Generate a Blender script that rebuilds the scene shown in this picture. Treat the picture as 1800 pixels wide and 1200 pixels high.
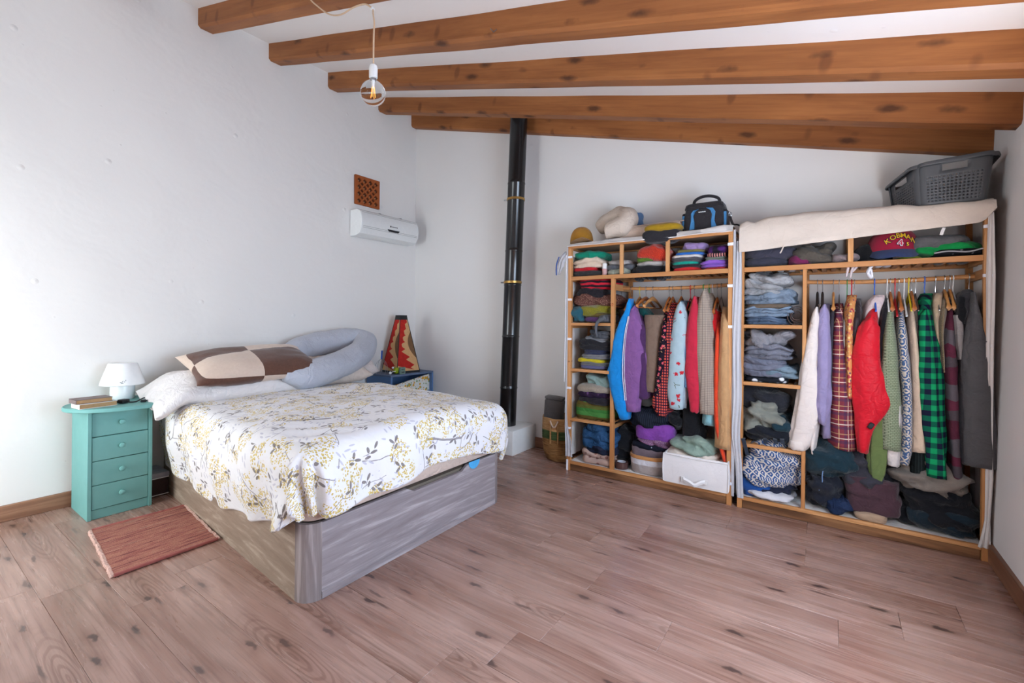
import bpy, bmesh, math, random
from mathutils import Vector, noise, Matrix

for o in list(bpy.data.objects):
    bpy.data.objects.remove(o)
scene = bpy.context.scene
COL = scene.collection

# ------------------------------------------------------------------ camera
CAM = Vector((4.1125, -3.8625, 1.25))
FPX, PPX, PPY = 800.0, 900.0, 563.0          # focal length and principal point, 1800x1200 frame
YAW, ROLL = math.radians(35.0), math.radians(0.5)
FW = Vector((-math.sin(YAW), math.cos(YAW), 0)); RT = Vector((math.cos(YAW), math.sin(YAW), 0)); UP = Vector((0, 0, 1))
cam_data = bpy.data.cameras.new('camera')
cam_data.sensor_width = 36.0
cam_data.lens = 36.0 * FPX / 1800.0
cam_data.shift_y = (PPY - 600.0) / 1800.0
cam_data.clip_start = 0.02
cam = bpy.data.objects.new('camera', cam_data); COL.objects.link(cam)
_r = RT * math.cos(ROLL) + UP * math.sin(ROLL)      # image right
_u = -RT * math.sin(ROLL) + UP * math.cos(ROLL)     # image up
m3 = Matrix((( _r.x, _u.x, -FW.x), (_r.y, _u.y, -FW.y), (_r.z, _u.z, -FW.z)))
cam.matrix_world = Matrix.Translation(CAM) @ m3.to_4x4()
scene.camera = cam

# ------------------------------------------------------------------ world, daylight through the two windows, exposure
world = bpy.data.worlds.new('daylight'); scene.world = world; world.use_nodes = True
bg = world.node_tree.nodes['Background']
bg.inputs['Color'].default_value = (0.75, 0.87, 1.0, 1); bg.inputs['Strength'].default_value = 1.5
def area(name, loc, rot, sx, sy, power, col):
    l = bpy.data.lights.new(name, 'AREA'); l.shape = 'RECTANGLE'; l.size = sx; l.size_y = sy
    l.energy = power; l.color = col
    o = bpy.data.objects.new(name, l); COL.objects.link(o); o.location = loc; o.rotation_euler = rot
    return o
area('window_daylight_front', (0.75, -4.66, 1.02), (math.radians(90), 0, 0), 0.95, 1.55, 34, (0.90, 0.98, 1.0))
area('window_daylight_side', (4.90, -2.30, 1.30), (0, math.radians(90), 0), 1.1, 1.6, 68, (0.60, 0.77, 1.0))
sun = bpy.data.lights.new('low_sun', 'SUN'); sun.energy = 70.0; sun.angle = math.radians(1.5); sun.color = (1.0, 0.84, 0.66)   # falls through the side window on the floor beside the camera
sun_o = bpy.data.objects.new('low_sun', sun); COL.objects.link(sun_o)
sun_o.rotation_euler = Vector((-.42, -.66, -.62)).to_track_quat('-Z', 'Y').to_euler()
scene.view_settings.view_transform = 'Standard'
scene.view_settings.look = 'None'
scene.view_settings.gamma = 1.0
scene.view_settings.use_curve_mapping = False
scene.view_settings.exposure = 0.27

# ------------------------------------------------------------------ helpers
def ray(px, py):
    a = (px - PPX) / FPX; b = -(py - PPY) / FPX
    c, s = math.cos(ROLL), math.sin(ROLL)
    return FW + RT * (a * c + b * s) + UP * (-a * s + b * c)
def P(px, py, x=None, y=None, z=None):
    """measured image point -> point of the room on the plane x=, y= or z="""
    d = ray(px, py)
    if x is not None: t = (x - CAM.x) / d.x
    elif y is not None: t = (y - CAM.y) / d.y
    else: t = (z - CAM.z) / d.z
    return CAM + d * t
def lerp(a, b, t): return a + (b - a) * t
def clamp(v, a=0.0, b=1.0): return max(a, min(b, v))
def sstep(a, b, v):
    t = clamp((v - a) / (b - a)); return t * t * (3 - 2 * t)
def interp(tab, v):
    if v <= tab[0][0]: return tab[0][1]
    for (a, p), (b, q) in zip(tab, tab[1:]):
        if v <= b: return lerp(p, q, (v - a) / (b - a) if b > a else 0)
    return tab[-1][1]
def n3(x, y, z, s=0): return noise.noise(Vector((x + s * 17.3, y - s * 9.1, z + s * 5.7)))

class MB:
    def __init__(self): self.v = []; self.f = []; self.uv = None
    def add(self, vs, fs):
        o = len(self.v); self.v.extend(tuple(p) for p in vs); self.f.extend(tuple(i + o for i in f) for f in fs); return self
    def box(self, x0, x1, y0, y1, z0, z1, bev=0.002, seg=1, rot=None, piv=None):
        x0, x1 = min(x0, x1), max(x0, x1); y0, y1 = min(y0, y1), max(y0, y1); z0, z1 = min(z0, z1), max(z0, z1)
        bm = bmesh.new(); bmesh.ops.create_cube(bm, size=1)
        for v in bm.verts:
            v.co = Vector((lerp(x0, x1, v.co.x + .5), lerp(y0, y1, v.co.y + .5), lerp(z0, z1, v.co.z + .5)))
        b = min(bev, .45 * min(x1 - x0, y1 - y0, z1 - z0))
        if b > 0: bmesh.ops.bevel(bm, geom=list(bm.edges), offset=b, segments=seg, affect='EDGES', profile=.5)
        if rot is not None:
            pv = Vector(piv) if piv is not None else Vector(((x0 + x1) / 2, (y0 + y1) / 2, (z0 + z1) / 2))
            for v in bm.verts: v.co = pv + rot @ (v.co - pv)
        bm.verts.index_update()
        self.add([v.co for v in bm.verts], [[v.index for v in f.verts] for f in bm.faces]); bm.free(); return self
    def loft(self, rings, cap0=True, cap1=True, closed=True):
        o = len(self.v); n = len(rings[0])
        for r in rings: self.v.extend(tuple(p) for p in r)
        for i in range(len(rings) - 1):
            for j in range(n if closed else n - 1):
                k = (j + 1) % n
                self.f.append((o + i * n + j, o + i * n + k, o + (i + 1) * n + k, o + (i + 1) * n + j))
        if cap0: self.f.append(tuple(o + j for j in reversed(range(n))))
        if cap1: self.f.append(tuple(o + (len(rings) - 1) * n + j for j in range(n)))
        return self
    def tube(self, pts, r, n=8, cap=True, flat=1.0):
        pts = [Vector(p) for p in pts]; rings = []
        up = Vector((0, 0, 1)); prev = None
        for i, p in enumerate(pts):
            t = (pts[min(i + 1, len(pts) - 1)] - pts[max(i - 1, 0)])
            t = t.normalized() if t.length > 1e-9 else Vector((0, 0, 1))
            if prev is None:
                a = up.cross(t) if abs(t.dot(up)) < .95 else Vector((1, 0, 0)).cross(t)
            else: a = prev - t * prev.dot(t)
            a.normalize(); prev = a; b = t.cross(a)
            rr = r[i] if isinstance(r, (list, tuple)) else r
            rings.append([p + a * rr * math.cos(2 * math.pi * k / n) + b * rr * flat * math.sin(2 * math.pi * k / n) for k in range(n)])
        return self.loft(rings, cap, cap)
    def lathe(self, prof, c=(0, 0, 0), n=32, cap0=True, cap1=True):
        rings = [[(c[0] + r * math.cos(2 * math.pi * k / n), c[1] + r * math.sin(2 * math.pi * k / n), c[2] + z) for k in range(n)] for r, z in prof]
        return self.loft(rings, cap0, cap1)
    def prism(self, poly, axis, a0, a1):
        """poly of 2-D points extruded along axis ('x','y','z')"""
        def mk(p, a): return {'x': (a, p[0], p[1]), 'y': (p[0], a, p[1]), 'z': (p[0], p[1], a)}[axis]
        return self.loft([[mk(p, a0) for p in poly], [mk(p, a1) for p in poly]])
    def move(self, f):
        self.v = [tuple(f(Vector(p))) for p in self.v]; return self

def smooth_path(pts, n=6):
    pts = [Vector(p) for p in pts]; out = []
    for i in range(len(pts) - 1):
        p0 = pts[max(i - 1, 0)]; p1 = pts[i]; p2 = pts[i + 1]; p3 = pts[min(i + 2, len(pts) - 1)]
        for k in range(n):
            t = k / n
            out.append(.5 * ((2 * p1) + (p2 - p0) * t + (2 * p0 - 5 * p1 + 4 * p2 - p3) * t * t + (3 * p1 - p0 - 3 * p2 + p3) * t ** 3))
    out.append(pts[-1]); return out

def mesh_of(mb, name, mat, origin, angle=40, fixn=True):
    me = bpy.data.meshes.new(name)
    me.from_pydata([(p[0] - origin[0], p[1] - origin[1], p[2] - origin[2]) for p in mb.v], [], mb.f)
    if fixn:
        bm = bmesh.new(); bm.from_mesh(me); bmesh.ops.recalc_face_normals(bm, faces=list(bm.faces)); bm.to_mesh(me); bm.free()
    if mb.uv is not None:
        l = me.uv_layers.new(name='UVMap')
        for lp in me.loops: l.data[lp.index].uv = mb.uv[lp.vertex_index]
    for p in me.polygons: p.use_smooth = True
    me.set_sharp_from_angle(angle=math.radians(angle))
    if mat: me.materials.append(mat)
    me.update(); return me
def tag(o, label=None, cat=None, group=None, kind=None):
    if label: o['label'] = label
    if cat: o['category'] = cat
    if group: o['group'] = group
    if kind: o['kind'] = kind
    return o
def thing(name, label, cat, loc, group=None):
    o = bpy.data.objects.new(name, None); COL.objects.link(o); o.location = loc; o.empty_display_size = .05
    return tag(o, label, cat, group)
def part(root, name, mb, mat, label=None, kind=None, angle=40, fixn=True):
    """mesh of world points as a child of root (roots are never rotated)"""
    org = Vector(root.location)
    pr = root.parent
    while pr is not None: org += Vector(pr.location); pr = pr.parent
    o = bpy.data.objects.new(name, mesh_of(mb, name, mat, org, angle, fixn)); COL.objects.link(o); o.parent = root
    return tag(o, label, None, None, kind)
def solo(name, label, cat, mb, mat, group=None, kind=None, angle=40, fixn=True, origin=None):
    if origin is None:
        xs = [p[0] for p in mb.v]; ys = [p[1] for p in mb.v]; zs = [p[2] for p in mb.v]
        origin = ((min(xs) + max(xs)) / 2, (min(ys) + max(ys)) / 2, min(zs))
    o = bpy.data.objects.new(name, mesh_of(mb, name, mat, origin, angle, fixn)); COL.objects.link(o); o.location = origin
    return tag(o, label, cat, group, kind)
# ------------------------------------------------------------------ materials
def lin(c):
    """sRGB 0-255 -> linear"""
    r = []
    for v in c:
        v = v / 255.0; r.append(v / 12.92 if v <= .04045 else ((v + .055) / 1.055) ** 2.4)
    return (r[0], r[1], r[2], 1.0)
class NT:
    def __init__(self, name, rough=.8, spec=.3):
        self.m = bpy.data.materials.new(name); self.m.use_nodes = True
        self.t = self.m.node_tree; self.b = self.t.nodes['Principled BSDF']
        self.b.inputs['Roughness'].default_value = rough; self.b.inputs['Specular IOR Level'].default_value = spec
    def n(self, ty, **kw):
        nd = self.t.nodes.new(ty)
        for k, v in kw.items(): setattr(nd, k, v)
        return nd
    def put(self, sock, v):
        if hasattr(v, 'links') or hasattr(v, 'is_output'): self.t.links.new(v, sock)
        else:
            try: sock.default_value = v
            except Exception: sock.default_value = tuple(v)[:3]
    def co(self, kind='Object'): return self.n('ShaderNodeTexCoord').outputs[kind]
    def mapv(self, v, scale=(1, 1, 1), loc=(0, 0, 0), rot=(0, 0, 0)):
        nd = self.n('ShaderNodeMapping'); self.put(nd.inputs['Vector'], v)
        nd.inputs['Scale'].default_value = scale; nd.inputs['Location'].default_value = loc; nd.inputs['Rotation'].default_value = rot
        return nd.outputs[0]
    def noise(self, v, scale=5, detail=3, rough=.55, dist=0, col=False):
        nd = self.n('ShaderNodeTexNoise'); self.put(nd.inputs['Vector'], v)
        nd.inputs['Scale'].default_value = scale; nd.inputs['Detail'].default_value = detail
        nd.inputs['Roughness'].default_value = rough; nd.inputs['Distortion'].default_value = dist
        return nd.outputs['Color' if col else 'Fac']
    def vor(self, v, scale=5, rnd=1.0, feat='F1', dim='3D'):
        nd = self.n('ShaderNodeTexVoronoi', feature=feat, voronoi_dimensions=dim); self.put(nd.inputs['Vector'], v)
        nd.inputs['Scale'].default_value = scale; nd.inputs['Randomness'].default_value = rnd
        return nd
    def math(self, op, a, b=0.0, c=None, cl=False):
        nd = self.n('ShaderNodeMath', operation=op, use_clamp=cl); self.put(nd.inputs[0], a); self.put(nd.inputs[1], b)
        if c is not None: self.put(nd.inputs[2], c)
        return nd.outputs[0]
    def vmath(self, op, a, b=(0, 0, 0)):
        nd = self.n('ShaderNodeVectorMath', operation=op); self.put(nd.inputs[0], a); self.put(nd.inputs[1], b); return nd.outputs[0]
    def ramp(self, f, stops, interp='LINEAR'):
        nd = self.n('ShaderNodeValToRGB'); self.put(nd.inputs[0], f); cr = nd.color_ramp; cr.interpolation = interp
        while len(cr.elements) > 1: cr.elements.remove(cr.elements[-1])
        cr.elements[0].position = stops[0][0]; cr.elements[0].color = stops[0][1]
        for p, c in stops[1:]:
            e = cr.elements.new(p); e.color = c
        return nd.outputs[0]
    def fstep(self, f, lo, hi):
        nd = self.n('ShaderNodeMapRange', clamp=True); self.put(nd.inputs[0], f); nd.inputs[1].default_value = lo; nd.inputs[2].default_value = hi
        return nd.outputs[0]
    def mix(self, f, a, b, mode='MIX'):
        nd = self.n('ShaderNodeMix', data_type='RGBA', blend_type=mode)
        self.put(nd.inputs[0], f); self.put(nd.inputs[6], a); self.put(nd.inputs[7], b); return nd.outputs[2]
    def sep(self, v):
        nd = self.n('ShaderNodeSeparateXYZ'); self.put(nd.inputs[0], v); return nd.outputs
    def comb(self, x, y, z):
        nd = self.n('ShaderNodeCombineXYZ'); self.put(nd.inputs[0], x); self.put(nd.inputs[1], y); self.put(nd.inputs[2], z); return nd.outputs[0]
    def col(self, v): self.put(self.b.inputs['Base Color'], v); return self
    def bump(self, h, strength=.3, dist=.01, prev=None):
        nd = self.n('ShaderNodeBump'); self.put(nd.inputs['Height'], h); nd.inputs['Strength'].default_value = strength; nd.inputs['Distance'].default_value = dist
        if prev is not None: self.put(nd.inputs['Normal'], prev)
        self.put(self.b.inputs['Normal'], nd.outputs[0]); return nd.outputs[0]
    def set(self, k, v): self.put(self.b.inputs[k], v); return self

_cache = {}
def plain(name, rgb, rough=.6, spec=.3, metal=0.0):
    k = ('p', name)
    if k in _cache: return _cache[k]
    t = NT(name, rough, spec); c = t.co()
    f = t.noise(c, 30, 3)
    a = lin(rgb); d = tuple(v * .9 for v in a[:3]) + (1,)
    t.col(t.mix(f, d, a)); t.set('Metallic', metal)
    _cache[k] = t.m; return t.m
def creases(t, c, scale=11.0, seed=0.0):
    """soft cloth wrinkles: two ridged, warped noises"""
    w = t.vmath('ADD', c, t.vmath('MULTIPLY', t.noise(c, 5, 2, col=True), (.10, .10, .10)))
    r1 = t.math('ABSOLUTE', t.math('SUBTRACT', t.noise(t.mapv(w, (1, 1, .8), (seed, 1, 2)), scale, 2, .5, .6), .5))
    r2 = t.math('ABSOLUTE', t.math('SUBTRACT', t.noise(t.mapv(w, (.8, 1, 1.3), (4, seed, 7), (.4, .3, .8)), scale * 2.3, 2, .5, .4), .5))
    return t.math('ADD', t.math('POWER', r1, .7), t.math('MULTIPLY', t.math('POWER', r2, .7), .35))
def fabric(rgb, rough=.9, var=.18, weave=380, bump=.25, sheen=.15, name=None, wrinkle=.55):
    """woven cloth: slight mottling, wrinkles and fine weave relief"""
    k = ('f', tuple(rgb), rough, var, weave, wrinkle)
    if k in _cache: return _cache[k]
    t = NT(name or 'cloth_%d_%d_%d' % tuple(rgb), rough, .15); c = t.co()
    a = lin(rgb)
    f = t.noise(c, 18, 4, .6)
    d = tuple(max(v * (1 - var), 0) for v in a[:3]) + (1,); l = tuple(min(v * (1 + var), 1) for v in a[:3]) + (1,)
    t.col(t.mix(f, d, l))
    n = t.bump(creases(t, c, 11.0, sum(rgb) * .13), wrinkle, .022)
    t.bump(t.noise(c, weave, 2), bump, .002, n)
    t.set('Sheen Weight', sheen)
    _cache[k] = t.m; return t.m
def coords2(t, kind='Object'):
    s = t.sep(t.co(kind)); return s
def knit(rgb, rgb2=None, scale=60, depth=.6, name=None):
    k = ('k', tuple(rgb), rgb2, scale)
    if k in _cache: return _cache[k]
    t = NT(name or 'knit_%d_%d_%d' % tuple(rgb), .95, .1); c = t.co()
    w = t.n('ShaderNodeTexWave', wave_type='BANDS', bands_direction='DIAGONAL'); t.put(w.inputs['Vector'], c)
    w.inputs['Scale'].default_value = scale; w.inputs['Distortion'].default_value = 2.5; w.inputs['Detail'].default_value = 2
    a = lin(rgb); b = lin(rgb2) if rgb2 else tuple(v * .6 for v in a[:3]) + (1,)
    f = t.noise(c, 120, 3)
    t.col(t.mix(t.math('MULTIPLY', w.outputs['Fac'], t.fstep(f, .35, .75)), b, a))
    t.bump(w.outputs['Fac'], depth, .004); t.set('Sheen Weight', .3)
    _cache[k] = t.m; return t.m
def stripes(cols, period, axis=2, name='striped', rough=.9, wob=.0):
    """cols: list of (position 0..1, rgb), hard steps, repeated every period metres along axis"""
    t = NT(name, rough, .15); c = t.co(); s = t.sep(c)[axis]
    if wob: s = t.math('ADD', s, t.math('MULTIPLY', t.noise(c, 9, 2), wob))
    f = t.math('FRACT', t.math('DIVIDE', t.math('ADD', s, 10.0), period))
    col = t.ramp(f, [(p, lin(r)) for p, r in cols], 'CONSTANT')
    col = t.mix(t.math('MULTIPLY', t.noise(c, 25, 3), .3), col, (0.02, 0.02, 0.02, 1))
    t.col(col); n = t.bump(creases(t, c, 10.0), .5, .02); t.bump(t.noise(c, 350, 2), .25, .002, n); return t.m
def plaid(base, bands_v, bands_h, pv, ph, name, rough=.9, axis_v=1):
    """bands: list of (centre, halfwidth, rgb, alpha); vertical threads repeat along axis_v, horizontal along z"""
    t = NT(name, rough, .15); c = t.co(); s = t.sep(c)
    u = t.math('FRACT', t.math('DIVIDE', t.math('ADD', t.math('ADD', s[axis_v], t.math('MULTIPLY', s[0 if axis_v == 1 else 1], .6)), 10.0), pv))
    w = t.math('FRACT', t.math('DIVIDE', t.math('ADD', s[2], 10.0), ph))
    col = lin(base)
    for coord, bands in ((u, bands_v), (w, bands_h)):
        for ce, hw, rgb, al in bands:
            d = t.math('ABSOLUTE', t.math('SUBTRACT', coord, ce))
            col = t.mix(t.math('MULTIPLY', t.math('LESS_THAN', d, hw), al), col, lin(rgb))
    t.col(col); n = t.bump(creases(t, c, 10.0), .5, .02); t.bump(t.noise(c, 350, 2), .2, .002, n); return t.m
def speckle(base, dots, scale=60, thr=.35, name='speckled', rough=.95, rnd=1.0, stretch=(1, 1, 1)):
    """dots: list of (rgb, scale factor, threshold)"""
    t = NT(name, rough, .15); c = t.mapv(t.co(), stretch)
    col = lin(base)
    for i, (rgb, sc, th) in enumerate(dots):
        v = t.vor(t.mapv(c, (1, 1, 1), (i * 3.7, i * 1.3, i * 7.1)), scale * sc, rnd)
        col = t.mix(t.fstep(v.outputs['Distance'], th, th * .7), col, lin(rgb))
    t.col(col); n = t.bump(creases(t, c, 10.0), .5, .02); t.bump(t.noise(c, 300, 2), .3, .003, n); return t.m
def denim(rgb, name=None):
    k = ('d', tuple(rgb))
    if k in _cache: return _cache[k]
    t = NT(name or 'denim_%d_%d_%d' % tuple(rgb), .9, .15); c = t.co(); a = lin(rgb)
    big = t.noise(c, 9, 4, .6); fine = t.noise(t.mapv(c, (1, 1, 5)), 160, 2)
    l = tuple(min(1, v * 1.25 + .01) for v in a[:3]) + (1,); d = tuple(v * .55 for v in a[:3]) + (1,)
    col = t.mix(t.fstep(big, .3, .7), d, l); col = t.mix(t.math('MULTIPLY', t.fstep(fine, .4, .7), .35), col, l)
    t.col(col); n = t.bump(creases(t, c, 13.0), .8, .025); t.bump(fine, .3, .002, n); _cache[k] = t.m; return t.m
def wood(name, base, dark, light, axis=0, rough=.5, scale=1.0, knots=True, per_object=False, spec=.35, bump=.08, contrast=1.0):
    """grain stretched along axis (object space)"""
    t = NT(name, rough, spec); c = t.co()
    if per_object:
        oi = t.n('ShaderNodeObjectInfo'); off = t.math('MULTIPLY', oi.outputs['Random'], 37.0)
        c = t.vmath('ADD', c, t.comb(off, t.math('MULTIPLY', off, 1.7), t.math('MULTIPLY', off, .6)))
    st = [7.0, 7.0, 7.0]; st[axis] = .55
    st = tuple(v * scale for v in st)
    g = t.mapv(c, st)
    n1 = t.noise(g, 1.6, 5, .62, .6); 
    st2 = [60.0, 60.0, 60.0]; st2[axis] = 1.6
    n2 = t.noise(t.mapv(c, tuple(v * scale for v in st2)), 1.5, 4, .6, .2)
    col = t.mix(t.fstep(n1, .5 - .22 / contrast, .5 + .22 / contrast), lin(dark), lin(base))
    col = t.mix(t.fstep(n1, .52, .78), col, lin(light))
    col = t.mix(t.math('MULTIPLY', t.fstep(n2, .45, .8), .45 * contrast), col, lin(dark))
    if knots:
        st3 = [1.0, 1.0, 1.0]; st3[axis] = .33
        v = t.vor(t.mapv(t.vmath('ADD', c, t.vmath('SCALE', t.noise(c, 3, 2, col=True), (0, 0, 0))), tuple(s * 3.6 * scale for s in st3)), 1.0, 1.0)
        kn = t.fstep(t.math('ADD', v.outputs['Distance'], t.math('MULTIPLY', t.noise(g, 4, 2), .05)), .115, .055)
        col = t.mix(t.math('MULTIPLY', kn, .75), col, tuple(x * .22 for x in lin(dark)[:3]) + (1,))
    if per_object:
        col = t.mix(t.math('MULTIPLY', oi.outputs['Random'], .22), col, lin(light))
    t.col(col); t.bump(n2, bump, .002)
    t.t.nodes['Principled BSDF'].inputs['Coat Weight'].default_value = 0
    return t.m
def plaster(name, rgb, bump=.5):
    t = NT(name, .88, .2); c = t.co()
    a = lin(rgb); b = tuple(v * .97 for v in a[:3]) + (1,)
    t.col(t.mix(t.noise(c, 1.4, 4), b, a))
    sw = t.math('MULTIPLY', t.noise(t.mapv(c, (1, 1.0, 1.3), rot=(.6, 0, 0)), 2.6, 3, .5, .4), .8)
    cell = t.vor(c, 3.6, 1.0)
    keep = t.math('GREATER_THAN', t.sep(cell.outputs['Color'])[0], .45)
    lumps = t.math('MULTIPLY', t.math('MULTIPLY', t.fstep(cell.outputs['Distance'], .075, .0), keep), .42)
    cr = t.vor(t.mapv(c, (1, 1, 1), rot=(.5, .2, 0)), 7.0, 1.0)
    lumps2 = t.math('MULTIPLY', t.fstep(cr.outputs['Distance'], .06, .0), .16)
    fine = t.math('MULTIPLY', t.noise(c, 22, 3), .07)
    h = t.math('ADD', t.math('ADD', t.math('ADD', sw, lumps), lumps2), fine)
    t.bump(h, bump, .03); return t.m

def plankwood():
    """laminate boards: straight grain, cathedral rings, dark knots and cracks, each board shifted"""
    t = NT('laminate_plank', .32, .5); c = t.co()
    oi = t.n('ShaderNodeObjectInfo'); rnd = oi.outputs['Random']; off = t.math('MULTIPLY', rnd, 53.0)
    c = t.vmath('ADD', c, t.comb(off, t.math('MULTIPLY', off, 1.7), 0.0))
    big = t.noise(t.mapv(c, (.9, 5.0, 1)), 1.5, 3, .5, .3)
    fine = t.noise(t.mapv(c, (2.2, 70.0, 1)), 1.0, 4, .65, .3)
    mid = t.noise(t.mapv(c, (1.4, 22.0, 1)), 1.0, 4, .6, .5)
    # cathedral grain: rings around stretched centres
    cv = t.vor(t.vmath('ADD', t.mapv(c, (.85, 5.2, 1)), t.vmath('MULTIPLY', t.noise(t.mapv(c, (2, 9, 1)), 1.0, 2, col=True), (.22, .22, 0))), 1.0, .9, dim='2D')
    ring = t.math('SINE', t.math('MULTIPLY', cv.outputs['Distance'], 95.0))
    ringm = t.math('MULTIPLY', t.math('MULTIPLY', t.fstep(cv.outputs['Distance'], .40, .20), t.math('GREATER_THAN', t.sep(cv.outputs['Color'])[0], .45)), t.fstep(ring, -.1, .8))
    col = t.mix(t.fstep(big, .32, .68), lin((138, 99, 83)), lin((178, 142, 128)))
    col = t.mix(t.math('MULTIPLY', t.fstep(mid, .42, .72), .55), col, lin((182, 150, 136)))
    col = t.mix(t.math('MULTIPLY', t.fstep(fine, .46, .74), .62), col, lin((90, 58, 45)))
    col = t.mix(t.math('MULTIPLY', ringm, .45), col, lin((100, 66, 50)))
    # knots: small dark ovals and thin cracks along the grain
    kv = t.vor(t.vmath('ADD', t.mapv(c, (2.0, 6.5, 1)), t.vmath('MULTIPLY', t.noise(c, 22, 2, col=True), (.10, .25, 0))), 1.0, 1.0, dim='2D')
    kp = t.math('GREATER_THAN', t.sep(kv.outputs['Color'])[1], .42)
    halo = t.math('MULTIPLY', t.math('MULTIPLY', t.fstep(kv.outputs['Distance'], .24, .05), kp), .5)
    core = t.math('MULTIPLY', t.math('MULTIPLY', t.fstep(kv.outputs['Distance'], .085, .045), kp), .85)
    col = t.mix(halo, col, lin((112, 76, 60))); col = t.mix(core, col, lin((58, 40, 38)))
    ck = t.vor(t.vmath('ADD', t.mapv(c, (1.2, 9.0, 1), (3.3, 1.9, 0)), t.vmath('MULTIPLY', t.noise(c, 12, 2, col=True), (.05, .3, 0))), 1.0, 1.0, dim='2D')
    ckm = t.math('MULTIPLY', t.math('MULTIPLY', t.fstep(ck.outputs['Distance'], .085, .04), t.math('GREATER_THAN', t.sep(ck.outputs['Color'])[0], .52)), .75)
    col = t.mix(ckm, col, lin((70, 46, 40)))
    col = t.mix(t.math('MULTIPLY', rnd, .18), col, lin((178, 146, 134)))
    t.col(col); t.bump(fine, .05, .001)
    t.set('Roughness', t.math('ADD', .20, t.math('MULTIPLY', mid, .14)))
    return t.m
def beamwood():
    """old stained timber along x: warm orange brown, faint grain, dark nail knots and a drying crack"""
    t = NT('stained_beam', .55, .3); c = t.mapv(t.co(), rot=(0, -math.atan(.268), 0))
    s = t.sep(c)
    big = t.noise(t.mapv(c, (.8, 5, 5)), 1.4, 4, .6, .4)
    fine = t.noise(t.mapv(c, (2.0, 60, 60)), 1.0, 4, .6, .2)
    col = t.mix(t.fstep(big, .3, .7), lin((126, 74, 38)), lin((164, 104, 58)))
    col = t.mix(t.math('MULTIPLY', t.fstep(fine, .45, .75), .35), col, lin((96, 50, 24)))
    kv = t.vor(t.vmath('ADD', t.mapv(c, (3.2, 7, 9)), t.vmath('MULTIPLY', t.noise(c, 20, 2, col=True), (.12, .2, .2))), 1.0, 1.0)
    kp = t.math('GREATER_THAN', t.sep(kv.outputs['Color'])[1], .30)
    col = t.mix(t.math('MULTIPLY', t.math('MULTIPLY', t.fstep(kv.outputs['Distance'], .26, .10), kp), .8), col, lin((58, 30, 18)))
    # axe nicks across the grain
    nk = t.vor(t.mapv(c, (9.0, 4, 5), (2.2, 1, .4)), 1.0, 1.0)
    np_ = t.math('GREATER_THAN', t.sep(nk.outputs['Color'])[0], .62)
    col = t.mix(t.math('MULTIPLY', t.math('MULTIPLY', t.fstep(nk.outputs['Distance'], .30, .16), np_), .5), col, lin((84, 44, 24)))
    t.col(col); t.bump(fine, .12, .003); return t.m
M_WALL = plaster('white_plaster', (236, 232, 228), .5)
M_WALL2 = plaster('smooth_white_plaster', (232, 229, 227), .25)
M_CEIL = plaster('ceiling_plaster', (232, 226, 223), .45)
M_BEAM = beamwood()
M_PLANK = plankwood()
M_SKIRT = wood('wood_skirting', (150, 108, 84), (112, 74, 54), (176, 132, 104), 1, .45, 1.2)
M_SKIRTX = wood('wood_skirting_x', (150, 108, 84), (112, 74, 54), (176, 132, 104), 0, .45, 1.2)
M_PINEZ = wood('pine_upright', (206, 150, 96), (178, 116, 66), (224, 174, 124), 2, .55, 1.5, contrast=.8)
M_PINEX = wood('pine_rail', (206, 150, 96), (178, 116, 66), (224, 174, 124), 0, .55, 1.5, contrast=.8)
M_PINEY = wood('pine_slat', (200, 146, 94), (172, 114, 66), (220, 170, 120), 1, .55, 1.5, contrast=.8)
M_KICK = wood('rustic_kickboard', (132, 90, 58), (78, 48, 30), (162, 116, 78), 0, .5, 1.6, contrast=1.2)
M_OAKX = wood('grey_oak_side', (168, 148, 130), (128, 108, 92), (190, 172, 154), 0, .55, 2.6, knots=False, contrast=.85)
M_OAKY = wood('grey_oak_foot', (168, 158, 160), (126, 116, 118), (192, 182, 184), 1, .55, 2.6, knots=False, contrast=.85)
M_OAKZ = wood('grey_oak_corner', (156, 144, 142), (118, 106, 104), (180, 168, 166), 2, .55, 2.6, knots=False, contrast=.85)
M_TEAL = NT('teal_paint', .55, .35)
_c = M_TEAL.co(); M_TEAL.col(M_TEAL.mix(M_TEAL.fstep(M_TEAL.noise(M_TEAL.mapv(_c, (9, 2.2, 40)), 1.0, 3), .76, .79), M_TEAL.mix(M_TEAL.noise(_c, 12, 4), lin((104, 160, 155)), lin((118, 174, 169))), lin((196, 160, 118))))
M_TEAL.bump(M_TEAL.noise(M_TEAL.mapv(_c, (80, 4, 80)), 1.0, 2), .1, .002); M_TEAL = M_TEAL.m
M_WHITE = plain('white_enamel', (236, 236, 234), .4, .4)
M_OPAL = plain('opal_glass', (244, 245, 244), .25, .5)
M_BLACK = plain('black_enamel', (20, 19, 20), .22, .6)
M_BRASS = plain('clamp_brass', (190, 150, 86), .35, .5, 1.0)
M_STEEL = plain('steel', (170, 172, 176), .3, .5, 1.0)
M_DARK = plain('dark_plastic', (26, 27, 30), .5, .4)
M_GREYP = plain('grey_plastic', (84, 85, 88), .45, .4)
M_CANVAS = fabric((212, 197, 184), .9, .06, 300, wrinkle=.3)
M_SHEET = fabric((226, 220, 216), .9, .05, 300, wrinkle=.25)
M_WSHEET = fabric((188, 185, 188), .9, .05, 300, wrinkle=.25)
# ------------------------------------------------------------------ the room
XR, YF, YB = 4.815, -4.72, -0.02
def zc(x): return 3.70 - 0.268 * x
def struct(name, mb, mat, parent=None, angle=40, fixn=True):
    o = bpy.data.objects.new(name, mesh_of(mb, name, mat, (0, 0, 0), angle, fixn)); COL.objects.link(o)
    o['kind'] = 'structure'
    return o
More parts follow.
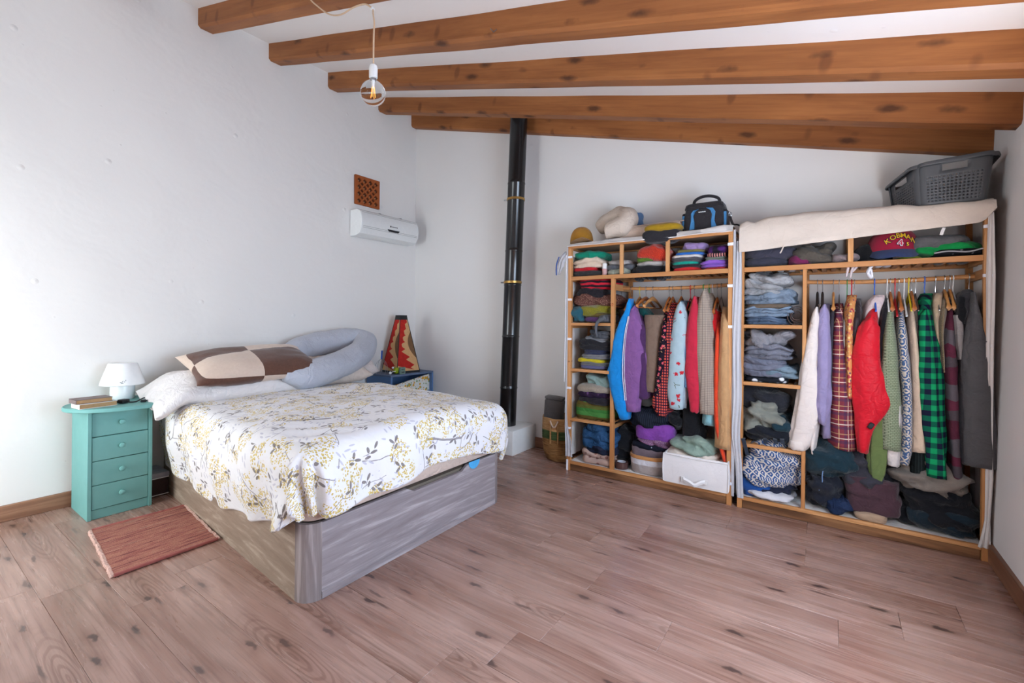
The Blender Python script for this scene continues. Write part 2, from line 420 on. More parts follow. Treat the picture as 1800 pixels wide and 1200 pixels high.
# left wall: gently uneven hand-plastered surface with thickness
def wall_grid(fn, nu, nv, thick):
    mb = MB(); f = []
    front = [[fn(i / nu, j / nv, 0) for i in range(nu + 1)] for j in range(nv + 1)]
    back = [[fn(i / nu, j / nv, thick) for i in range(nu + 1)] for j in range(nv + 1)]
    W = nu + 1; N = W * (nv + 1)
    mb.v = [tuple(p) for r in front for p in r] + [tuple(p) for r in back for p in r]
    for j in range(nv):
        for i in range(nu):
            a = j * W + i; mb.f.append((a, a + 1, a + W + 1, a + W)); mb.f.append((N + a, N + a + W, N + a + W + 1, N + a + 1))
    for i in range(nu):
        mb.f.append((i, N + i, N + i + 1, i + 1)); b = nv * W + i; mb.f.append((b, b + 1, N + b + 1, N + b))
    for j in range(nv):
        a = j * W; mb.f.append((a, a + W, N + a + W, N + a)); b = a + nu; mb.f.append((b, N + b, N + b + W, b + W))
    return mb
def fl(u, v, th):
    y = lerp(YF - .2, .15, u); z = lerp(-.05, 3.8, v)
    d = .012 * n3(y * .9, z * .9, 0, 1) + .006 * n3(y * 3, z * 3, 1, 2)
    d -= .010
    if z < .12: d = -.002
    return Vector((d if th == 0 else -.25, y, z))
struct('wall_left', wall_grid(fl, 60, 48, .25), M_WALL)
def fb(u, v, th):
    x = lerp(-.2, 5.15, u); z = lerp(-.05, 3.8, v)
    d = .004 * n3(x * 1.1, z * 1.1, 0, 3)
    return Vector((x, YB + (d if th == 0 else .25), z))
struct('wall_back', wall_grid(fb, 40, 30, .25), M_WALL2)
# right wall with a window opening beside the camera (leans out a little, as measured)
def wallx(z): return XR + .028 * z
mb = MB()
WY0, WY1, WZ0, WZ1 = -3.12, -1.45, .70, 1.88
def rseg(y0, y1, z0, z1):
    mb.loft([[(wallx(z0), y0, z0), (wallx(z0) + .3, y0, z0), (wallx(z1) + .3, y0, z1), (wallx(z1), y0, z1)],
             [(wallx(z0), y1, z0), (wallx(z0) + .3, y1, z0), (wallx(z1) + .3, y1, z1), (wallx(z1), y1, z1)]])
rseg(YF - .2, WY0, -.05, 2.9); rseg(WY1, .2, -.05, 2.9); rseg(WY0, WY1, -.05, WZ0); rseg(WY0, WY1, WZ1, 2.9)
struct('wall_right', mb, M_WALL2)
# front wall (behind the camera) with a glazed door opening near the left wall
mb = MB()
FX0, FX1, FZ0, FZ1 = .24, 1.26, .05, 2.28
for x0, x1, z0, z1 in ((-.25, FX0, -.05, 3.8), (FX1, 5.2, -.05, 3.8), (FX0, FX1, -.05, FZ0), (FX0, FX1, FZ1, 3.8)):
    mb.box(x0, x1, YF - .25, YF, z0, z1, 0)
struct('wall_front', mb, M_WALL2)
# window joinery in the two openings (thin frames, glazing bars)
def frame_y(name, x0, x1, z0, z1, y):
    w = struct(name, MB().box(x0, x1, y - .03, y + .03, z0, z0 + .06, .004).box(x0, x1, y - .03, y + .03, z1 - .06, z1, .004)
               .box(x0, x0 + .06, y - .03, y + .03, z0 + .06, z1 - .06, .004).box(x1 - .06, x1, y - .03, y + .03, z0 + .06, z1 - .06, .004)
               .box((x0 + x1) / 2 - .03, (x0 + x1) / 2 + .03, y - .03, y + .03, z0 + .06, z1 - .06, .004), M_WHITE)
    return w
frame_y('window_1', FX0, FX1, FZ0, FZ1, YF - .12)
mb = MB(); x = wallx(1.4) + .12
mb.box(x - .03, x + .03, WY0, WY1, WZ0, WZ0 + .06, .004).box(x - .03, x + .03, WY0, WY1, WZ1 - .06, WZ1, .004)
mb.box(x - .03, x + .03, WY0, WY0 + .06, WZ0 + .06, WZ1 - .06, .004).box(x - .03, x + .03, WY1 - .06, WY1, WZ0 + .06, WZ1 - .06, .004)
mb.box(x - .03, x + .03, (WY0 + WY1) / 2 - .03, (WY0 + WY1) / 2 + .03, WZ0 + .06, WZ1 - .06, .004)
struct('window_2', mb, M_WHITE)
# ceiling: sloping plaster falling to the right, uneven between the beams
def fcl(u, v, th):
    x = lerp(-.25, 5.2, u); y = lerp(YF - .25, .25, v)
    d = .008 * n3(x * 1.6, y * 1.6, 0, 5)
    return Vector((x, y, zc(x) + (d if th == 0 else .2)))
struct('ceiling', wall_grid(fcl, 50, 44, .2), M_CEIL)
# beams: chamfered timbers, front faces at the measured distances
beam_labels = ['wooden ceiling beam nearest the back wall, behind the black stove pipe top',
               'wooden ceiling beam second from the back wall, just in front of the stove pipe',
               'wooden ceiling beam third from the back wall, with a long drying crack',
               'wooden ceiling beam fourth from the back wall, just behind the hanging bulb',
               'wooden ceiling beam that carries the cord of the hanging bulb',
               'wooden ceiling beam cut off by the top left edge, nearest the camera',]
for i, yf in enumerate((-.11, -.60, -1.212, -1.79, -2.344, -2.87)):
    mb = MB(); rings = []; xr = wallx(2.3) + .05
    for k in range(25):
        x = lerp(-.05, xr, k / 24); zt = zc(x) + .05; zb = zc(x) - .152 + .004 * n3(x * 2, yf * 3, 0, 7)
        wv = .004 * n3(x * 1.7, yf, 3, 8)
        y0, y1 = yf + wv, yf + .125 + wv
        if i == 0: y1 = yf + .10
        ch = .018
        rings.append([(x, y0, zt), (x, y0, zb + ch), (x, y0 + ch, zb), (x, y1 - ch, zb), (x, y1, zb + ch), (x, y1, zt)])
    mb.loft(rings)
    o = solo('ceiling_beam', beam_labels[i], 'beam', mb, M_BEAM, 'ceiling beams', angle=25, origin=(0, 0, 0))
    o.location = (0, 0, 0)
    if i == 3:
        n0, n1, n2 = P(853, 51, y=yf - .012), P(859, 57, y=yf), P(864, 52, y=yf - .010)
        part(o, 'bent_nail', MB().tube([n0, n1, n2], .0025, 6), M_STEEL)
# floor: laminate planks, each one its own piece on a screed
fl_o = struct('floor', MB().box(-.2, 5.2, YF - .2, .2, -.06, -.006, 0), plain('screed', (70, 52, 44), .9))
random.seed(4)
PW, PL = .2125, 1.36
rows = []
y_top = -.43 + 2 * PW
joint = {1: 4.003 - PL, 2: 3.6, 3: 4.01, 4: 4.575, 5: 3.0, 6: 4.147, 7: 3.19, 8: 3.58, 9: 3.19}
plank_meshes = {}
ri = 0; y1 = y_top
while y1 > YF:
    y0 = y1 - PW
    jx = joint.get(ri - 1, random.uniform(0, PL))
    xs = [0.0]
    x = jx % PL
    while x < XR + .05:
        if x > .08: xs.append(x)
        x += PL
    xs.append(XR + .05)
    for a, b in zip(xs, xs[1:]):
        ln = round(b - a, 3)
        if ln < .02: continue
        ya, yb = y0, min(y1, YB + .02)
        key = (ln, round(yb - ya, 3))
        if key not in plank_meshes:
            m = MB().box(-ln / 2 + .0004, ln / 2 - .0004, -(yb - ya) / 2 + .0004, (yb - ya) / 2 - .0004, -.006, 0, .0008)
            plank_meshes[key] = mesh_of(m, 'plank', M_PLANK, (0, 0, 0))
        o = bpy.data.objects.new('plank', plank_meshes[key]); COL.objects.link(o); o.parent = fl_o
        o.location = ((a + b) / 2, (ya + yb) / 2, 0)
    y1 = y0; ri += 1
# skirting
def skirt(name, mb, mat): return struct(name, mb, mat)
skirt('baseboard_left', MB().box(-.01, .016, YF, YB, 0, .098, .004), M_SKIRT)
skirt('baseboard_back', MB().box(.016, XR, YB - .016, YB + .01, 0, .098, .004), M_SKIRTX)
skirt('baseboard_right', MB().box(XR - .016, XR + .02, YF, YB - .016, 0, .098, .004), M_SKIRT)

# ------------------------------------------------------------------ stove pipe on its plinth
pl = solo('chimney_plinth', 'low white plinth box under the black stove pipe', 'plinth',
          MB().box(1.36, 1.725, -.425, YB - .002, 0, .228, .006, 2), M_WHITE)
t = thing('stove_pipe', 'tall black enamelled stove pipe rising to the ceiling', 'pipe', (1.53, -.23, .228))
def pipx(z): return 1.527 + (1.628 - 1.527) * (z - .3) / 2.85
rad = .083
segs = [(.228, .62, rad), (.62, 1.12, rad), (1.12, 1.62, rad), (1.62, 1.95, rad), (1.95, 2.60, rad), (2.60, 3.258, rad)]
for k, (a, b, r) in enumerate(segs):
    mb = MB(); prof = [(r, a), (r, b - .035), (r + .003, b - .03), (r + .003, b - .022), (r, b - .018), (r, b)]
    mb.lathe([(q, z) for q, z in prof], (0, -.23, 0), 40); mb.move(lambda p: Vector((p.x + pipx(p.z), p.y, p.z)))
    part(t, 'pipe_section', mb, M_BLACK, angle=50)
for z in (1.62, 2.42):
    mb = MB().lathe([(rad + .001, z - .012), (rad + .005, z - .010), (rad + .005, z + .010), (rad + .001, z + .012)], (pipx(z), -.23, 0), 40, False, False)
    cl = part(t, 'clamp', mb, M_BRASS, 'brass pipe clamp')
    part(cl, 'screw', MB().tube([(pipx(z) - rad - .002, -.26, z), (pipx(z) - rad - .03, -.27, z)], .008, 8), M_STEEL)

# ------------------------------------------------------------------ air conditioner and clay vent on the left wall
t = thing('air_conditioner', 'white wall-mounted air conditioner above the bed', 'air conditioner', (0, -.56, 2.11))
prof = [(0.004, 2.115), (.10, 2.115), (.155, 2.135), (.19, 2.19), (.198, 2.26), (.19, 2.32), (.165, 2.365), (.12, 2.385), (.004, 2.385)]
ya, yb = -.95, -.17
mb = MB(); mb.loft([[(x, y, z) for x, z in prof] for y in (ya + .012, yb - .012)], False, False)
part(t, 'casing', mb, M_WHITE, angle=30)
for s, (p, q) in enumerate(((ya, ya + .012), (yb - .012, yb))):
    mb = MB(); sm = [(x * .985, lerp(z, 2.25, .012)) for x, z in prof]
    r = [[(x, p, z) for x, z in sm], [(x, lerp(p, q, .5), z) for x, z in prof], [(x, q, z) for x, z in prof]]
    if s: r = [[(x, p, z) for x, z in prof], [(x, lerp(p, q, .5), z) for x, z in prof], [(x, q, z) for x, z in sm]]
    mb.loft(r); part(t, 'end_cap', mb, M_OPAL)
M_SEAM = plain('ac_seam', (150, 148, 146), .6)
def acx(z): return interp([(2.115, .10), (2.135, .155), (2.19, .19), (2.26, .198), (2.32, .19), (2.365, .165), (2.385, .12)], z)
part(t, 'air_flap', MB().loft([[(acx(z) + .002, y, z) for z in (2.135, 2.150, 2.168, 2.185)] + [(acx(z) - .004, y, z) for z in (2.185, 2.168, 2.150, 2.135)] for y in (ya + .07, yb - .05)]), M_WHITE)
for z in (2.192, 2.207, 2.352):
    part(t, 'panel_seam', MB().box(acx(z) - .004, acx(z) + .0012, ya + .02, yb - .02, z - .0015, z + .0015, 0), M_SEAM)
part(t, 'display_window', MB().loft([[(acx(2.21) + .0005, y, z) for y, z in ((-.62, 2.222), (-.60, 2.198), (-.47, 2.198), (-.45, 2.222))],
                                    [(acx(2.21) + .003, y, z) for y, z in ((-.62, 2.222), (-.60, 2.198), (-.47, 2.198), (-.45, 2.222))]]), M_DARK)
mb = MB().box(.197, .1995, -.585, -.572, 2.246, 2.264, 0)
for k in range(6): mb.box(.197, .1995, -.563 + k * .014, -.554 + k * .014, 2.250, 2.258, 0)
part(t, 'maker_mark', mb, M_DARK)
for y in (-.66, -.37): part(t, 'catch', MB().box(.10, .125, y - .012, y + .012, 2.383, 2.392, .002), M_SEAM)

t = thing('vent_grille', 'square terracotta lattice vent set in the wall above the air conditioner', 'vent', (0, -.742, 2.464))
vy0, vy1, vz0, vz1 = -.90, -.585, 2.464, 2.772
M_CLAY = plain('terracotta', (166, 88, 44), .85); M_CLAYD = plain('terracotta_shade', (92, 50, 30), .9); M_HOLE_HI = plain('hole_highlight', (170, 140, 104), .9)
mb = MB()
holes = [(lerp(vy0, vy1, .16 + .227 * i), lerp(vz0, vz1, .14 + .235 * j), 1) for i in range(4) for j in range(4)] + \
        [(lerp(vy0, vy1, .16 + .227 * (i + .5)), lerp(vz0, vz1, .14 + .235 * (j + .5)), 0) for i in range(3) for j in range(3)]
# face plate as a grid of square cells turned 45 degrees is approximated by raised bars between recessed lozenges
part(t, 'clay_backing', MB().box(-.05, .002, vy0, vy1, vz0, vz1, .004), M_CLAYD)  # darker clay colour paints in the shade inside the holes
def lozenge_cell(cy, cz, ry, rz, hr, x0, x1):
    o = [(cy - ry, cz), (cy, cz - rz), (cy + ry, cz), (cy, cz + rz)]
    i = [(cy + (a - cy) * hr, cz + (b - cz) * hr) for a, b in o]
    vs = [(x1, a, b) for a, b in o] + [(x1, a, b) for a, b in i] + [(x0, a, b) for a, b in i]
    fs = [(k, (k + 1) % 4, 4 + (k + 1) % 4, 4 + k) for k in range(4)] + [(4 + k, 4 + (k + 1) % 4, 8 + (k + 1) % 4, 8 + k) for k in range(4)]
    return vs, fs
ry, rz = (vy1 - vy0) * .1135, (vz1 - vz0) * .1175
for cy, cz, big in holes:
    mb.add(*lozenge_cell(cy, cz, ry, rz, .76 if big else .60, .003, .016))
part(t, 'lattice', mb, M_CLAY, fixn=False)
mb = MB()
e = .105
iy0, iy1 = lerp(vy0, vy1, .16 - .1135), lerp(vy0, vy1, .84 + .1135)
iz0, iz1 = lerp(vz0, vz1, .14 - .1175), lerp(vz0, vz1, .845 + .1175)
def tri(a, b, c):
    mb.add([(.016,) + a, (.016,) + b, (.016,) + c, (.002,) + a, (.002,) + b, (.002,) + c], [(0, 1, 2), (0, 1, 4, 3), (1, 2, 5, 4), (2, 0, 3, 5)])
cyl = [lerp(vy0, vy1, .16 + .227 * i) for i in range(4)]; czl = [lerp(vz0, vz1, .14 + .235 * j) for j in range(4)]
for i in range(3):
    for zz, sg in ((czl[0], -1), (czl[3], 1)):
        tri((cyl[i], zz + sg * rz), (cyl[i + 1], zz + sg * rz), ((cyl[i] + cyl[i + 1]) / 2, zz))
for j in range(3):
    for yy, sg in ((cyl[0], -1), (cyl[3], 1)):
        tri((yy + sg * ry, czl[j]), (yy + sg * ry, czl[j + 1]), (yy, (czl[j] + czl[j + 1]) / 2))
for yy, sy in ((cyl[0], -1), (cyl[3], 1)):
    for zz, sz in ((czl[0], -1), (czl[3], 1)):
        tri((yy + sy * ry, zz), (yy, zz + sz * rz), (yy + sy * ry, zz + sz * rz))
mb.box(.002, .016, vy0, iy0, vz0, vz1, 0).box(.002, .016, iy1, vy1, vz0, vz1, 0).box(.002, .016, iy0, iy1, vz0, iz0, 0).box(.002, .016, iy0, iy1, iz1, vz1, 0)
part(t, 'border', mb, M_CLAY, fixn=True)
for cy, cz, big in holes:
    if big: part(t, 'hole_highlight', MB().box(-.002, .0045, cy - ry * .38, cy + ry * .10, cz - rz * .36, cz + rz * .02, .002), M_HOLE_HI)  # pale block painted as the light caught low in each large hole

# ------------------------------------------------------------------ pendant bulb
bp = P(649, 168, y=-2.372)
t = thing('pendant_bulb', 'bare round filament bulb hanging on a cord from the ceiling beam', 'pendant light', (bp.x, bp.y, bp.z - .07))
R = .0625
G = NT('clear_bulb_glass', .0, .5); G.col((1, 1, 1, 1)); G.set('Transmission Weight', 1.0); G.set('IOR', 1.12); G = G.m
prof = [(.002, -R)] + [(R * math.sin(a), -R * math.cos(a)) for a in [math.pi * k / 18 for k in range(1, 16)]] + [(.017, .066), (.0155, .078)]
mb = MB().lathe(prof, tuple(bp), 32); part(t, 'glass_globe', mb, G, angle=80)
part(t, 'lamp_holder', MB().lathe([(.014, .074), (.021, .078), (.0215, .125), (.018, .140), (.008, .147)], tuple(bp), 24), M_WHITE)
part(t, 'screw_cap', MB().lathe([(.0148, .055), (.0152, .073)], tuple(bp), 20), M_STEEL)
part(t, 'glass_stem', MB().lathe([(.008, .055), (.006, .03), (.004, .02)], tuple(bp), 10), M_OPAL)
FIL = NT('orange_filament', .5); FIL.col((1, .35, .05, 1)); FIL.set('Emission Color', (1, .38, .08, 1)); FIL.set('Emission Strength', 2.0); FIL = FIL.m
for k in range(4):
    a = k * math.pi / 2 + .5
    part(t, 'filament', MB().tube([(bp.x + .006 * math.cos(a), bp.y + .006 * math.sin(a), bp.z + .026), (bp.x + .011 * math.cos(a), bp.y + .011 * math.sin(a), bp.z - .022)], .0009, 5), FIL)
CORD = fabric((206, 176, 146), .85, .1, 500)
anchor = P(645, 20, y=-2.352)
pts = [(bp.x, bp.y, bp.z + .145), (bp.x + .001, bp.y, bp.z + .3), (bp.x + .002, bp.y + .002, anchor.z - .10), (anchor.x + .012, anchor.y - .004, anchor.z - .03), tuple(anchor)]
pts += [tuple(P(*q, y=-2.352)) for q in ((632, 12), (612, 18), (590, 31), (570, 31), (550, 18), (535, 4), (527, -14), (520, -40))]
part(t, 'cord', MB().tube(smooth_path(pts, 6), .0042, 8), CORD)
part(t, 'cord_clip', MB().box(anchor.x - .008, anchor.x + .008, anchor.y - .008, anchor.y + .010, anchor.z - .008, anchor.z + .006, .002), M_WHITE)
# ------------------------------------------------------------------ bed (measured plan is a slightly skewed rectangle)
NF, FFc, NH, FH = Vector((2.262, -2.765, 0)), Vector((2.245, -1.30, 0)), Vector((.12, -2.59, 0)), Vector((.12, -1.18, 0))
def bedpt(s, t, z):
    """s 0..1 head to foot, t 0..1 near side to far side"""
    a = NH.lerp(NF, s); b = FH.lerp(FFc, s); p = a.lerp(b, t); return Vector((p.x, p.y, z))
bed = thing('storage_bed', 'grey oak storage bed base with a rounded front corner post', 'bed', (1.2, -1.97, 0))
BH = .345
def slab(s0, s1, t0, t1, z0, z1, parent, name, mat, bev=None):
    mb = MB(); mb.loft([[bedpt(s0, t0, z), bedpt(s1, t0, z), bedpt(s1, t1, z), bedpt(s0, t1, z)] for z in (z0, z1)])
    return part(parent, name, mb, mat)
LEN, WID = 2.13, 1.46
e = .022
slab(0, 1 - .085 / LEN, 0, e / WID, 0, BH, bed, 'side_panel', M_OAKX)
slab(0, 1 - .085 / LEN, 1 - e / WID, 1, 0, BH, bed, 'side_panel', M_OAKX)
slab(0, e / LEN, e / WID, 1 - e / WID, 0, BH, bed, 'head_panel', M_OAKY)
slab(.01, .985, .015, .985, .30, .325, bed, 'slatted_deck', plain('deck_board', (120, 108, 96), .8))
# rounded corner posts
for tt, sgn in ((0, 1), (1, -1)):
    mb = MB(); rings = []
    cr = .085
    prof = []
    for k in range(9):
        a = math.pi / 2 * k / 8
        prof.append((1 - cr / LEN + cr * math.sin(a) / LEN, (cr - cr * math.cos(a)) / WID))
    inn = [(1 - cr / LEN + (cr - .02) * math.sin(math.pi / 2 * k / 8) / LEN, (cr - (cr - .02) * math.cos(math.pi / 2 * k / 8)) / WID) for k in range(8, -1, -1)]
    for z in (0, BH):
        rings.append([bedpt(s, t if tt == 0 else 1 - t, z) for s, t in prof + inn])
    mb.loft(rings); part(bed, 'corner_post', mb, M_OAKZ, angle=50)
# foot panel with the hand slot cut in its top edge
t0, t1 = .085 / WID, 1 - .085 / WID
sa, sb = .40, .715                      # slot along the panel (t)
poly = [(t0, 0), (t1, 0), (t1, BH - .004), (sb + .03, BH - .004), (sb - .005, BH - .032), (sa + .035, BH - .032), (sa, BH - .004), (t0, BH - .004)]
mb = MB(); mb.loft([[bedpt(1 - .02 / LEN, t, z) for t, z in poly], [bedpt(1, t, z) for t, z in poly]])
fp = part(bed, 'foot_panel', mb, M_OAKY)
mb = MB(); mb.loft([[bedpt(1 + q / LEN, t, z) for q, z in ((0, 0), (.004, .002), (.004, .034), (0, .036))] for t in (t0, t1)])
part(fp, 'plinth_strip', mb, M_OAKY)
tp = P(838, 812, x=2.252)
mb = MB(); cc = bedpt(1 + .003 / LEN, .81, .352); cyy = tp.y
pr = [(cyy + .055 * math.cos(a), .352 - .05 * math.sin(a)) for a in [math.pi * k / 12 for k in range(13)]]
mb.loft([[(2.2515, y, z) for y, z in pr], [(2.2535 + .0, y, z) for y, z in pr]])
part(bed, 'pull_tag', mb, fabric((78, 168, 222), .7), 'light blue pull tab')

# mattress
def rrect(s0, s1, t0, t1, r, z, n=6):
    out = []
    for cs, ct, a0 in ((s1 - r / LEN, t1 - r / WID, 0), (s0 + r / LEN, t1 - r / WID, 1), (s0 + r / LEN, t0 + r / WID, 2), (s1 - r / LEN, t0 + r / WID, 3)):
        for k in range(n + 1):
            a = math.pi / 2 * (a0 + k / n); out.append(bedpt(cs + r * math.cos(a) / LEN, ct + r * math.sin(a) / WID, z))
    return out
mb = MB(); rr = []
for z, inset in ((.352, .012), (.358, .004), (.44, .0), (.50, .004), (.60, .01), (.635, .03)):
    rr.append(rrect(.01 + inset / LEN, 1 - inset / LEN, inset / WID, 1 - inset / WID, .09, z))
mb.loft(rr)
solo('mattress', 'beige mattress edge showing under the floral duvet', 'mattress', mb, fabric((214, 192, 178), .8, .05), angle=60)

# ------------------------------------------------------------------ duvet: sheet laid over the mattress and falling over three sides
def floral():
    t = NT('floral_print', .85, .15)
    uv = t.co('UV')
    warp = t.vmath('ADD', uv, t.vmath('MULTIPLY', t.vmath('SUBTRACT', t.noise(uv, 6, 2, col=True), (.5, .5, .5)), (.05, .05, 0)))
    base = lin((234, 231, 232))
    col = base
    def local(scale, off, rnd=1.0):
        q = t.mapv(uv, (1, 1, 0), off)
        v = t.vor(q, scale, rnd)
        d = t.vmath('SUBTRACT', q, v.outputs['Position'])
        rot = t.n('ShaderNodeVectorRotate', rotation_type='Z_AXIS'); t.put(rot.inputs['Vector'], d)
        cs = t.sep(v.outputs['Color'])
        t.put(rot.inputs['Angle'], t.math('MULTIPLY', cs[0], 6.283))
        return t.sep(rot.outputs[0]), cs
    def ell(L, cx, cy, a, b):
        x = t.math('DIVIDE', t.math('SUBTRACT', L[0], cx), a); y = t.math('DIVIDE', t.math('SUBTRACT', L[1], cy), b)
        return t.math('LESS_THAN', t.math('ADD', t.math('MULTIPLY', x, x), t.math('MULTIPLY', y, y)), 1.0)
    # pale lilac-grey sprigs
    L, cs = local(8.0, (3.1, 1.7, 0))
    for cx, cy, a, b in ((.02, .0, .018, .005), (-.012, .015, .016, .005), (-.01, -.017, .016, .005)):
        col = t.mix(t.math('MULTIPLY', ell(L, cx, cy, a, b), .6), col, lin((176, 172, 190)))
    # branches
    v = t.vor(t.mapv(warp, (1, .75, 0), (.4, .2, 0)), 4.6, 1.0, 'DISTANCE_TO_EDGE')
    br = t.math('MULTIPLY', t.math('LESS_THAN', v.outputs['Distance'], .0085), t.math('GREATER_THAN', t.noise(uv, 5, 2), .5))
    col = t.mix(t.math('MULTIPLY', br, .8), col, lin((128, 118, 118)))
    # blossom clusters
    cl = t.vor(t.mapv(warp, (1, 1, 0), (1.3, 2.2, 0)), 7.2, .85)
    near = t.fstep(t.math('ADD', cl.outputs['Distance'], t.math('MULTIPLY', t.math('SUBTRACT', t.noise(uv, 26, 2), .5), .6)), .60, .46)
    dots = t.vor(uv, 88, .9)
    dm = t.math('LESS_THAN', dots.outputs['Distance'], .47)
    ye = t.mix(t.sep(dots.outputs['Color'])[0], lin((194, 162, 56)), lin((222, 198, 108)))
    col = t.mix(t.math('MULTIPLY', t.math('MULTIPLY', t.math('GREATER_THAN', near, .5), dm), .9), col, ye)
    # dark leaves, pairs and triples
    for sc, off in ((6.4, (.7, 4.4, 0)),):
        L, cs = local(sc, off)
        for cx, cy, a, b in ((.020, .0, .018, .0072), (-.007, .019, .0075, .0155), (-.014, -.015, .0155, .007)):
            col = t.mix(t.math('MULTIPLY', ell(L, cx, cy, a, b), .85), col, lin((112, 102, 98)))
        col = t.mix(t.math('MULTIPLY', ell(L, -.005, .0, .034, .0016), .8), col, lin((110, 100, 98)))
    t.col(col); n = t.bump(creases(t, t.co(), 7.0), .35, .02); t.bump(t.noise(uv, 500, 2), .12, .001, n); t.set('Sheen Weight', .1)
    return t.m
mb = MB(); uv = []
S0, S1 = .10, LEN - .07            # metres along the bed
T0, T1 = .06, WID - .06
R = .125
def hem_near(s): return interp([(0, .57), (1.0, .575), (1.6, .53), (2.0, .44), (2.2, .40)], s)
DF, DFAR = .375, .45
ns, nt = 74, 92
svals = [S0 + (S1 - S0) * i / 52 for i in range(53)] + [S1 + DF * (i + 1) / 21 for i in range(21)]
tq = [('n', 1 - k / 24) for k in range(24)] + [('m', k / 44) for k in range(45)] + [('f', (k + 1) / 18) for k in range(18)]
def duvet_z(s, t):
    puff = .030 * n3(s * 2.1, t * 2.1, 0, 11) + .010 * n3(s * 6, t * 6, 0, 12)
    return .685 + .03 * math.sin(math.pi * clamp((t - T0) / (T1 - T0))) + puff - .03 * sstep(.7, .1, s)
for s in svals:
    for kd, q in tq:
        hn = hem_near(s) * (1 + .05 * n3(s * 5, 0, 0, 13))
        if kd == 'n': t = T0 - hn * q
        elif kd == 'f': t = T1 + DFAR * q
        else: t = lerp(T0, T1, q)
        df = DF * (1 + .10 * n3(0, t * 4, 0, 14))
        ss = s if s <= S1 else S1 + (s - S1) / DF * df
        ex, ey = max(ss - S1, 0), (t - T0 if t < T0 else (t - T1 if t > T1 else 0))
        d = (abs(ex) ** 5 + abs(ey) ** 5) ** (1 / 5)
        if ex > 0 and ey < 0: d *= 1 - .20 * min(ex / DF, 1) * min(-ey / .4, 1)
        bs, bt = min(ss, S1), clamp(t, T0, T1)
        if d > 0:
            ln = math.hypot(ex, ey); nx, ny = ex / ln, ey / ln
            a = min(d / R, math.pi / 2)
            hor = R * math.sin(a); drop = R * (1 - math.cos(a)) + max(0, d - R * math.pi / 2)
            corner = min(abs(ex), abs(ey)) / (max(abs(ex), abs(ey)) + 1e-6)
            ang = math.atan2(abs(ey), abs(ex))
            w = sstep(.04, .34, d)
            fold = w * (.016 * math.sin(ss * 17 + 2.5 * n3(ss * 2, t, 0, 15)) * (abs(ny)) + .011 * math.sin(t * 15 + 2 * n3(t * 2, ss, 0, 16)) * abs(nx))
            cz = sstep(.55, 0, math.hypot(S1 - min(ss, S1), max(0, t - T0) if t > T0 else 0)) if t < T0 + .3 else 0
            fold += cz * .036 * sstep(.0, .28, d) * math.sin(ang * 11 + 2.0 * n3(ss * 3, t * 3, 1, 17) + 9 * (ss - t))
            fold += .02 * w * n3(ss * 3.2, t * 3.2, 5, 18)
            hor += fold - .05 * sstep(.3, .6, d) * abs(ny)
            px, py = bs + nx * hor, bt + ny * hor
            z = duvet_z(bs, bt) - drop - .012 * w * math.sin(ang * 7 + ss * 9)
        else:
            px, py = bs, bt
            z = duvet_z(bs, bt)
            cz = sstep(.6, 0, math.hypot(S1 - bs, bt - T0))
            z += .012 * cz * math.sin((bs - bt) * 34 + 3 * n3(bs * 3, bt * 3, 0, 19))
        p = bedpt(px / LEN, py / WID, max(z, .045))
        mb.v.append(tuple(p)); uv.append((ss, t))
W = len(tq)
for i in range(len(svals) - 1):
    for j in range(W - 1):
        a = i * W + j; mb.f.append((a, a + 1, a + W + 1, a + W))
mb.uv = uv
duv = solo('duvet', 'white duvet with yellow blossom and grey leaf print spread over the bed', 'duvet', mb, floral(), angle=180)
if True:
    me = duv.data; up = sum((p.normal.z for p in me.polygons))
    if up < 0: me.flip_normals()
md = duv.modifiers.new('thickness', 'SOLIDIFY'); md.thickness = .03; md.offset = -1
md = duv.modifiers.new('soft', 'SUBSURF'); md.levels = 1; md.render_levels = 1

# ------------------------------------------------------------------ pillows
def pillow(c, w, d, h, rot, seed=0, wr=.012, ear=.12, n=30):
    """w, d half sizes, h half height; c centre"""
    mb = MB(); M3 = rot.to_matrix() if hasattr(rot, 'to_matrix') else rot
    N = n
    def pt(u, v, sg):
        k = max(0, (1 - abs(u) ** 3.2)) * max(0, (1 - abs(v) ** 3.2))
        x = u * w * (1 - ear * (1 - v * v) * abs(u) ** 3 * .8 ); y = v * d * (1 - ear * (1 - u * u) * abs(v) ** 3 * .8)
        z = sg * h * k ** .55
        ex = wr * n3(u * 3, v * 3, sg * 2, seed) + wr * .5 * n3(u * 8, v * 8, sg, seed + 1)
        z += ex * k ** .3
        return Vector(c) + M3 @ Vector((x, y, z))
    idx = {}
    for sg in (1, -1):
        for i in range(N + 1):
            for j in range(N + 1):
                edge = i in (0, N) or j in (0, N)
                key = (i, j, 1 if edge else sg)
                if key in idx: continue
                u = math.sin(math.pi / 2 * (2 * i / N - 1)); v = math.sin(math.pi / 2 * (2 * j / N - 1))
                idx[key] = len(mb.v); mb.v.append(tuple(pt(u, v, sg)))
    for sg in (1, -1):
        for i in range(N):
            for j in range(N):
                q = []
                for a, b in ((i, j), (i + 1, j), (i + 1, j + 1), (i, j + 1)):
                    e_ = a in (0, N) or b in (0, N); q.append(idx[(a, b, 1 if e_ else sg)])
                mb.f.append(tuple(q if sg == 1 else reversed(q)))
    return mb
from mathutils import Euler
M_PW = fabric((228, 222, 220), .85, .05, 300)
# long white pillow along the headboard, its open case end hanging by the nightstand
mb = pillow((.46, -2.22, .765), .235, .56, .10, Euler((0, math.radians(14), math.radians(-3))), 21, .03, .05, 34)
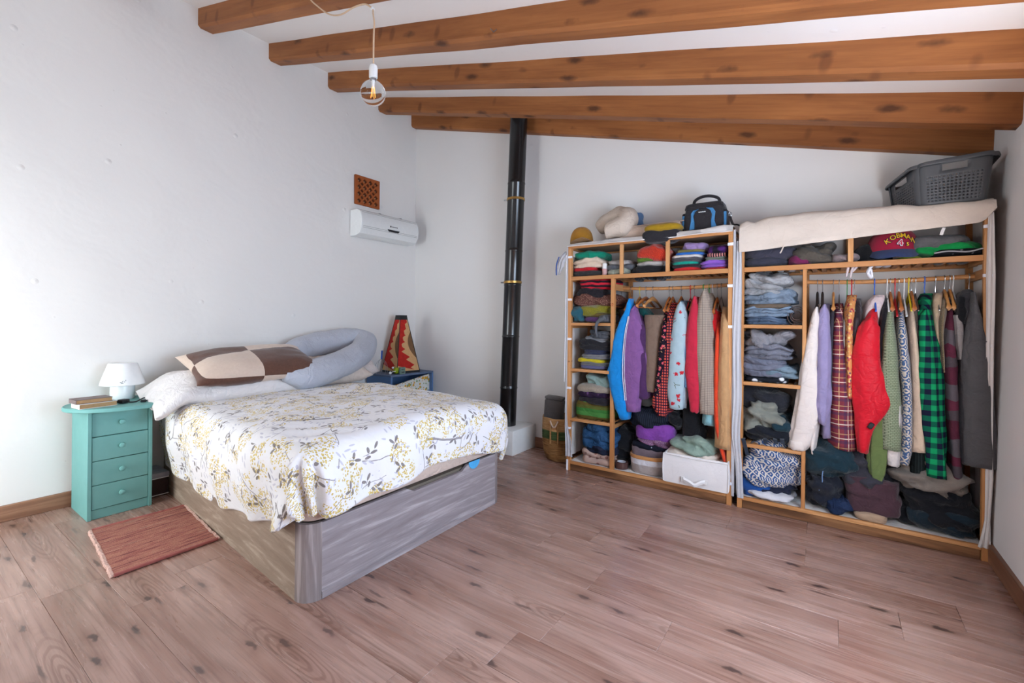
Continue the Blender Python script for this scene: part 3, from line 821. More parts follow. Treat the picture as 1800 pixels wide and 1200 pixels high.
# the empty end of the pillowcase droops
def droop(p):
    k = sstep(-2.60, -2.80, p.y); return Vector((p.x + .05 * k, p.y - .03 * k, p.z - .10 * k + .02 * k * math.sin(p.x * 40)))
mb.move(droop)
solo('pillow', 'white pillow under the brown checked cushion, its case end drooping over the nightstand', 'pillow', mb, M_PW, 'pillows at the head of the bed', angle=180)
mb = pillow((.40, -1.45, .79), .23, .33, .10, Euler((0, math.radians(16), math.radians(4))), 22, .02, .06)
solo('pillow', 'beige pillow framed by the loop of the grey body pillow', 'pillow', mb, fabric((214, 198, 186), .85, .05, 300), 'pillows at the head of the bed', angle=180)
mb = pillow((.28, -1.12, .80), .17, .22, .10, Euler((0, math.radians(25), math.radians(8))), 23, .02, .06)
solo('pillow', 'pale pillow corner peeking out behind the right bend of the grey body pillow', 'pillow', mb, fabric((220, 206, 200), .85, .05, 300), 'pillows at the head of the bed', angle=180)
# patchwork cushion
t = NT('patchwork_suede', .85, .15); s = t.sep(t.co('Generated'))
sg = lambda v, m=.5: t.math('SIGN', t.math('SUBTRACT', v, m))
xx = t.math('ADD', t.math('MULTIPLY', s[0], 1.0), 0)
pr = t.math('MULTIPLY', sg(s[0], .46), sg(s[1], .47))
g = t.math('SUBTRACT', s[2], t.math('ADD', .52, t.math('MULTIPLY', t.math('SUBTRACT', s[0], .5), -.72)))
pr = t.math('MULTIPLY', pr, t.math('SIGN', g))
f = t.math('MULTIPLY', t.math('ADD', pr, 1.0), .5)
t.col(t.mix(f, t.mix(t.noise(t.co(), 60, 3), lin((206, 182, 164)), lin((220, 198, 182))), t.mix(t.noise(t.co(), 60, 3), lin((84, 56, 46)), lin((108, 74, 60)))))
t.bump(t.noise(t.co(), 90, 3), .2, .002); t.set('Sheen Weight', .3)
mb = pillow((.52, -2.15, .905), .25, .44, .095, Euler((math.radians(3), math.radians(19), math.radians(-4))), 24, .012, .10, 36)
solo('cushion', 'brown and beige checked patchwork cushion lying on the white pillow', 'cushion', mb, t.m, angle=180)
# grey U-shaped body pillow
pth = [P(500, 668, x=.70), P(535, 667, x=.70), P(575, 655, x=.66), P(615, 638, x=.56), P(637, 622, x=.42), P(640, 607, x=.29), P(622, 602, x=.20), P(590, 606, x=.17), P(555, 612, x=.17), P(525, 622, x=.19), P(505, 640, x=.26)]
pth = smooth_path(pth, 7); rad_ = []
N = len(pth)
for i in range(N):
    u = i / (N - 1); rad_.append(lerp(.05, .118, sstep(0, .13, u)) * (1 - .3 * sstep(.9, 1, u)))
mb = MB(); mb.tube(pth, rad_, 28)
def wrk(p):
    k = n3(p.x * 9, p.y * 30, p.z * 9, 31) * .006 + n3(p.x * 5, p.y * 5, p.z * 5, 32) * .014
    return p + Vector((k, 0, k))
mb.move(wrk)
solo('body_pillow', 'grey U-shaped body pillow leaning against the wall behind the duvet', 'pillow', mb, fabric((184, 186, 196), .85, .06, 300), 'pillows at the head of the bed', angle=180)

# ------------------------------------------------------------------ teal nightstand and what stands on it
ns_ = thing('nightstand', 'teal painted nightstand with four drawers and an oval top', 'nightstand', (.23, -2.91, 0))
nx0, nx1, ny0, ny1, nzt = .055, .415, -3.072, -2.748, .668
th = .02
part(ns_, 'side_panel', MB().box(nx0, nx1, ny0, ny0 + th, 0, nzt, .002), M_TEAL)
part(ns_, 'side_panel', MB().box(nx0, nx1, ny1 - th, ny1, 0, nzt, .002), M_TEAL)
part(ns_, 'back_panel', MB().box(nx0, nx0 + .008, ny0 + th, ny1 - th, .0, nzt, .001), M_TEAL)
part(ns_, 'kickboard', MB().box(nx1 - .03, nx1 - .012, ny0 + th, ny1 - th, 0, .058, .002), M_TEAL)
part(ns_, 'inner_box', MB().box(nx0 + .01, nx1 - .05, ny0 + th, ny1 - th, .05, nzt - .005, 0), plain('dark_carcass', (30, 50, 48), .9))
dz = (nzt - .010 - .062) / 4
for k in range(4):
    z0 = .062 + k * dz; z1 = z0 + dz - .004
    d = part(ns_, 'drawer', MB().box(nx1 - .045, nx1 - .004 - (.006 if k == 3 else 0), ny0 + th + .002, ny1 - th - .002, z0, z1, .002), M_TEAL)
    kb = MB().lathe([(.006, 0), (.0065, .010), (.013, .016), (.0165, .024), (.015, .033), (.008, .038)], (0, 0, 0), 20)
    kb.move(lambda p: Vector((nx1 - .004 + p.z, (ny0 + ny1) / 2 + p.x, (z0 + z1) / 2 + .006 + p.y)))
    part(d, 'knob', kb, M_TEAL)
ov = [(.285 + .262 * math.cos(a), -2.868 + .293 * math.sin(a)) for a in [2 * math.pi * k / 56 for k in range(56)]]
ins = lambda f: [(.285 + (x - .285) * f, -2.868 + (y + 2.868) * f) for x, y in ov]
mb = MB(); mb.loft([[(max(x, .012), y, z) for x, y in ins(f)] for f, z in ((.985, .668), (1.0, .672), (1.0, .688), (.985, .693))])
part(ns_, 'table_top', mb, M_TEAL, angle=30)
NT_ = .693
# lamp
lp = P(228, 700, z=NT_); lx, ly = .150, -2.838
t = thing('table_lamp', 'small white glass mushroom lamp on the teal nightstand', 'lamp', (lx, ly, NT_))
part(t, 'base', MB().lathe([(.060, 0), (.064, .005), (.067, .036), (.066, .105), (.060, .12)], (lx, ly, NT_), 32), M_OPAL)
part(t, 'shade', MB().lathe([(.062, .108), (.120, .098), (.122, .100), (.118, .12), (.080, .238), (.074, .244), (.001, .246)], (lx, ly, NT_), 40), M_OPAL)
mk = MB()
for k, (a, b) in enumerate(((-.010, .0), (0, .006), (.010, .002), (.004, -.006), (-.004, -.004), (.016, .012))):
    mk.box(lx + .1175, lx + .1190, ly - .03 + a - .004, ly - .03 + a + .004, NT_ + .122 + b - .0015, NT_ + .122 + b + .0015, 0, rot=Matrix.Rotation(k * .9, 3, 'X'))
mk.move(lambda p: Vector((lx + (p.x - lx) * .97, p.y, p.z)))
part(t, 'sprig_motif', mk, plain('lamp_motif', (110, 110, 116), .6))
# books
def book(name, label, cx, cy, z, w, d, h, rz, cover, pages):
    t = thing(name, label, 'book', (cx, cy, z), 'books on the nightstand'); rot = Matrix.Rotation(rz, 3, 'Z'); pv = (cx, cy, z)
    pg = MB().box(cx - w / 2 + .004, cx + w / 2 - .003, cy - d / 2 + .003, cy + d / 2 - .003, z + .003, z + h - .003, .001, rot=rot, piv=pv)
    part(t, 'pages', pg, pages)
    cv = MB().box(cx - w / 2, cx + w / 2, cy - d / 2, cy + d / 2, z, z + .003, .001, rot=rot, piv=pv).box(cx - w / 2, cx + w / 2, cy - d / 2, cy + d / 2, z + h - .003, z + h, .001, rot=rot, piv=pv)
    cv.box(cx - w / 2, cx + w / 2, cy - d / 2, cy - d / 2 + .003, z, z + h, .001, rot=rot, piv=pv)
    part(t, 'cover', cv, cover)
PGS = stripes([(0, (206, 168, 122)), (.5, (190, 150, 108))], .004, 2, 'book_pages')
book('book', 'white covered book lying under the brown book on the nightstand', .37, -3.03, NT_, .12, .185, .030, math.radians(6), plain('white_cover', (232, 230, 226), .5), PGS)
book('book', 'brown covered book on top of the white book on the nightstand', .36, -3.045, NT_ + .030, .12, .175, .026, math.radians(4), plain('brown_cover', (120, 102, 100), .5), PGS)
# charger with cable
cp = Vector((.37, -2.885, NT_))
t = thing('phone_charger', 'black plug-in charger with a curled cable on the nightstand', 'charger', tuple(cp))
part(t, 'plug_body', MB().box(cp.x - .022, cp.x + .022, cp.y - .032, cp.y + .02, NT_ + .002, NT_ + .026, .006, 2, rot=Matrix.Rotation(.5, 3, 'Z')), M_DARK)
part(t, 'cable', MB().tube(smooth_path([(cp.x + .02, cp.y + .01, NT_ + .008), (cp.x + .03, cp.y + .05, NT_ + .006), (cp.x + .01, cp.y + .10, NT_ + .022), (cp.x + .03, cp.y + .125, NT_ + .018), (cp.x + .055, cp.y + .10, NT_ + .008)], 6), .004, 8), M_DARK)
part(t, 'connector', MB().box(cp.x + .046, cp.x + .066, cp.y + .068, cp.y + .098, NT_ + .001, NT_ + .017, .004, rot=Matrix.Rotation(-.4, 3, 'Z')), M_DARK)
# dark storage box with white edging between nightstand and bed
bx = thing('floor_box', 'dark box with white piped edges on the floor between nightstand and bed', 'box', (.17, -2.665, 0))
part(bx, 'body', MB().box(.05, .28, -2.74, -2.61, 0, .13, .01, 2), fabric((64, 48, 46)))
part(bx, 'lid', MB().box(.045, .285, -2.742, -2.606, .13, .165, .008, 2), fabric((150, 150, 158)))
for z in (.012, .128): part(bx, 'piping', MB().tube([(.281, -2.74, z), (.281, -2.61, z)], .003, 6), M_WHITE)

# rug
def rugm():
    t = NT('rag_rug', .95, .1); c = t.co(); s = t.sep(c)
    st = t.noise(t.mapv(c, (75, 3.0, 1), rot=(0, 0, .06)), 1.0, 3, .7)
    col = t.ramp(st, [(.28, lin((60, 44, 58))), (.40, lin((128, 72, 70))), (.46, lin((166, 104, 92))), (.52, lin((186, 134, 112))), (.57, lin((140, 66, 66))), (.64, lin((196, 150, 128))), (.72, lin((92, 66, 78)))])
    tw = t.noise(t.mapv(c, (90, 160, 1)), 1.0, 2)
    t.col(t.mix(t.math('MULTIPLY', tw, .3), col, lin((120, 80, 76)))); t.bump(t.math('ADD', st, t.math('MULTIPLY', tw, .6)), .9, .006); return t.m
rc = [Vector((.606, -3.093, 0)), Vector((1.304, -3.163, 0)), Vector((1.30, -2.712, 0)), Vector((.628, -2.640, 0))]
rug = thing('rag_rug', 'red and pink woven rag rug on the floor beside the bed', 'rug', (.96, -2.9, .001))
mb = MB(); nu, nv = 70, 30
def rp(u, v, z): 
    p = rc[0].lerp(rc[1], u).lerp(rc[3].lerp(rc[2], u), v); return Vector((p.x + .004 * n3(v * 9, 0, 0, 41) * 1, p.y + .006 * n3(u * 12, v * 2, 0, 42), z))
top = [[rp(i / nu, j / nv, .012 + .002 * math.sin(i * math.pi * .999) + .0025 * n3(i * .9, j * .3, 0, 43)) for j in range(nv + 1)] for i in range(nu + 1)]
rings = []
for i in range(nu + 1):
    a = top[i]; rings.append(a + [Vector((p.x, p.y, .001)) for p in reversed(a)])
mb.loft(rings); part(rug, 'weave', mb, rugm(), angle=60)
for u0 in (0, 1):
    pts = [rp(u0, k / 12, .010) for k in range(13)]
    part(rug, 'hem', MB().tube(pts, .009, 8), fabric((160, 92, 86)))
for v0, nm in ((0, 1), (1, 2)):
    mb = MB(); random.seed(8 + nm)
    for k in range(46):
        u = (k + .5) / 46; p = rp(u, v0, .008); dr = (-1 if v0 == 0 else 1)
        mb.tube([p, p + Vector((.004 * random.uniform(-1, 1), dr * .008, .002)), p + Vector((.006 * random.uniform(-1, 1), dr * .014, -.005))], [.0075, .0085, .004], 6)
    part(rug, 'knotted_edge', mb, fabric((214, 176, 162)), kind='stuff')

# ------------------------------------------------------------------ blue bedside table in the far corner
BT = .672
t = thing('bedside_table', 'blue painted bedside table with a floral drawer in the far corner', 'nightstand', (.22, -.44, 0))
M_BLUE = plain('blue_paint', (92, 124, 168), .55)
M_BLUED = plain('blue_paint_top', (96, 112, 138), .55)
part(t, 'table_top', MB().box(.03, .42, -.745, -.135, BT - .022, BT, .003), M_BLUED)
for y in (-.745, -.157): part(t, 'side_panel', MB().box(.03, .418, y, y + .022, 0, BT - .022, .002), M_BLUE)
part(t, 'back_panel', MB().box(.03, .04, -.723, -.157, 0, BT - .022, .001), M_BLUE)
part(t, 'shelf', MB().box(.04, .41, -.723, -.157, BT - .24, BT - .22, .001), M_BLUE)
dp = speckle((224, 222, 214), [((214, 158, 40), .8, .42), ((120, 148, 96), 1.0, .36), ((206, 140, 60), 1.7, .3)], 26, name='floral_paper', stretch=(1, 1, 1))
dr = MB().box(.36, .378, -.72, -.16, BT - .215, BT - .035, .002)
rot = Matrix.Rotation(math.radians(-7), 3, 'X')
dr.move(lambda p: Vector((.38, -.16, BT - .03)) + Matrix.Rotation(math.radians(9), 3, 'X') @ (p - Vector((.38, -.16, BT - .03))))
part(t, 'drawer_front', dr, dp, 'floral papered drawer front, crooked')
# red batik lamp
lc = (.22, -.44)
def batik():
    t = NT('batik_shade', .7, .25); s = t.sep(t.co('UV'))
    u, v = s[0], s[1]      # u 0..1 across a face, v 0..1 up
    saw = t.math('PINGPONG', t.math('ADD', t.math('MULTIPLY', v, 7.0), t.math('MULTIPLY', u, .9)), .5)
    edge = t.math('ADD', t.math('ADD', .34, t.math('MULTIPLY', t.math('ABSOLUTE', t.math('SUBTRACT', v, .45)), .75)), t.math('MULTIPLY', saw, .46))
    leaf = t.math('GREATER_THAN', u, edge)
    core = t.math('GREATER_THAN', u, t.math('ADD', .76, t.math('MULTIPLY', t.math('POWER', t.math('ABSOLUTE', t.math('SUBTRACT', v, .5)), 2.0), 3.4)))
    n = t.noise(t.co('Object'), 40, 4)
    red = t.mix(n, lin((150, 24, 22)), lin((206, 44, 30))); tan = t.mix(n, lin((196, 148, 98)), lin((214, 170, 120))); br = t.mix(n, lin((104, 76, 50)), lin((134, 98, 66)))
    c = t.mix(leaf, red, tan); c = t.mix(core, c, br)
    foot = t.math('LESS_THAN', t.math('ADD', v, t.math('MULTIPLY', u, .14)), .12); c = t.mix(foot, c, tan)
    t.col(c); return t.m
MBAT = batik()
t = thing('batik_lamp', 'tall tapering red and tan batik lamp on the blue bedside table', 'lamp', (lc[0], lc[1], BT))
def sq(z, r, rz=math.radians(38)): return [(lc[0] + r * math.cos(rz + math.pi / 2 * k), lc[1] + r * math.sin(rz + math.pi / 2 * k), z) for k in range(4)]
rb, rt, zb, zt = .205, .068, BT + .022, BT + .575
for k in range(4):
    a, b = sq(zb, rb)[k], sq(zb, rb)[(k + 1) % 4]; c, d = sq(zt, rt)[(k + 1) % 4], sq(zt, rt)[k]
    ia, ib = sq(zb, rb - .006)[k], sq(zb, rb - .006)[(k + 1) % 4]; ic, id_ = sq(zt, rt - .006)[(k + 1) % 4], sq(zt, rt - .006)[k]
    mb = MB(); mb.add([a, b, c, d, ia, ib, ic, id_], [(0, 1, 2, 3), (7, 6, 5, 4), (0, 4, 5, 1), (2, 6, 7, 3), (1, 5, 6, 2), (3, 7, 4, 0)])
    mb.uv = [(0, 0), (1, 0), (1, 1), (0, 1)] * 2
    part(t, 'shade_panel', mb, MBAT, fixn=True)
    part(t, 'corner_rod', MB().tube([Vector(a), Vector(d)], .004, 6), M_DARK)
mb = MB(); mb.loft([sq(BT, rb + .004), sq(BT + .022, rb + .002)]); part(t, 'base', mb, M_DARK)
mb = MB(); mb.loft([sq(zt, rt + .003), sq(zt + .05, rt - .006)]); part(t, 'cap', mb, M_DARK)
# head massager
hm = P(664, 652, z=BT); hx, hy = .20, -.69
t = thing('head_massager', 'wire head massager with a blue handle on the blue table', 'massager', (hx, hy, BT))
part(t, 'handle', MB().tube([(hx, hy, BT + .155), (hx + .004, hy + .003, BT + .245)], .008, 10), plain('blue_handle', (30, 84, 180), .4))
for k in range(8):
    a = 2 * math.pi * k / 8
    part(t, 'prong', MB().tube(smooth_path([(hx, hy, BT + .155), (hx + .035 * math.cos(a), hy + .035 * math.sin(a), BT + .135), (hx + .062 * math.cos(a), hy + .062 * math.sin(a), BT + .08), (hx + .066 * math.cos(a), hy + .066 * math.sin(a), BT + .004)], 5), .0016, 5), M_STEEL)
gx, gy = .335, -.60
t = thing('green_toy', 'round lime green ornament in front of the batik lamp', 'ornament', (gx, gy, BT))
part(t, 'ball', MB().lathe([(.003, .0)] + [(.034 * math.sin(math.pi * k / 12), .034 - .034 * math.cos(math.pi * k / 12)) for k in range(1, 12)] + [(.003, .068)], (gx, gy, BT), 20), plain('lime', (150, 166, 26), .5))
part(t, 'white_tip', MB().lathe([(.003, 0), (.011, .006), (.012, .014), (.003, .022)], (gx - .02, gy - .034, BT + .055), 12), M_WHITE)
wx, wy = .33, -.68
t = thing('earphones', 'white earphones with a short cable on the blue table', 'earphones', (wx, wy, BT))
part(t, 'earbud', MB().lathe([(.004, 0), (.014, .006), (.015, .02), (.006, .03)], (wx, wy, BT), 14), M_WHITE)
part(t, 'cable', MB().tube(smooth_path([(wx, wy + .01, BT + .02), (wx + .02, wy + .05, BT + .03), (wx + .03, wy + .12, BT + .006), (wx + .045, wy + .16, BT + .005)], 5), .003, 6), M_WHITE)
kx, ky = .395, -.575
t = thing('desk_ornament', 'small square grey green block with a face-like front on the blue table', 'ornament', (kx, ky, BT))
part(t, 'case', MB().box(kx - .012, kx + .012, ky - .036, ky + .036, BT, BT + .072, .003), plain('greygreen', (112, 134, 122), .5))
for a, b, c, d in ((-.018, -.006, .045, .052), (.006, .018, .045, .052), (-.017, .017, .016, .024), (-.018, -.012, .010, .030), (.012, .018, .010, .030)):
    part(t, 'face_marking', MB().box(kx + .0115, kx + .0135, ky + a, ky + b, BT + c, BT + d, 0), M_DARK)
# ------------------------------------------------------------------ the two open pine wardrobes
FY, BY = -.459, -.045
ROD = -.262
SH = (1.62, 1.236, .854, .440, .080)          # tops of the shelf fronts
def xw(px, py=600, y=FY): return P(px, py, y=y).x
X1L, X1R = 2.300, 3.566
X2L, X2R = 3.600, 4.806
X1M0, X1M1 = 2.682, 2.722
X2M0, X2M1 = 3.966, 3.996
POST = .032
STRAP = fabric((236, 234, 240), .8, .03)
def wardrobe(label, xl, xr, xm0, xm1, dividers, cover):
    t = thing('wardrobe', label, 'wardrobe', ((xl + xr) / 2, (FY + BY) / 2, 0), 'open pine wardrobes')
    H = 1.875
    for x in (xl, xr - POST):
        part(t, 'post', MB().box(x, x + POST, FY, FY + POST, 0, H, .002), M_PINEZ)
        part(t, 'post', MB().box(x, x + POST, BY - POST, BY, 0, H, .002), M_PINEZ)
    part(t, 'post', MB().box(xm0, xm1 - .008, FY + .002, FY + POST, .06, SH[0] - .03, .002), M_PINEZ)
    part(t, 'post', MB().box(xm0, xm1 - .008, BY - POST, BY - .002, .06, SH[0] - .03, .002), M_PINEZ)
    # long rails: top, upper shelf, bottom
    for z1, h in ((H + .012, .034), (SH[0], .032), (SH[4], .024)):
        for y0, y1 in ((FY - .002, FY + .020), (BY - .022, BY)):
            part(t, 'rail', MB().box(xl + (POST if z1 < 1.8 else 0), xr - (POST if z1 < 1.8 else 0), y0, y1, z1 - h, z1, .002), M_PINEX)
        for x in (xl + .004, xr - .026):
            part(t, 'rail', MB().box(x, x + .022, FY + .033, BY - .033, z1 - h - .004, z1 - .004, .002), M_PINEY)
    part(t, 'top_board', MB().box(xl + .03, xr - .03, FY + .022, BY - .024, H - .012, H + .004, .001), plain('hardboard', (150, 126, 104), .85))
    # slats of the upper shelf
    n = 22
    for k in range(n):
        x = lerp(xl + .045, xr - .07, k / (n - 1))
        part(t, 'slat', MB().box(x, x + .028, FY + .022, BY - .024, SH[0] - .018, SH[0] - .006, .001), M_PINEY)
    # side column shelves
    for z in SH[1:4]:
        for y0, y1 in ((FY, FY + .02), (BY - .022, BY - .002)):
            part(t, 'shelf_rail', MB().box(xl + POST, xm0, y0, y1, z - .024, z, .002), M_PINEX)
        for k in range(7):
            x = lerp(xl + .04, xm0 - .035, k / 6)
            part(t, 'slat', MB().box(x, x + .03, FY + .021, BY - .023, z - .016, z - .004, .001), M_PINEY)
        for x in (xl + .006, xm0 + .006):
            part(t, 'rail', MB().box(x, x + .02, FY + .033, BY - .033, z - .046, z - .018, .002), M_PINEY)
    # bottom board under a pale cloth and the kickboard below
    part(t, 'bottom_board', MB().box(xl + .02, xr - .02, FY + .021, BY - .023, SH[4] - .022, SH[4] - .004, .001), M_SHEET)
    part(t, 'kickboard', MB().box(xl + POST + .002, xr - POST - .002, FY + .006, FY + .02, .001, SH[4] - .025, .002), M_KICK)
    # upright dividers on the upper shelf
    for x in dividers:
        part(t, 'divider', MB().box(x - .014, x + .014, FY, FY + .022, SH[0], H - .022, .002), M_PINEZ)
        part(t, 'divider', MB().box(x - .014, x + .014, BY - .024, BY - .002, SH[0], H - .022, .002), M_PINEZ)
    # clothes rail and the boards that carry it
    rz = 1.522
    pts = [(lerp(xm1 - .03, xr - .03, k / 10), ROD, rz - .012 * math.sin(math.pi * k / 10)) for k in range(11)]
    part(t, 'clothes_rail', MB().tube(pts, .0135, 14), M_PINEX)
    for x in (xm1 - .030, xr - .03):
        part(t, 'rail_bracket', MB().box(x, x + .018, FY + .033, BY - .033, rz - .024, rz + .026, .002), M_PINEY)
    return t
def cloth_strip(root, name, pts, w, axis, mat, th=.004, seed=0, amp=.012):
    """hanging strip: pts = centre line (top to bottom), w = width list, axis = unit vector of the width"""
    pts = smooth_path(pts, 6); n = len(pts); rings = []; ax = Vector(axis)
    nrm = Vector((0, 0, 1)).cross(ax).normalized()
    for i, p in enumerate(pts):
        u = i / (n - 1); ww = interp([(k / (len(w) - 1), v) for k, v in enumerate(w)], u)
        row = []
        for k in range(9):
            q = k / 8 - .5
            row.append(p + ax * (q * ww) + nrm * (amp * math.sin(q * 13 + u * 5 + seed) * min(1, ww / .05) + amp * .8 * n3(u * 7, q * 3, 0, seed)))
        rings.append(row + [r + nrm * th for r in reversed(row)])
    mb = MB(); mb.loft(rings); return part(root, name, mb, mat, angle=60)

W1 = wardrobe('left open pine wardrobe with a camera bag and pillow on top', X1L, X1R, X1M0, X1M1,
              [xw(1090, 440), xw(1171, 430)], 1)
W2 = wardrobe('right open pine wardrobe under a canvas cover and laundry basket', X2L, X2R, X2M0, X2M1,
              [xw(1493, 420)], 2)
def side_cloth(root, x, z0, z1, seed, mat=M_SHEET, y0=FY + .01, y1=BY):
    rings = []
    for i in range(25):
        z = lerp(z1, z0, i / 24); row = []
        for k in range(15):
            y = lerp(y0, y1, k / 14); row.append(Vector((x + .006 * math.sin(y * 60 + seed + z * 2) + .004 * n3(y * 6, z * 3, 0, seed), y, z)))
        rings.append(row + [r + Vector((.003, 0, 0)) for r in reversed(row)])
    mb = MB(); mb.loft(rings); return part(root, 'side_cloth', mb, mat, angle=60)
side_cloth(W1, X1L - .008, .10, 1.80, 51)
side_cloth(W1, X1R + .006, .08, 1.84, 52)
side_cloth(W2, X2L - .012, .08, 1.80, 53)
side_cloth(W2, X2R - .006, .08, 1.86, 54)
cloth_strip(W1, 'cloth_edge', [(X1L - .004, FY - .006, z) for z in (1.87, 1.4, .9, .5)] + [(X1L + .004, FY - .010, .36), (X1L + .022, FY - .014, .25), (X1L + .030, FY - .014, .12)], [.012, .012, .014, .016, .03, .05, .06], (1, 0, 0), M_WSHEET, seed=1, amp=.004)
cloth_strip(W1, 'cloth_edge', [(X1R + .008, FY - .006, z) for z in (1.88, 1.4, .9, .5, .07)], [.014, .02, .018, .02, .016], (1, 0, 0), M_WSHEET, seed=2, amp=.003)
cloth_strip(W2, 'cloth_edge', [(X2L + .002, FY - .008, z) for z in (1.80, 1.5)] + [(X2L - .004, FY - .012, 1.1), (X2L + .002, FY - .014, .75), (X2L - .006, FY - .016, .5), (X2L + .010, FY - .012, .3), (X2L + .022, FY - .010, .07)], [.03, .04, .05, .05, .05, .04, .04], (1, 0, 0), M_WSHEET, seed=3, amp=.004)
cloth_strip(W2, 'cloth_edge', [(X2R - .008, FY - .008, z) for z in (1.84, 1.5, 1.1, .75)] + [(X2R - .006, FY - .010, .45), (X2R - .012, FY - .012, .22), (X2R - .022, FY - .012, .075)], [.02, .035, .03, .03, .03, .02, .05], (1, 0, 0), M_SHEET, seed=4, amp=.007)
for z in (1.775, 1.42, 1.09, .68, .345, .0): part(W1, 'elastic_loop', MB().box(X1L - .003, X1L + POST + .004, FY - .005, FY + .010, max(.002, z), z + .018, .002) if z > 0 else MB().box(X1L, X1L + .016, FY - .004, FY, .0, .09, .001), STRAP)
for z in (1.775, 1.49, 1.21, .14): part(W1, 'elastic_loop', MB().box(X1R - POST - .004, X1R + .006, FY - .005, FY + .010, z, z + .02, .002), STRAP)
for z in (1.78,): part(W2, 'elastic_loop', MB().box(X2L - .004, X2L + POST, FY - .005, FY + .010, z, z + .02, .002), STRAP)
for z in (1.76, 1.50, 1.13, .5): part(W2, 'elastic_loop', MB().box(X2R - POST - .003, X2R + .006, FY - .005, FY + .010, z, z + .018, .002), STRAP)
# loose white thread hanging by the left wardrobe, and the cover flap at its top left corner
part(W1, 'loose_cord', MB().tube(smooth_path([(X1L - .012, FY - .006, 1.80), (X1L - .016, FY - .008, 1.3), (X1L - .020, FY - .008, .85), (X1L - .022, FY - .010, .74)], 5), .003, 6), STRAP)
cloth_strip(W1, 'cover_flap', [(X1L - .012, FY + .02, 1.84), (X1L - .05, FY - .01, 1.78), (X1L - .062, FY - .02, 1.71), (X1L - .078, FY - .02, 1.64)], [.05, .07, .05, .025], (1, 0, 0), M_WSHEET, seed=5, amp=.008)
cloth_strip(W1, 'flap_binding', [(X1L - .068, FY - .036, 1.79), (X1L - .092, FY - .036, 1.72), (X1L - .092, FY - .036, 1.635)], [.010, .012, .010], (1, 0, 0), fabric((70, 92, 150)), seed=6, amp=.002)

# cotton covers over the tops
def top_cover(root, name, xl, xr, z, flap, mat, seed, roll):
    rings = []; n = 60
    for i in range(n + 1):
        u = i / n; x = lerp(xl, xr, u)
        fl_ = flap(u); prof = []
        b = .006 * n3(x * 5, 0, 0, seed)
        wr = lambda k: .014 * n3(x * 11, k * 1.7, 1, seed) + .010 * n3(x * 4, k, 2, seed)
        prof.append((BY - .02, z + .006)); prof.append((BY - .15, z + .012 + wr(1)))
        prof.append((BY - .28, z + .016 + wr(2)))
        rb = roll(u)
        prof.append((FY + .06, z + .016 + rb * .8 + wr(3))); prof.append((FY + .02, z + .012 + rb + wr(4) * .5)); prof.append((FY - .004, z + .006 + rb * .6))
        prof.append((FY - .012, z - .01)); 
        for k in range(1, 6):
            q = k / 5; prof.append((FY - .014 - .014 * q * (1 + math.sin(x * 13 + seed + q * 2)) * .5 - .010 * n3(x * 9, q * 3, 0, seed + 1), z - .01 - fl_ * q))
        pts = [Vector((x, y, zz)) for y, zz in prof]
        rings.append(pts + [p + Vector((0, .004, -.005)) for p in reversed(pts)])
    mb = MB(); mb.loft(rings); return part(root, name, mb, mat, angle=70)
top_cover(W2, 'canvas_cover', X2L + .004, X2R + .012, 1.892, lambda u: interp([(0, .155), (.1, .150), (.5, .118), (.9, .092), (.96, .085), (1, .02)], u), M_CANVAS, 61,
          lambda u: interp([(0, .012), (.03, .040), (.07, .012), (.13, .040), (.3, .045), (.5, .04), (.68, .03), (.75, .012), (1, .012)], u))
top_cover(W1, 'cotton_cover', X1L + .002, X1R - .004, 1.886, lambda u: .002 + .012 * max(0, n3(u * 9, 0, 0, 62)), M_SHEET, 63,
          lambda u: interp([(0, .0), (.3, .006), (.6, .004), (.8, .012), (.95, .035), (1, .02)], u))
cord = [(xw(1376, 425), FY - .03, 1.742), (xw(1373, 428), FY - .034, 1.715), (xw(1370, 432), FY - .034, 1.695)]
part(W2, 'tie_cord', MB().tube(smooth_path(cord, 4), .004, 6), M_CANVAS)
part(W2, 'tie_tape', MB().box(xw(1649, 405), xw(1655, 405), FY - .034, FY - .031, 1.735, 1.775, 0, rot=Matrix.Rotation(.3, 3, 'Y')), M_SHEET)

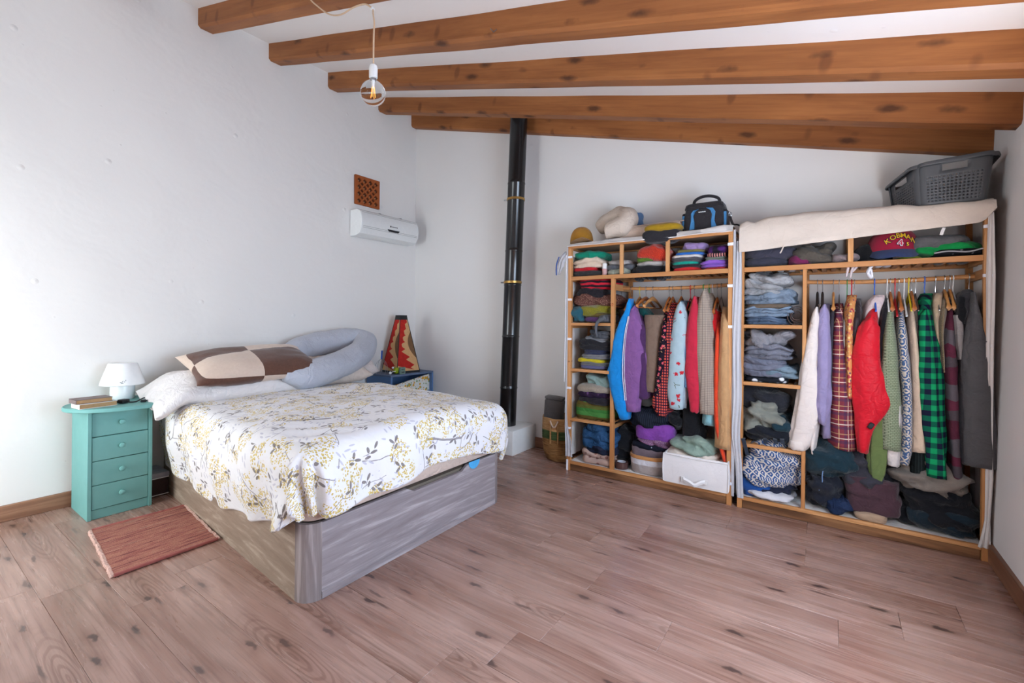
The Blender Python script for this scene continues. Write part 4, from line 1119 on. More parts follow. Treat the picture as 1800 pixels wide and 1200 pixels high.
# ------------------------------------------------------------------ folded and heaped clothes
_fid = 0
def fold_mesh(x0, x1, y0, y1, z0, z1, layers=2, mess=.5, seed=0, sag=.0, groove=.011, e=5.0):
    rnd = random.Random(seed * 7 + 3); mb = MB()
    cx, cy = (x0 + x1) / 2, (y0 + y1) / 2; a, b = (x1 - x0) / 2, (y1 - y0) / 2; h = z1 - z0
    N = 52
    def fp(th, a, b):
        c, s = math.cos(th), math.sin(th); r = (abs(c) ** e + abs(s) ** e) ** (-1 / e); return r * c * a, r * s * b
    rings = []; lh = h / layers
    for L in range(layers):
        ox, oy, sc = rnd.uniform(-1, 1) * .010 * mess, rnd.uniform(-1, 1) * .012 * mess, 1 - rnd.uniform(0, .05) * mess
        ph = (.04, .2, .5, .8, .96)
        for q in ph:
            g = groove * (abs(2 * q - 1) ** 2.2)
            ring = []
            for k in range(N):
                th = 2 * math.pi * k / N
                dx, dy = fp(th, a * sc - g, b * sc - g); ring.append([cx + ox + dx, cy + oy + dy, z0 + lh * (L + q)])
            rings.append(ring)
    top = rings[-1]
    for f, dz in ((.93, .004), (.75, .006), (.45, .007), (.15, .008)):
        rings.append([[cx + (p[0] - cx) * f, cy + (p[1] - cy) * f, z1 + dz * min(1, h / .05) - .002] for p in top])
    amp = mess * min(.042, h * .7)
    out = []
    for r in rings:
        rr = []
        for p in r:
            hz = clamp((p[2] - z0) / h); rx = (p[0] - cx) / a; ry = (p[1] - cy) / b
            dz = amp * hz * (n3(p[0] * 7, p[1] * 5, .3, seed) + .5 * n3(p[0] * 17, p[1] * 14, p[2] * 8, seed + 1))
            dz -= sag * hz * abs(rx) ** 3
            d2 = mess * .020 * n3(p[0] * 9, p[2] * 22, p[1] * 5, seed + 2)
            dy2 = mess * .024 * n3(p[0] * 11, p[2] * 26, 4, seed + 3)
            rr.append((p[0] + d2, p[1] + dy2, max(p[2] + dz, z0 + .0005)))
        out.append(rr)
    return mb.loft(out)
def heap_mesh(x0, x1, y0, y1, z0, z1, seed=0, amp=.35, nu=64, nv=30, ex=3.0, fs=1.0):
    """rumpled garment: flattened superellipsoid creased by stretched ridge noise"""
    mb = MB(); cx, cy = (x0 + x1) / 2, (y0 + y1) / 2; a, b, h = (x1 - x0) / 2, (y1 - y0) / 2, z1 - z0
    rings = []
    for j in range(nv + 1):
        v = j / nv; ring = []
        pv = math.pi * (v - .5); cr = abs(math.cos(pv)) ** .55; sz = math.copysign(abs(math.sin(pv)) ** .8, math.sin(pv))
        for i in range(nu):
            th = 2 * math.pi * i / nu; c, s = math.cos(th), math.sin(th)
            r = (abs(c) ** ex + abs(s) ** ex) ** (-1 / ex)
            px, py, pz = r * c * max(cr, .01), r * s * max(cr, .01), sz
            X, Y, Z = px * a, py * b, pz * h / 2
            q1 = math.sin(5.5 * n3(X * 5 * fs + Z * 5, Y * 3, Z * 10 * fs, seed)); q2 = math.sin(6 * n3(X * 10 * fs, Y * 6, Z * 17 * fs + X * 7, seed + 1))
            q3 = n3(X * 4, Y * 4, Z * 6, seed + 2)
            d = amp * (.50 * q1 + .30 * q2 + .6 * q3) * min(.10, h * .65)
            k = 1 + d / max(.03, math.sqrt((X) ** 2 + (Y) ** 2 + Z ** 2))
            zz = z0 + h / 2 + Z * k
            ring.append((cx + X * k, cy + Y * k, max(z0 + .0005, zz)))
        rings.append(ring)
    return mb.loft(rings)
def rect(l, t, r, b, y):
    """measured pixel box -> x0, x1, z0, z1 on the plane y"""
    m = (t + b) / 2; c = (l + r) / 2
    return P(l, m, y=y).x, P(r, m, y=y).x, P(c, b, y=y).z, P(c, t, y=y).z
def folded(name, label, cat, box, mat, layers=2, mess=.5, depth=.30, yo=.03, group=None, floor=None, sag=0.0, groove=.011, ceil=None):
    global _fid; _fid += 1
    x0, x1, z0, z1 = rect(*box, FY + yo)
    if floor is not None: z0 = floor + .001
    if ceil is not None: z1 = min(z1, ceil)
    return solo(name, label, cat, fold_mesh(x0, x1, FY + yo, min(FY + yo + depth, BY - .005), z0, z1, layers, mess, _fid, sag, groove), mat, group, angle=60)
def heap(name, label, cat, box, mat, depth=.30, yo=.02, amp=.5, group=None, floor=None, ex=3.0, fs=1.0):
    global _fid; _fid += 1
    x0, x1, z0, z1 = rect(*box, FY + yo)
    if floor is not None: z0 = floor + .001
    return solo(name, label, cat, heap_mesh(x0, x1, FY + yo, min(FY + yo + depth, BY - .005), z0, z1, _fid, amp, ex=ex, fs=fs), mat, group, angle=180)
S0_, S1_, S2_, S3_, S4_ = SH
G1 = 'clothes on the upper shelf of the left wardrobe'
G2 = 'clothes in the side column of the left wardrobe'
G3 = 'clothes at the bottom of the left wardrobe'
# upper shelf, first compartment
folded('folded_garment', 'dark top at the bottom of the stack left of the small bottle', 'top', (1000, 474, 1056, 480), fabric((52, 50, 50)), 1, .3, group=G1, floor=S0_)
folded('folded_garment', 'red top in the stack left of the small bottle', 'top', (1001, 467, 1044, 474), fabric((182, 32, 40)), 1, .4, group=G1)
folded('folded_shirt', 'cream cotton shirt folded under the teal green cloth', 'shirt', (999, 452, 1056, 468), fabric((212, 192, 172)), 2, .8, group=G1)
heap('crumpled_garment', 'teal green cloth crowning the first stack of the upper shelf', 'top', (1003, 438, 1058, 454), fabric((12, 128, 102)), .26, amp=.6, group=G1)
t = thing('spray_bottle', 'small pink bottle with a white cap on the upper shelf', 'bottle', (xw(1060.5, 463, FY + .05), FY + .07, S0_))
bxc = xw(1060.5, 463, FY + .05)
part(t, 'body', MB().lathe([(.018, 0), (.020, .004), (.020, .052), (.018, .056)], (bxc, FY + .06, S0_), 20), plain('pink_plastic', (206, 160, 156), .4))
part(t, 'cap', MB().lathe([(.019, .056), (.0195, .058), (.0195, .095), (.016, .100)], (bxc, FY + .06, S0_), 20), M_WHITE)
folded('folded_garment', 'sage green top at the bottom behind the first divider', 'top', (1062, 468, 1100, 476), fabric((150, 152, 136)), 1, .5, group=G1, floor=S0_)
heap('crumpled_garment', 'charcoal cloth bunched behind the first shelf divider', 'top', (1060, 459, 1112, 471), fabric((88, 90, 96)), .28, .035, .5, group=G1)
heap('crumpled_garment', 'light grey cloth on the charcoal one behind the first divider', 'top', (1064, 452, 1104, 463), fabric((176, 168, 164)), .24, .05, .5, group=G1)
# second compartment
heap('crumpled_garment', 'black jersey lying on the slats under the red knit', 'top', (1102, 460, 1170, 477), fabric((30, 29, 32)), .32, .03, .35, group=G1, floor=S0_)
for px, w, h in ((1112, .045, .035), (1124, .03, .02), (1136, .045, .03), (1152, .05, .035), (1162, .03, .022)):
    x = xw(px, 482); heap_o = solo('cloth_fold', 'black jersey fold sagging between the slats under the red knit, %s' % {1112: 'leftmost one', 1124: 'second from the left', 1136: 'middle one', 1152: 'second from the right', 1162: 'rightmost one'}[px], 'cloth',
        heap_mesh(x - w / 2, x + w / 2, FY + .05, FY + .22, S0_ - .018 - h, S0_ - .001, px, .25, 20, 10), fabric((26, 25, 28)), 'black jersey folds under the slats', angle=180)
heap('folded_garment', 'mottled grey top under the green one beneath the red knit', 'top', (1114, 453, 1170, 463), fabric((168, 162, 158), var=.35), .26, .03, .5, group=G1)
heap('folded_garment', 'moss green top peeping out under the red knit', 'top', (1113, 446, 1152, 457), fabric((84, 112, 40)), .24, .035, .5, group=G1)
heap('knit_sweater', 'bright orange red chunky knit on the upper shelf', 'sweater', (1117, 424, 1172, 454), knit((226, 66, 42), scale=45), .26, .02, .35, group=G1, ex=4)
# third compartment, left stack
def stackrow(items, group, floor):
    """items from the bottom up"""
    z = None
    for it in items:
        nm, lb, ct, bx, mt, ly, ms = it[:7]; kw = it[7] if len(it) > 7 else {}
        folded(nm, lb, ct, bx, mt, ly, ms, group=group, floor=floor if z is None else None, **kw); z = 1
stackrow([
    ('folded_garment', 'red top at the very bottom of the stack beside the second divider', 'top', (1178, 464, 1228, 469), fabric((196, 40, 40)), 1, .3),
    ('folded_garment', 'black top second from the bottom beside the second divider', 'top', (1176, 459, 1230, 464), fabric((40, 38, 42)), 1, .4),
    ('folded_garment', 'teal top in the stack beside the second divider', 'top', (1176, 454, 1226, 459), fabric((24, 150, 130)), 1, .4),
    ('folded_garment', 'dark grey top over the teal one beside the second divider', 'top', (1174, 447, 1231, 455), fabric((84, 80, 84)), 2, .6),
    ('folded_garment', 'pale grey top in the stack beside the second divider', 'top', (1174, 442, 1230, 448), fabric((204, 196, 190)), 1, .5),
    ('folded_garment', 'bright blue top in the stack beside the second divider', 'top', (1181, 437, 1234, 442), fabric((40, 104, 186)), 1, .4),
    ('folded_garment', 'olive top below the lavender one on the upper shelf', 'top', (1183, 432, 1234, 437), fabric((112, 106, 60)), 1, .4)], G1, S0_)
heap('crumpled_garment', 'lavender hoodie crowning the stack below the camera bag', 'top', (1193, 417, 1240, 436), fabric((148, 124, 170)), .26, .02, .5, group=G1)
stackrow([
    ('folded_garment', 'red top at the bottom of the rightmost stack on the upper shelf', 'top', (1232, 463, 1276, 467), fabric((182, 40, 48)), 1, .3),
    ('folded_garment', 'bright violet top in the rightmost stack of the upper shelf', 'top', (1226, 450, 1277, 463), fabric((134, 88, 182)), 2, .8),
    ('folded_garment', 'grey green top above the violet one on the upper shelf', 'top', (1234, 444, 1277, 451), fabric((120, 128, 116)), 2, .5),
    ('folded_garment', 'pink and black striped top in the rightmost stack', 'top', (1238, 437, 1277, 445), stripes([(0, (38, 30, 34)), (.5, (214, 140, 134))], .016, 0, 'pink_black_stripe'), 1, .5)], G1, S0_)
heap('crumpled_garment', 'black and dark purple top crowning the rightmost stack', 'top', (1240, 422, 1278, 439), speckle((34, 30, 38), [((80, 40, 104), .25, .42)], 40, name='black_purple'), .26, .02, .45, group=G1)

# side column, cell below the upper shelf
heap('crumpled_garment', 'thin purple garment at the bottom under the olive yellow knit', 'top', (1022, 552, 1060, 563), fabric((92, 60, 108)), .28, .05, .4, group=G2, floor=S1_)
heap('crumpled_garment', 'brown garment under the olive yellow knit', 'top', (1018, 545, 1073, 557), fabric((96, 78, 42)), .28, .045, .4, group=G2)
heap('knit_sweater', 'olive yellow knit in the side column', 'sweater', (1014, 531, 1074, 553), knit((158, 148, 40), scale=70), .28, .03, .5, group=G2)
heap('scarf', 'dark teal scarf balled up at the front left post', 'scarf', (1000, 542, 1023, 564), fabric((44, 90, 104)), .14, .015, .6, group=G2, floor=S1_)
heap('tweed_jacket', 'brown tweed garment with flecks in the side column', 'jacket', (1003, 512, 1082, 540), speckle((98, 62, 54), [((190, 150, 130), 1, .32), ((40, 28, 36), 1.4, .3)], 130, name='tweed'), .30, .03, .4, group=G2)
heap('crumpled_garment', 'black sweater under the red striped one', 'sweater', (1009, 501, 1062, 523), fabric((32, 29, 34)), .27, .03, .4, group=G2)
heap('striped_sweater', 'red and black striped sweater at the top of the side column', 'sweater', (1013, 483, 1074, 508), stripes([(0, (44, 28, 38)), (.5, (206, 40, 58))], .036, 2, 'red_black_stripe', wob=.03), .29, .025, .30, group=G2, ex=4)
# grey cardigan sleeve hanging over the shelf front
gl = thing('grey_cardigan', 'grey cardigan with a sleeve hanging over the shelf front', 'cardigan', (xw(1062, 556), FY + .1, S1_), G2)
x0, x1, z0, z1 = rect(1048, 548, 1076, 564, FY + .02)
part(gl, 'body', heap_mesh(x0, x1, FY + .02, FY + .26, S1_ + .001, z1, 77, .4, 30, 14), fabric((92, 94, 100)), angle=180)
sl = [P(1064, 555, y=FY - .012), P(1054, 560, y=FY - .022), P(1049, 566, y=FY - .024), P(1048, 577, y=FY - .022), P(1050, 589, y=FY - .022)]
part(gl, 'sleeve', MB().tube(smooth_path(sl, 5), [.030 - .0010 * k for k in range(21)], 12, flat=.6), fabric((92, 94, 100)), angle=180)
# second cell: trousers
stackrow([
    ('folded_trousers', 'slate blue trousers at the bottom of the folded trouser stack', 'trousers', (1016, 640, 1066, 647), fabric((92, 90, 124)), 1, .4),
    ('folded_trousers', 'grey trousers under the yellow ones', 'trousers', (1015, 634, 1070, 641), fabric((112, 110, 112)), 2, .5),
    ('folded_trousers', 'yellow trousers in the dark folded stack', 'trousers', (1010, 628, 1063, 635), fabric((190, 172, 34)), 1, .6),
    ('folded_trousers', 'grey trousers with a pale fold above the yellow ones', 'trousers', (1017, 620, 1068, 629), fabric((120, 118, 120)), 2, .6),
    ('folded_trousers', 'navy trousers in the middle of the folded trouser stack', 'trousers', (1022, 611, 1066, 621), fabric((46, 50, 76)), 2, .6),
    ('folded_trousers', 'black trousers, the thickest of the folded trouser stack', 'trousers', (1015, 597, 1074, 613), fabric((36, 34, 38)), 2, .8),
    ('folded_trousers', 'light grey trousers with a rolled edge near the top of the stack', 'trousers', (1024, 590, 1068, 600), fabric((118, 118, 122)), 2, .6),
    ('folded_trousers', 'dark grey denim trousers on top of the folded stack', 'trousers', (1031, 578, 1074, 593), denim((78, 80, 86)), 2, .6)], G2, S2_)
# third cell
stackrow([
    ('mohair_sweater', 'green and brown mohair sweater at the bottom of its stack', 'sweater', (1009, 708, 1076, 733), stripes([(0, (98, 84, 36)), (.22, (78, 138, 66)), (.55, (60, 120, 54)), (.8, (92, 96, 40))], .11, 2, 'mohair_green', wob=.02), 1, .9)], G2, S3_)
heap('crumpled_garment', 'black sweater over the green mohair', 'sweater', (1013, 694, 1077, 712), fabric((38, 32, 38)), .3, .02, .35, group=G2)
heap('lace_blouse', 'dark purple patterned top under the cream fleece', 'top', (1012, 683, 1076, 700), speckle((44, 30, 52), [((108, 72, 120), .5, .36)], 50, name='purple_lace', stretch=(1, 1, .3)), .3, .02, .35, group=G2)
heap('fleece', 'cream fluffy fleece in the side column', 'fleece', (1012, 673, 1078, 691), knit((192, 176, 158), scale=90), .3, .02, .4, group=G2)
heap('crumpled_garment', 'mint grey cloth crowning the third cell of the side column', 'top', (1026, 657, 1074, 679), fabric((126, 146, 140)), .26, .02, .6, group=G2)
# bottom cell
stackrow([
    ('folded_shirt', 'beige flowered garment at the bottom left of the wardrobe', 'shirt', (1022, 792, 1082, 813), speckle((184, 156, 144), [((140, 100, 92), .5, .3)], 40, name='beige_flowers'), 2, .9)], G3, S4_)
heap('folded_jeans', 'dark navy jeans under the blue pair', 'jeans', (1030, 780, 1082, 800), denim((26, 32, 52)), .3, .02, .4, group=G3)
folded('folded_jeans', 'blue jeans folded with their pale stitching showing', 'jeans', (1022, 758, 1084, 788), denim((38, 76, 114)), 2, 1.0, .30, .02, G3)
heap('folded_jeans', 'rolled blue jeans on top of the bottom left stack', 'jeans', (1032, 741, 1080, 764), denim((36, 72, 108)), .28, .04, .35, group=G3)
# right bottom bay
heap('crumpled_garment', 'black trousers heaped behind the middle post', 'trousers', (1086, 752, 1112, 800), fabric((24, 24, 28)), .22, .14, .4, group=G3, floor=S4_)
t = thing('tape_roll', 'brown packing tape roll on the wardrobe floor', 'tape', (xw(1097, 815, FY + .09), FY + .09, S4_))
tx = xw(1097, 815, FY + .09)
part(t, 'tape', MB().lathe([(.034, .0), (.052, .0), (.052, .05), (.034, .05), (.034, .0)], (tx, FY + .09, S4_), 32, False, False), plain('brown_tape', (88, 62, 58), .25), angle=30)
part(t, 'core', MB().lathe([(.031, .001), (.034, .001), (.034, .051), (.031, .051), (.031, .001)], (tx, FY + .09, S4_), 32, False, False), plain('tape_core', (206, 206, 212), .6), angle=30)
# oval cloth basket with tan rim
x0, x1, z0, z1 = rect(1106, 797, 1172, 834, FY + .03)
def oval(cx, cy, a, b, z, n=40, e=3.0):
    return [(cx + a * math.copysign(abs(math.cos(th)) ** (2 / e), math.cos(th)), cy + b * math.copysign(abs(math.sin(th)) ** (2 / e), math.sin(th)), z) for th in [2 * math.pi * k / n for k in range(n)]]
bcx, bcy, ba, bb = (x0 + x1) / 2, FY + .03 + .15, (x1 - x0) / 2, .15
t = thing('cloth_basket', 'grey and white cloth basket with a tan rim holding folded clothes', 'basket', (bcx, bcy, S4_))
mbk = MB(); mbk.loft([oval(bcx, bcy, ba * .90, bb * .9, S4_ + .001), oval(bcx, bcy, ba * .97, bb * .97, S4_ + .02), oval(bcx, bcy, ba, bb, S4_ + .075), oval(bcx, bcy, ba * .96, bb * .96, S4_ + .075), oval(bcx, bcy, ba * .9, bb * .9, S4_ + .02)], True, True)
part(t, 'cloth_body', mbk, fabric((176, 166, 162)))
mbk = MB(); mbk.loft([oval(bcx, bcy, ba * 1.0, bb, S4_ + .07), oval(bcx, bcy, ba * 1.012, bb * 1.012, S4_ + .10), oval(bcx, bcy, ba * 1.015, bb * 1.015, S4_ + .115), oval(bcx, bcy, ba * .97, bb * .97, S4_ + .115), oval(bcx, bcy, ba * .96, bb * .96, S4_ + .07)], False, False)
part(t, 'white_band', mbk, fabric((214, 212, 216)))
mbk = MB(); ringp = [Vector(p) for p in oval(bcx, bcy, ba * .99, bb * .99, S4_ + .124)]
mbk.loft([[p + Vector((0, 0, dz)) + (p - Vector((bcx, bcy, p.z))).normalized() * dr for dr, dz in ((.006, -.012), (.010, 0), (.006, .014), (-.006, .014), (-.008, -.012))] for p in ringp + [ringp[0]]], False, False)
part(t, 'rim', mbk, fabric((196, 138, 84)), 'tan leather rim')
folded('folded_garment', 'taupe garment lying in the cloth basket', 'top', (1112, 783, 1172, 810), fabric((112, 98, 104)), 1, .8, .24, .055, G3)
heap('crumpled_garment', 'navy garment with white dots above the taupe one', 'top', (1112, 774, 1172, 790), speckle((26, 28, 40), [((170, 176, 190), .5, .16)], 60, name='navy_dots'), .24, .05, .4, group=G3)
heap('crumpled_garment', 'mauve sparkling knit under the violet sweater', 'sweater', (1122, 764, 1184, 786), speckle((128, 92, 122), [((196, 160, 186), 1, .3), ((80, 54, 80), 1.3, .3)], 120, name='mauve_sparkle'), .25, .04, .45, group=G3)
folded('folded_sweater', 'violet purple sweater between the black ribbed and mauve ones', 'sweater', (1115, 743, 1186, 771), fabric((126, 66, 152)), 1, .9, .27, .03, G3)
heap('ribbed_sweater', 'black ribbed sweater on top of the violet one', 'sweater', (1105, 715, 1182, 750), stripes([(0, (16, 20, 30)), (.5, (34, 40, 54))], .014, 0, 'black_rib'), .30, .02, .3, group=G3, ex=3.5)
heap('crumpled_garment', 'black garment heaped behind the ribbed sweater', 'top', (1170, 712, 1202, 752), fabric((20, 19, 22)), .24, .06, .5, group=G3)
# white fabric storage box with a strap handle
x0, x1, z0, z1 = rect(1172, 798, 1284, 866, FY - .05)
bx = thing('storage_box', 'white fabric storage box with a strap handle jutting out of the wardrobe', 'box', ((x0 + x1) / 2, FY + .1, S4_))
M_BOX = fabric((226, 220, 218), .85, .04, 260, wrinkle=.12)
yb0, yb1 = FY - .055, FY + .30
zb = S4_ + .012
def bxring(z, o, bulge=0):
    out = []
    cs = [(x0 - o, yb0 - o), (x1 + o, yb0 - o), (x1 + o, yb1 + o), (x0 - o, yb1 + o)]
    for k in range(4):
        a, b = Vector(cs[k]), Vector(cs[(k + 1) % 4]); nr = Vector(((b - a).y, -(b - a).x)).normalized()
        for q in range(10):
            u = q / 10; w = math.sin(math.pi * u); p = a.lerp(b, u) + nr * bulge * w
            out.append((p.x, p.y, z + (.006 * n3(p.x * 9, p.y * 9, 0, 71) if z > .2 else 0)))
    return out
zt_ = z1
mb = MB(); mb.loft([bxring(zb, -.008), bxring(zb + .004, 0, .004), bxring(lerp(zb, zt_, .5), .006, .010), bxring(zt_, 0, .002), bxring(zt_, -.006, .002), bxring(zt_ - .03, -.008, .002)], True, True)
part(bx, 'body', mb, M_BOX, angle=35)
for ex_ in (x0 - .003, x1 + .003):
    part(bx, 'corner_piping', MB().tube([(ex_, yb0 - .003, zb + .01), (ex_ + (.004 if ex_ > x0 else -.004), yb0 - .008, lerp(zb, zt_, .5)), (ex_, yb0 - .003, zt_ - .004)], .004, 6), M_BOX)
part(bx, 'rim_piping', MB().tube([(x0, yb0 - .004, zt_ - .004), ((x0 + x1) / 2, yb0 - .008, zt_ - .012), (x1, yb0 - .004, zt_ - .008)], .004, 6), M_BOX)
hp = [P(1206, 836, y=yb0 - .030), P(1216, 841, y=yb0 - .036), P(1226, 847, y=yb0 - .042), P(1235, 843, y=yb0 - .038), P(1244, 841, y=yb0 - .030)]
rings = []
for p in smooth_path(hp, 5):
    rings.append([p + Vector((0, -.002, .014)), p + Vector((0, -.008, 0)), p + Vector((0, -.002, -.014)), p + Vector((0, .002, 0))])
mb = MB(); mb.loft(rings); part(bx, 'strap_handle', mb, fabric((240, 236, 234), .8, .03, 300, wrinkle=.1))
for px, py in ((1205, 836), (1245, 842)):
    p = P(px, py, y=yb0 - .024); part(bx, 'handle_patch', MB().box(p.x - .012, p.x + .012, p.y - .002, p.y + .003, p.z - .018, p.z + .016, .001), M_SHEET)
heap('bunched_shirt', 'cream flowered shirt bunched along the rim of the white storage box', 'shirt', (1174, 788, 1268, 812), speckle((222, 206, 192), [((160, 130, 100), .5, .2)], 50, name='cream_flowers'), .28, -.03, .6, group=G3)
heap('bunched_shirt', 'sage green shirt heaped on the white storage box', 'shirt', (1184, 768, 1268, 800), fabric((132, 150, 136)), .30, -.02, .6, group=G3)

# ------------------------------------------------------------------ right wardrobe: shelves
H1 = 'clothes and caps on the upper shelf of the right wardrobe'
H2 = 'clothes in the side column of the right wardrobe'
H3 = 'clothes at the bottom of the right wardrobe'
heap('crumpled_garment', 'charcoal navy garment, lower one at the left of the canvas covered shelf', 'top', (1301, 440, 1386, 462), fabric((54, 54, 66)), .33, .02, .3, group=H1, floor=S0_)
heap('crumpled_garment', 'charcoal navy garment, upper one at the left of the canvas covered shelf', 'top', (1301, 422, 1398, 450), fabric((60, 58, 70)), .33, .03, .3, group=H1)
heap('crumpled_garment', 'maroon garment rolled on the upper shelf of the right wardrobe', 'top', (1386, 437, 1426, 457), fabric((116, 36, 78)), .26, .02, .6, group=H1, floor=S0_)
heap('wool_scarf', 'brown olive woollen garment slumped beside the maroon one', 'scarf', (1396, 416, 1468, 451), fabric((84, 76, 68), var=.3), .3, .035, .6, group=H1)
heap('socks', 'grey mauve socks lying before the wooden divider', 'socks', (1456, 432, 1511, 452), fabric((132, 116, 116)), .22, .01, .6, group=H1, floor=S0_)
t = thing('hanging_sock', 'pinkish grey sock dangling through the slats beside the divider', 'sock', (xw(1496, 470), FY + .03, 1.5), 'socks dangling through the slats')
for a in ((1490, 456, 1488, 466, 1486, 476), (1500, 455, 1496, 464, 1493, 478), (1507, 454, 1503, 460, 1496, 468)):
    part(t, 'sock_end', MB().tube(smooth_path([P(a[0], a[1], y=FY + .03), P(a[2], a[3], y=FY + .03), P(a[4], a[5], y=FY + .03)], 4), [.018 - .001 * k for k in range(9)], 10, flat=.5), fabric((206, 190, 190)), angle=180)
t = thing('hanging_sock', 'white sock dangling through the slats below the maroon cap', 'sock', (xw(1528, 470), FY + .03, 1.5), 'socks dangling through the slats')
part(t, 'sock_leg', MB().tube(smooth_path([P(1532, 455, y=FY + .04), P(1526, 462, y=FY + .03), P(1524, 470, y=FY + .03), P(1531, 477, y=FY + .03), P(1529, 462, y=FY + .035)], 5), .013, 10, flat=.55), fabric((232, 230, 236)), angle=180)
for px, col in ((1330, (44, 44, 58)), (1345, (52, 46, 54)), (1368, (150, 146, 148)), (1388, (150, 140, 140)), (1409, (110, 108, 112)), (1545, (206, 206, 214)), (1560, (190, 190, 198)), (1655, (52, 50, 54)), (1678, (56, 54, 60)), (1698, (40, 40, 44))):
    x = xw(px, 466); solo('cloth_fold', {1330: 'navy cloth fold sagging below the slats, leftmost in the right wardrobe', 1345: 'plum dark cloth fold sagging below the slats above the jeans', 1368: 'pale grey cloth fold sagging below the slats above the jeans', 1388: 'grey beige cloth fold sagging below the slats left of the post', 1409: 'mid grey cloth fold sagging below the slats by the post', 1545: 'white cloth fold sagging below the slats right of the dangling sock', 1560: 'off white cloth fold sagging below the slats under the cap', 1655: 'black cloth fold sagging below the slats under the green top, left one', 1678: 'dark cloth fold sagging below the slats under the green top, middle one', 1698: 'black cloth fold sagging below the slats under the green top, right one'}[px], 'cloth',
        heap_mesh(x - .022, x + .022, FY + .03, FY + .16, S0_ - .034, S0_ - .001, px, .3, 18, 10), fabric(col), 'cloth folds below the right wardrobe slats', angle=180)
# caps
def cap(name, label, cx, cy, z, r, h, mat, bmat, yaw, brim=.075, squash=.8, tilt=0.0, fall=.0):
    t = thing(name, label, 'cap', (cx, cy, z), 'caps'); R3 = Matrix.Rotation(yaw, 3, 'Z') @ Matrix.Rotation(tilt, 3, 'X')
    def tr(p): return Vector((cx, cy, z)) + R3 @ Vector(p)
    rings = []
    for k in range(11):
        u = k / 10; a = u * math.pi / 2; rr = r * math.cos(a) ** .75 if k < 10 else .002
        rings.append([tr((rr * math.cos(th), rr * squash * 1.15 * math.sin(th), .004 + h * math.sin(a) ** .9)) for th in [2 * math.pi * i / 32 for i in range(32)]])
    mb = MB(); mb.loft(rings); part(t, 'crown', mb, mat, angle=70)
    rings = []
    for i in range(17):
        th = math.radians(lerp(200, 340, i / 16)); c, s = math.cos(th), math.sin(th); k = math.sin(math.pi * i / 16) ** .6
        ip = (r * .97 * c, r * squash * 1.13 * s); op = (r * (1 + .10 * k) * c, (r * squash * 1.13 + brim * k) * s)
        dz = -.025 * abs(c) * k
        dz -= fall * k
        rings.append([tr((ip[0], ip[1], .012)), tr((op[0], op[1], .004 + dz + .010)), tr((op[0], op[1], dz + .010)), tr((ip[0], ip[1], .004))])
    mb = MB(); mb.loft(rings); part(t, 'brim', mb, bmat, angle=70)
    return t, tr
_, _tr = cap('cap', 'plain black cap behind the maroon cap on the upper shelf', xw(1530, 435, FY + .13), FY + .17, S0_ + .002, .105, .115, fabric((26, 26, 28)), fabric((24, 24, 26)), math.radians(20), .05)
kx_, ky_ = xw(1568, 420, FY + .10), FY + .16
ct, ctr = cap('cap', 'maroon cap with yellow lettering and a navy brim on the upper shelf', kx_, ky_, S0_ + .052, .125, .150, fabric((150, 28, 54), wrinkle=.2), fabric((48, 62, 100), wrinkle=.1), math.radians(0), .085, .92, 0.0, .052)
# the arched lettering KOBMAN and number on the front of the cap
def letter(root, ch, pos_th, zc_, size, mat, name, off=.004, roll=0.0, wide=1.0, grow=0.0):
    cu = bpy.data.curves.new(name, 'FONT'); cu.body = ch; cu.size = size; cu.align_x = 'CENTER'; cu.align_y = 'CENTER'; cu.extrude = .0012; cu.offset = grow; cu.resolution_u = 2
    ob = bpy.data.objects.new(name, cu); COL.objects.link(ob)
    dg = bpy.context.evaluated_depsgraph_get(); me = bpy.data.meshes.new_from_object(ob.evaluated_get(dg)); bpy.data.objects.remove(ob)
    mb = MB(); r0 = .125; h = .150
    cr, sr = math.cos(roll), math.sin(roll)
    for v in me.vertices:
        lx, lz = v.co.x * wide * cr - v.co.y * sr, v.co.x * wide * sr + v.co.y * cr
        zz = zc_ + lz; u = clamp((zz - .004) / h, 0, .97) ** (1 / .9); a = math.asin(u); rr = r0 * math.cos(a) ** .75
        th = pos_th + lx / r0
        mb.v.append(tuple(ctr(((rr + off + v.co.z) * math.cos(th), (rr * .92 * 1.15 + off + v.co.z) * math.sin(th), zz))))
    mb.f = [tuple(p.vertices) for p in me.polygons]
    bpy.data.meshes.remove(me)
    part(root, name, mb, mat, angle=30, fixn=False)
YEL = plain('yellow_thread', (232, 182, 40), .6); NAV = plain('navy_thread', (26, 30, 62), .7); WHT = plain('white_thread', (236, 232, 236), .6); RED = plain('red_thread', (198, 34, 70), .6)
for k, ch in enumerate('KOBMAN'):
    q = (k - 2.5); th = math.radians(284) + q * .205
    letter(ct, ch, th, .090 - .0052 * q * q, .040, NAV, 'letter_outline', .003, -q * .19, 1.0, .0030)
    letter(ct, ch, th, .090 - .0052 * q * q, .040, YEL, 'letter', .005, -q * .19, 1.0, .0004)
letter(ct, '4', math.radians(281), .044, .048, NAV, 'number_outline', .004, 0, 1.0, .0050); letter(ct, '4', math.radians(281), .044, .048, WHT, 'number_inner', .006, 0, 1.0, .0028); letter(ct, '4', math.radians(281), .044, .048, RED, 'number', .008)
letter(ct, '5', math.radians(297), .036, .028, NAV, 'number_outline', .004, 0, 1.0, .0030); letter(ct, '5', math.radians(297), .036, .028, YEL, 'number', .006, 0, 1.0, .0006)
heap('crumpled_garment', 'lime green cloth peeping out beside the maroon cap brim', 'cloth', (1575, 437, 1622, 445), fabric((128, 146, 30)), .25, .03, .4, group=H1, floor=S0_)
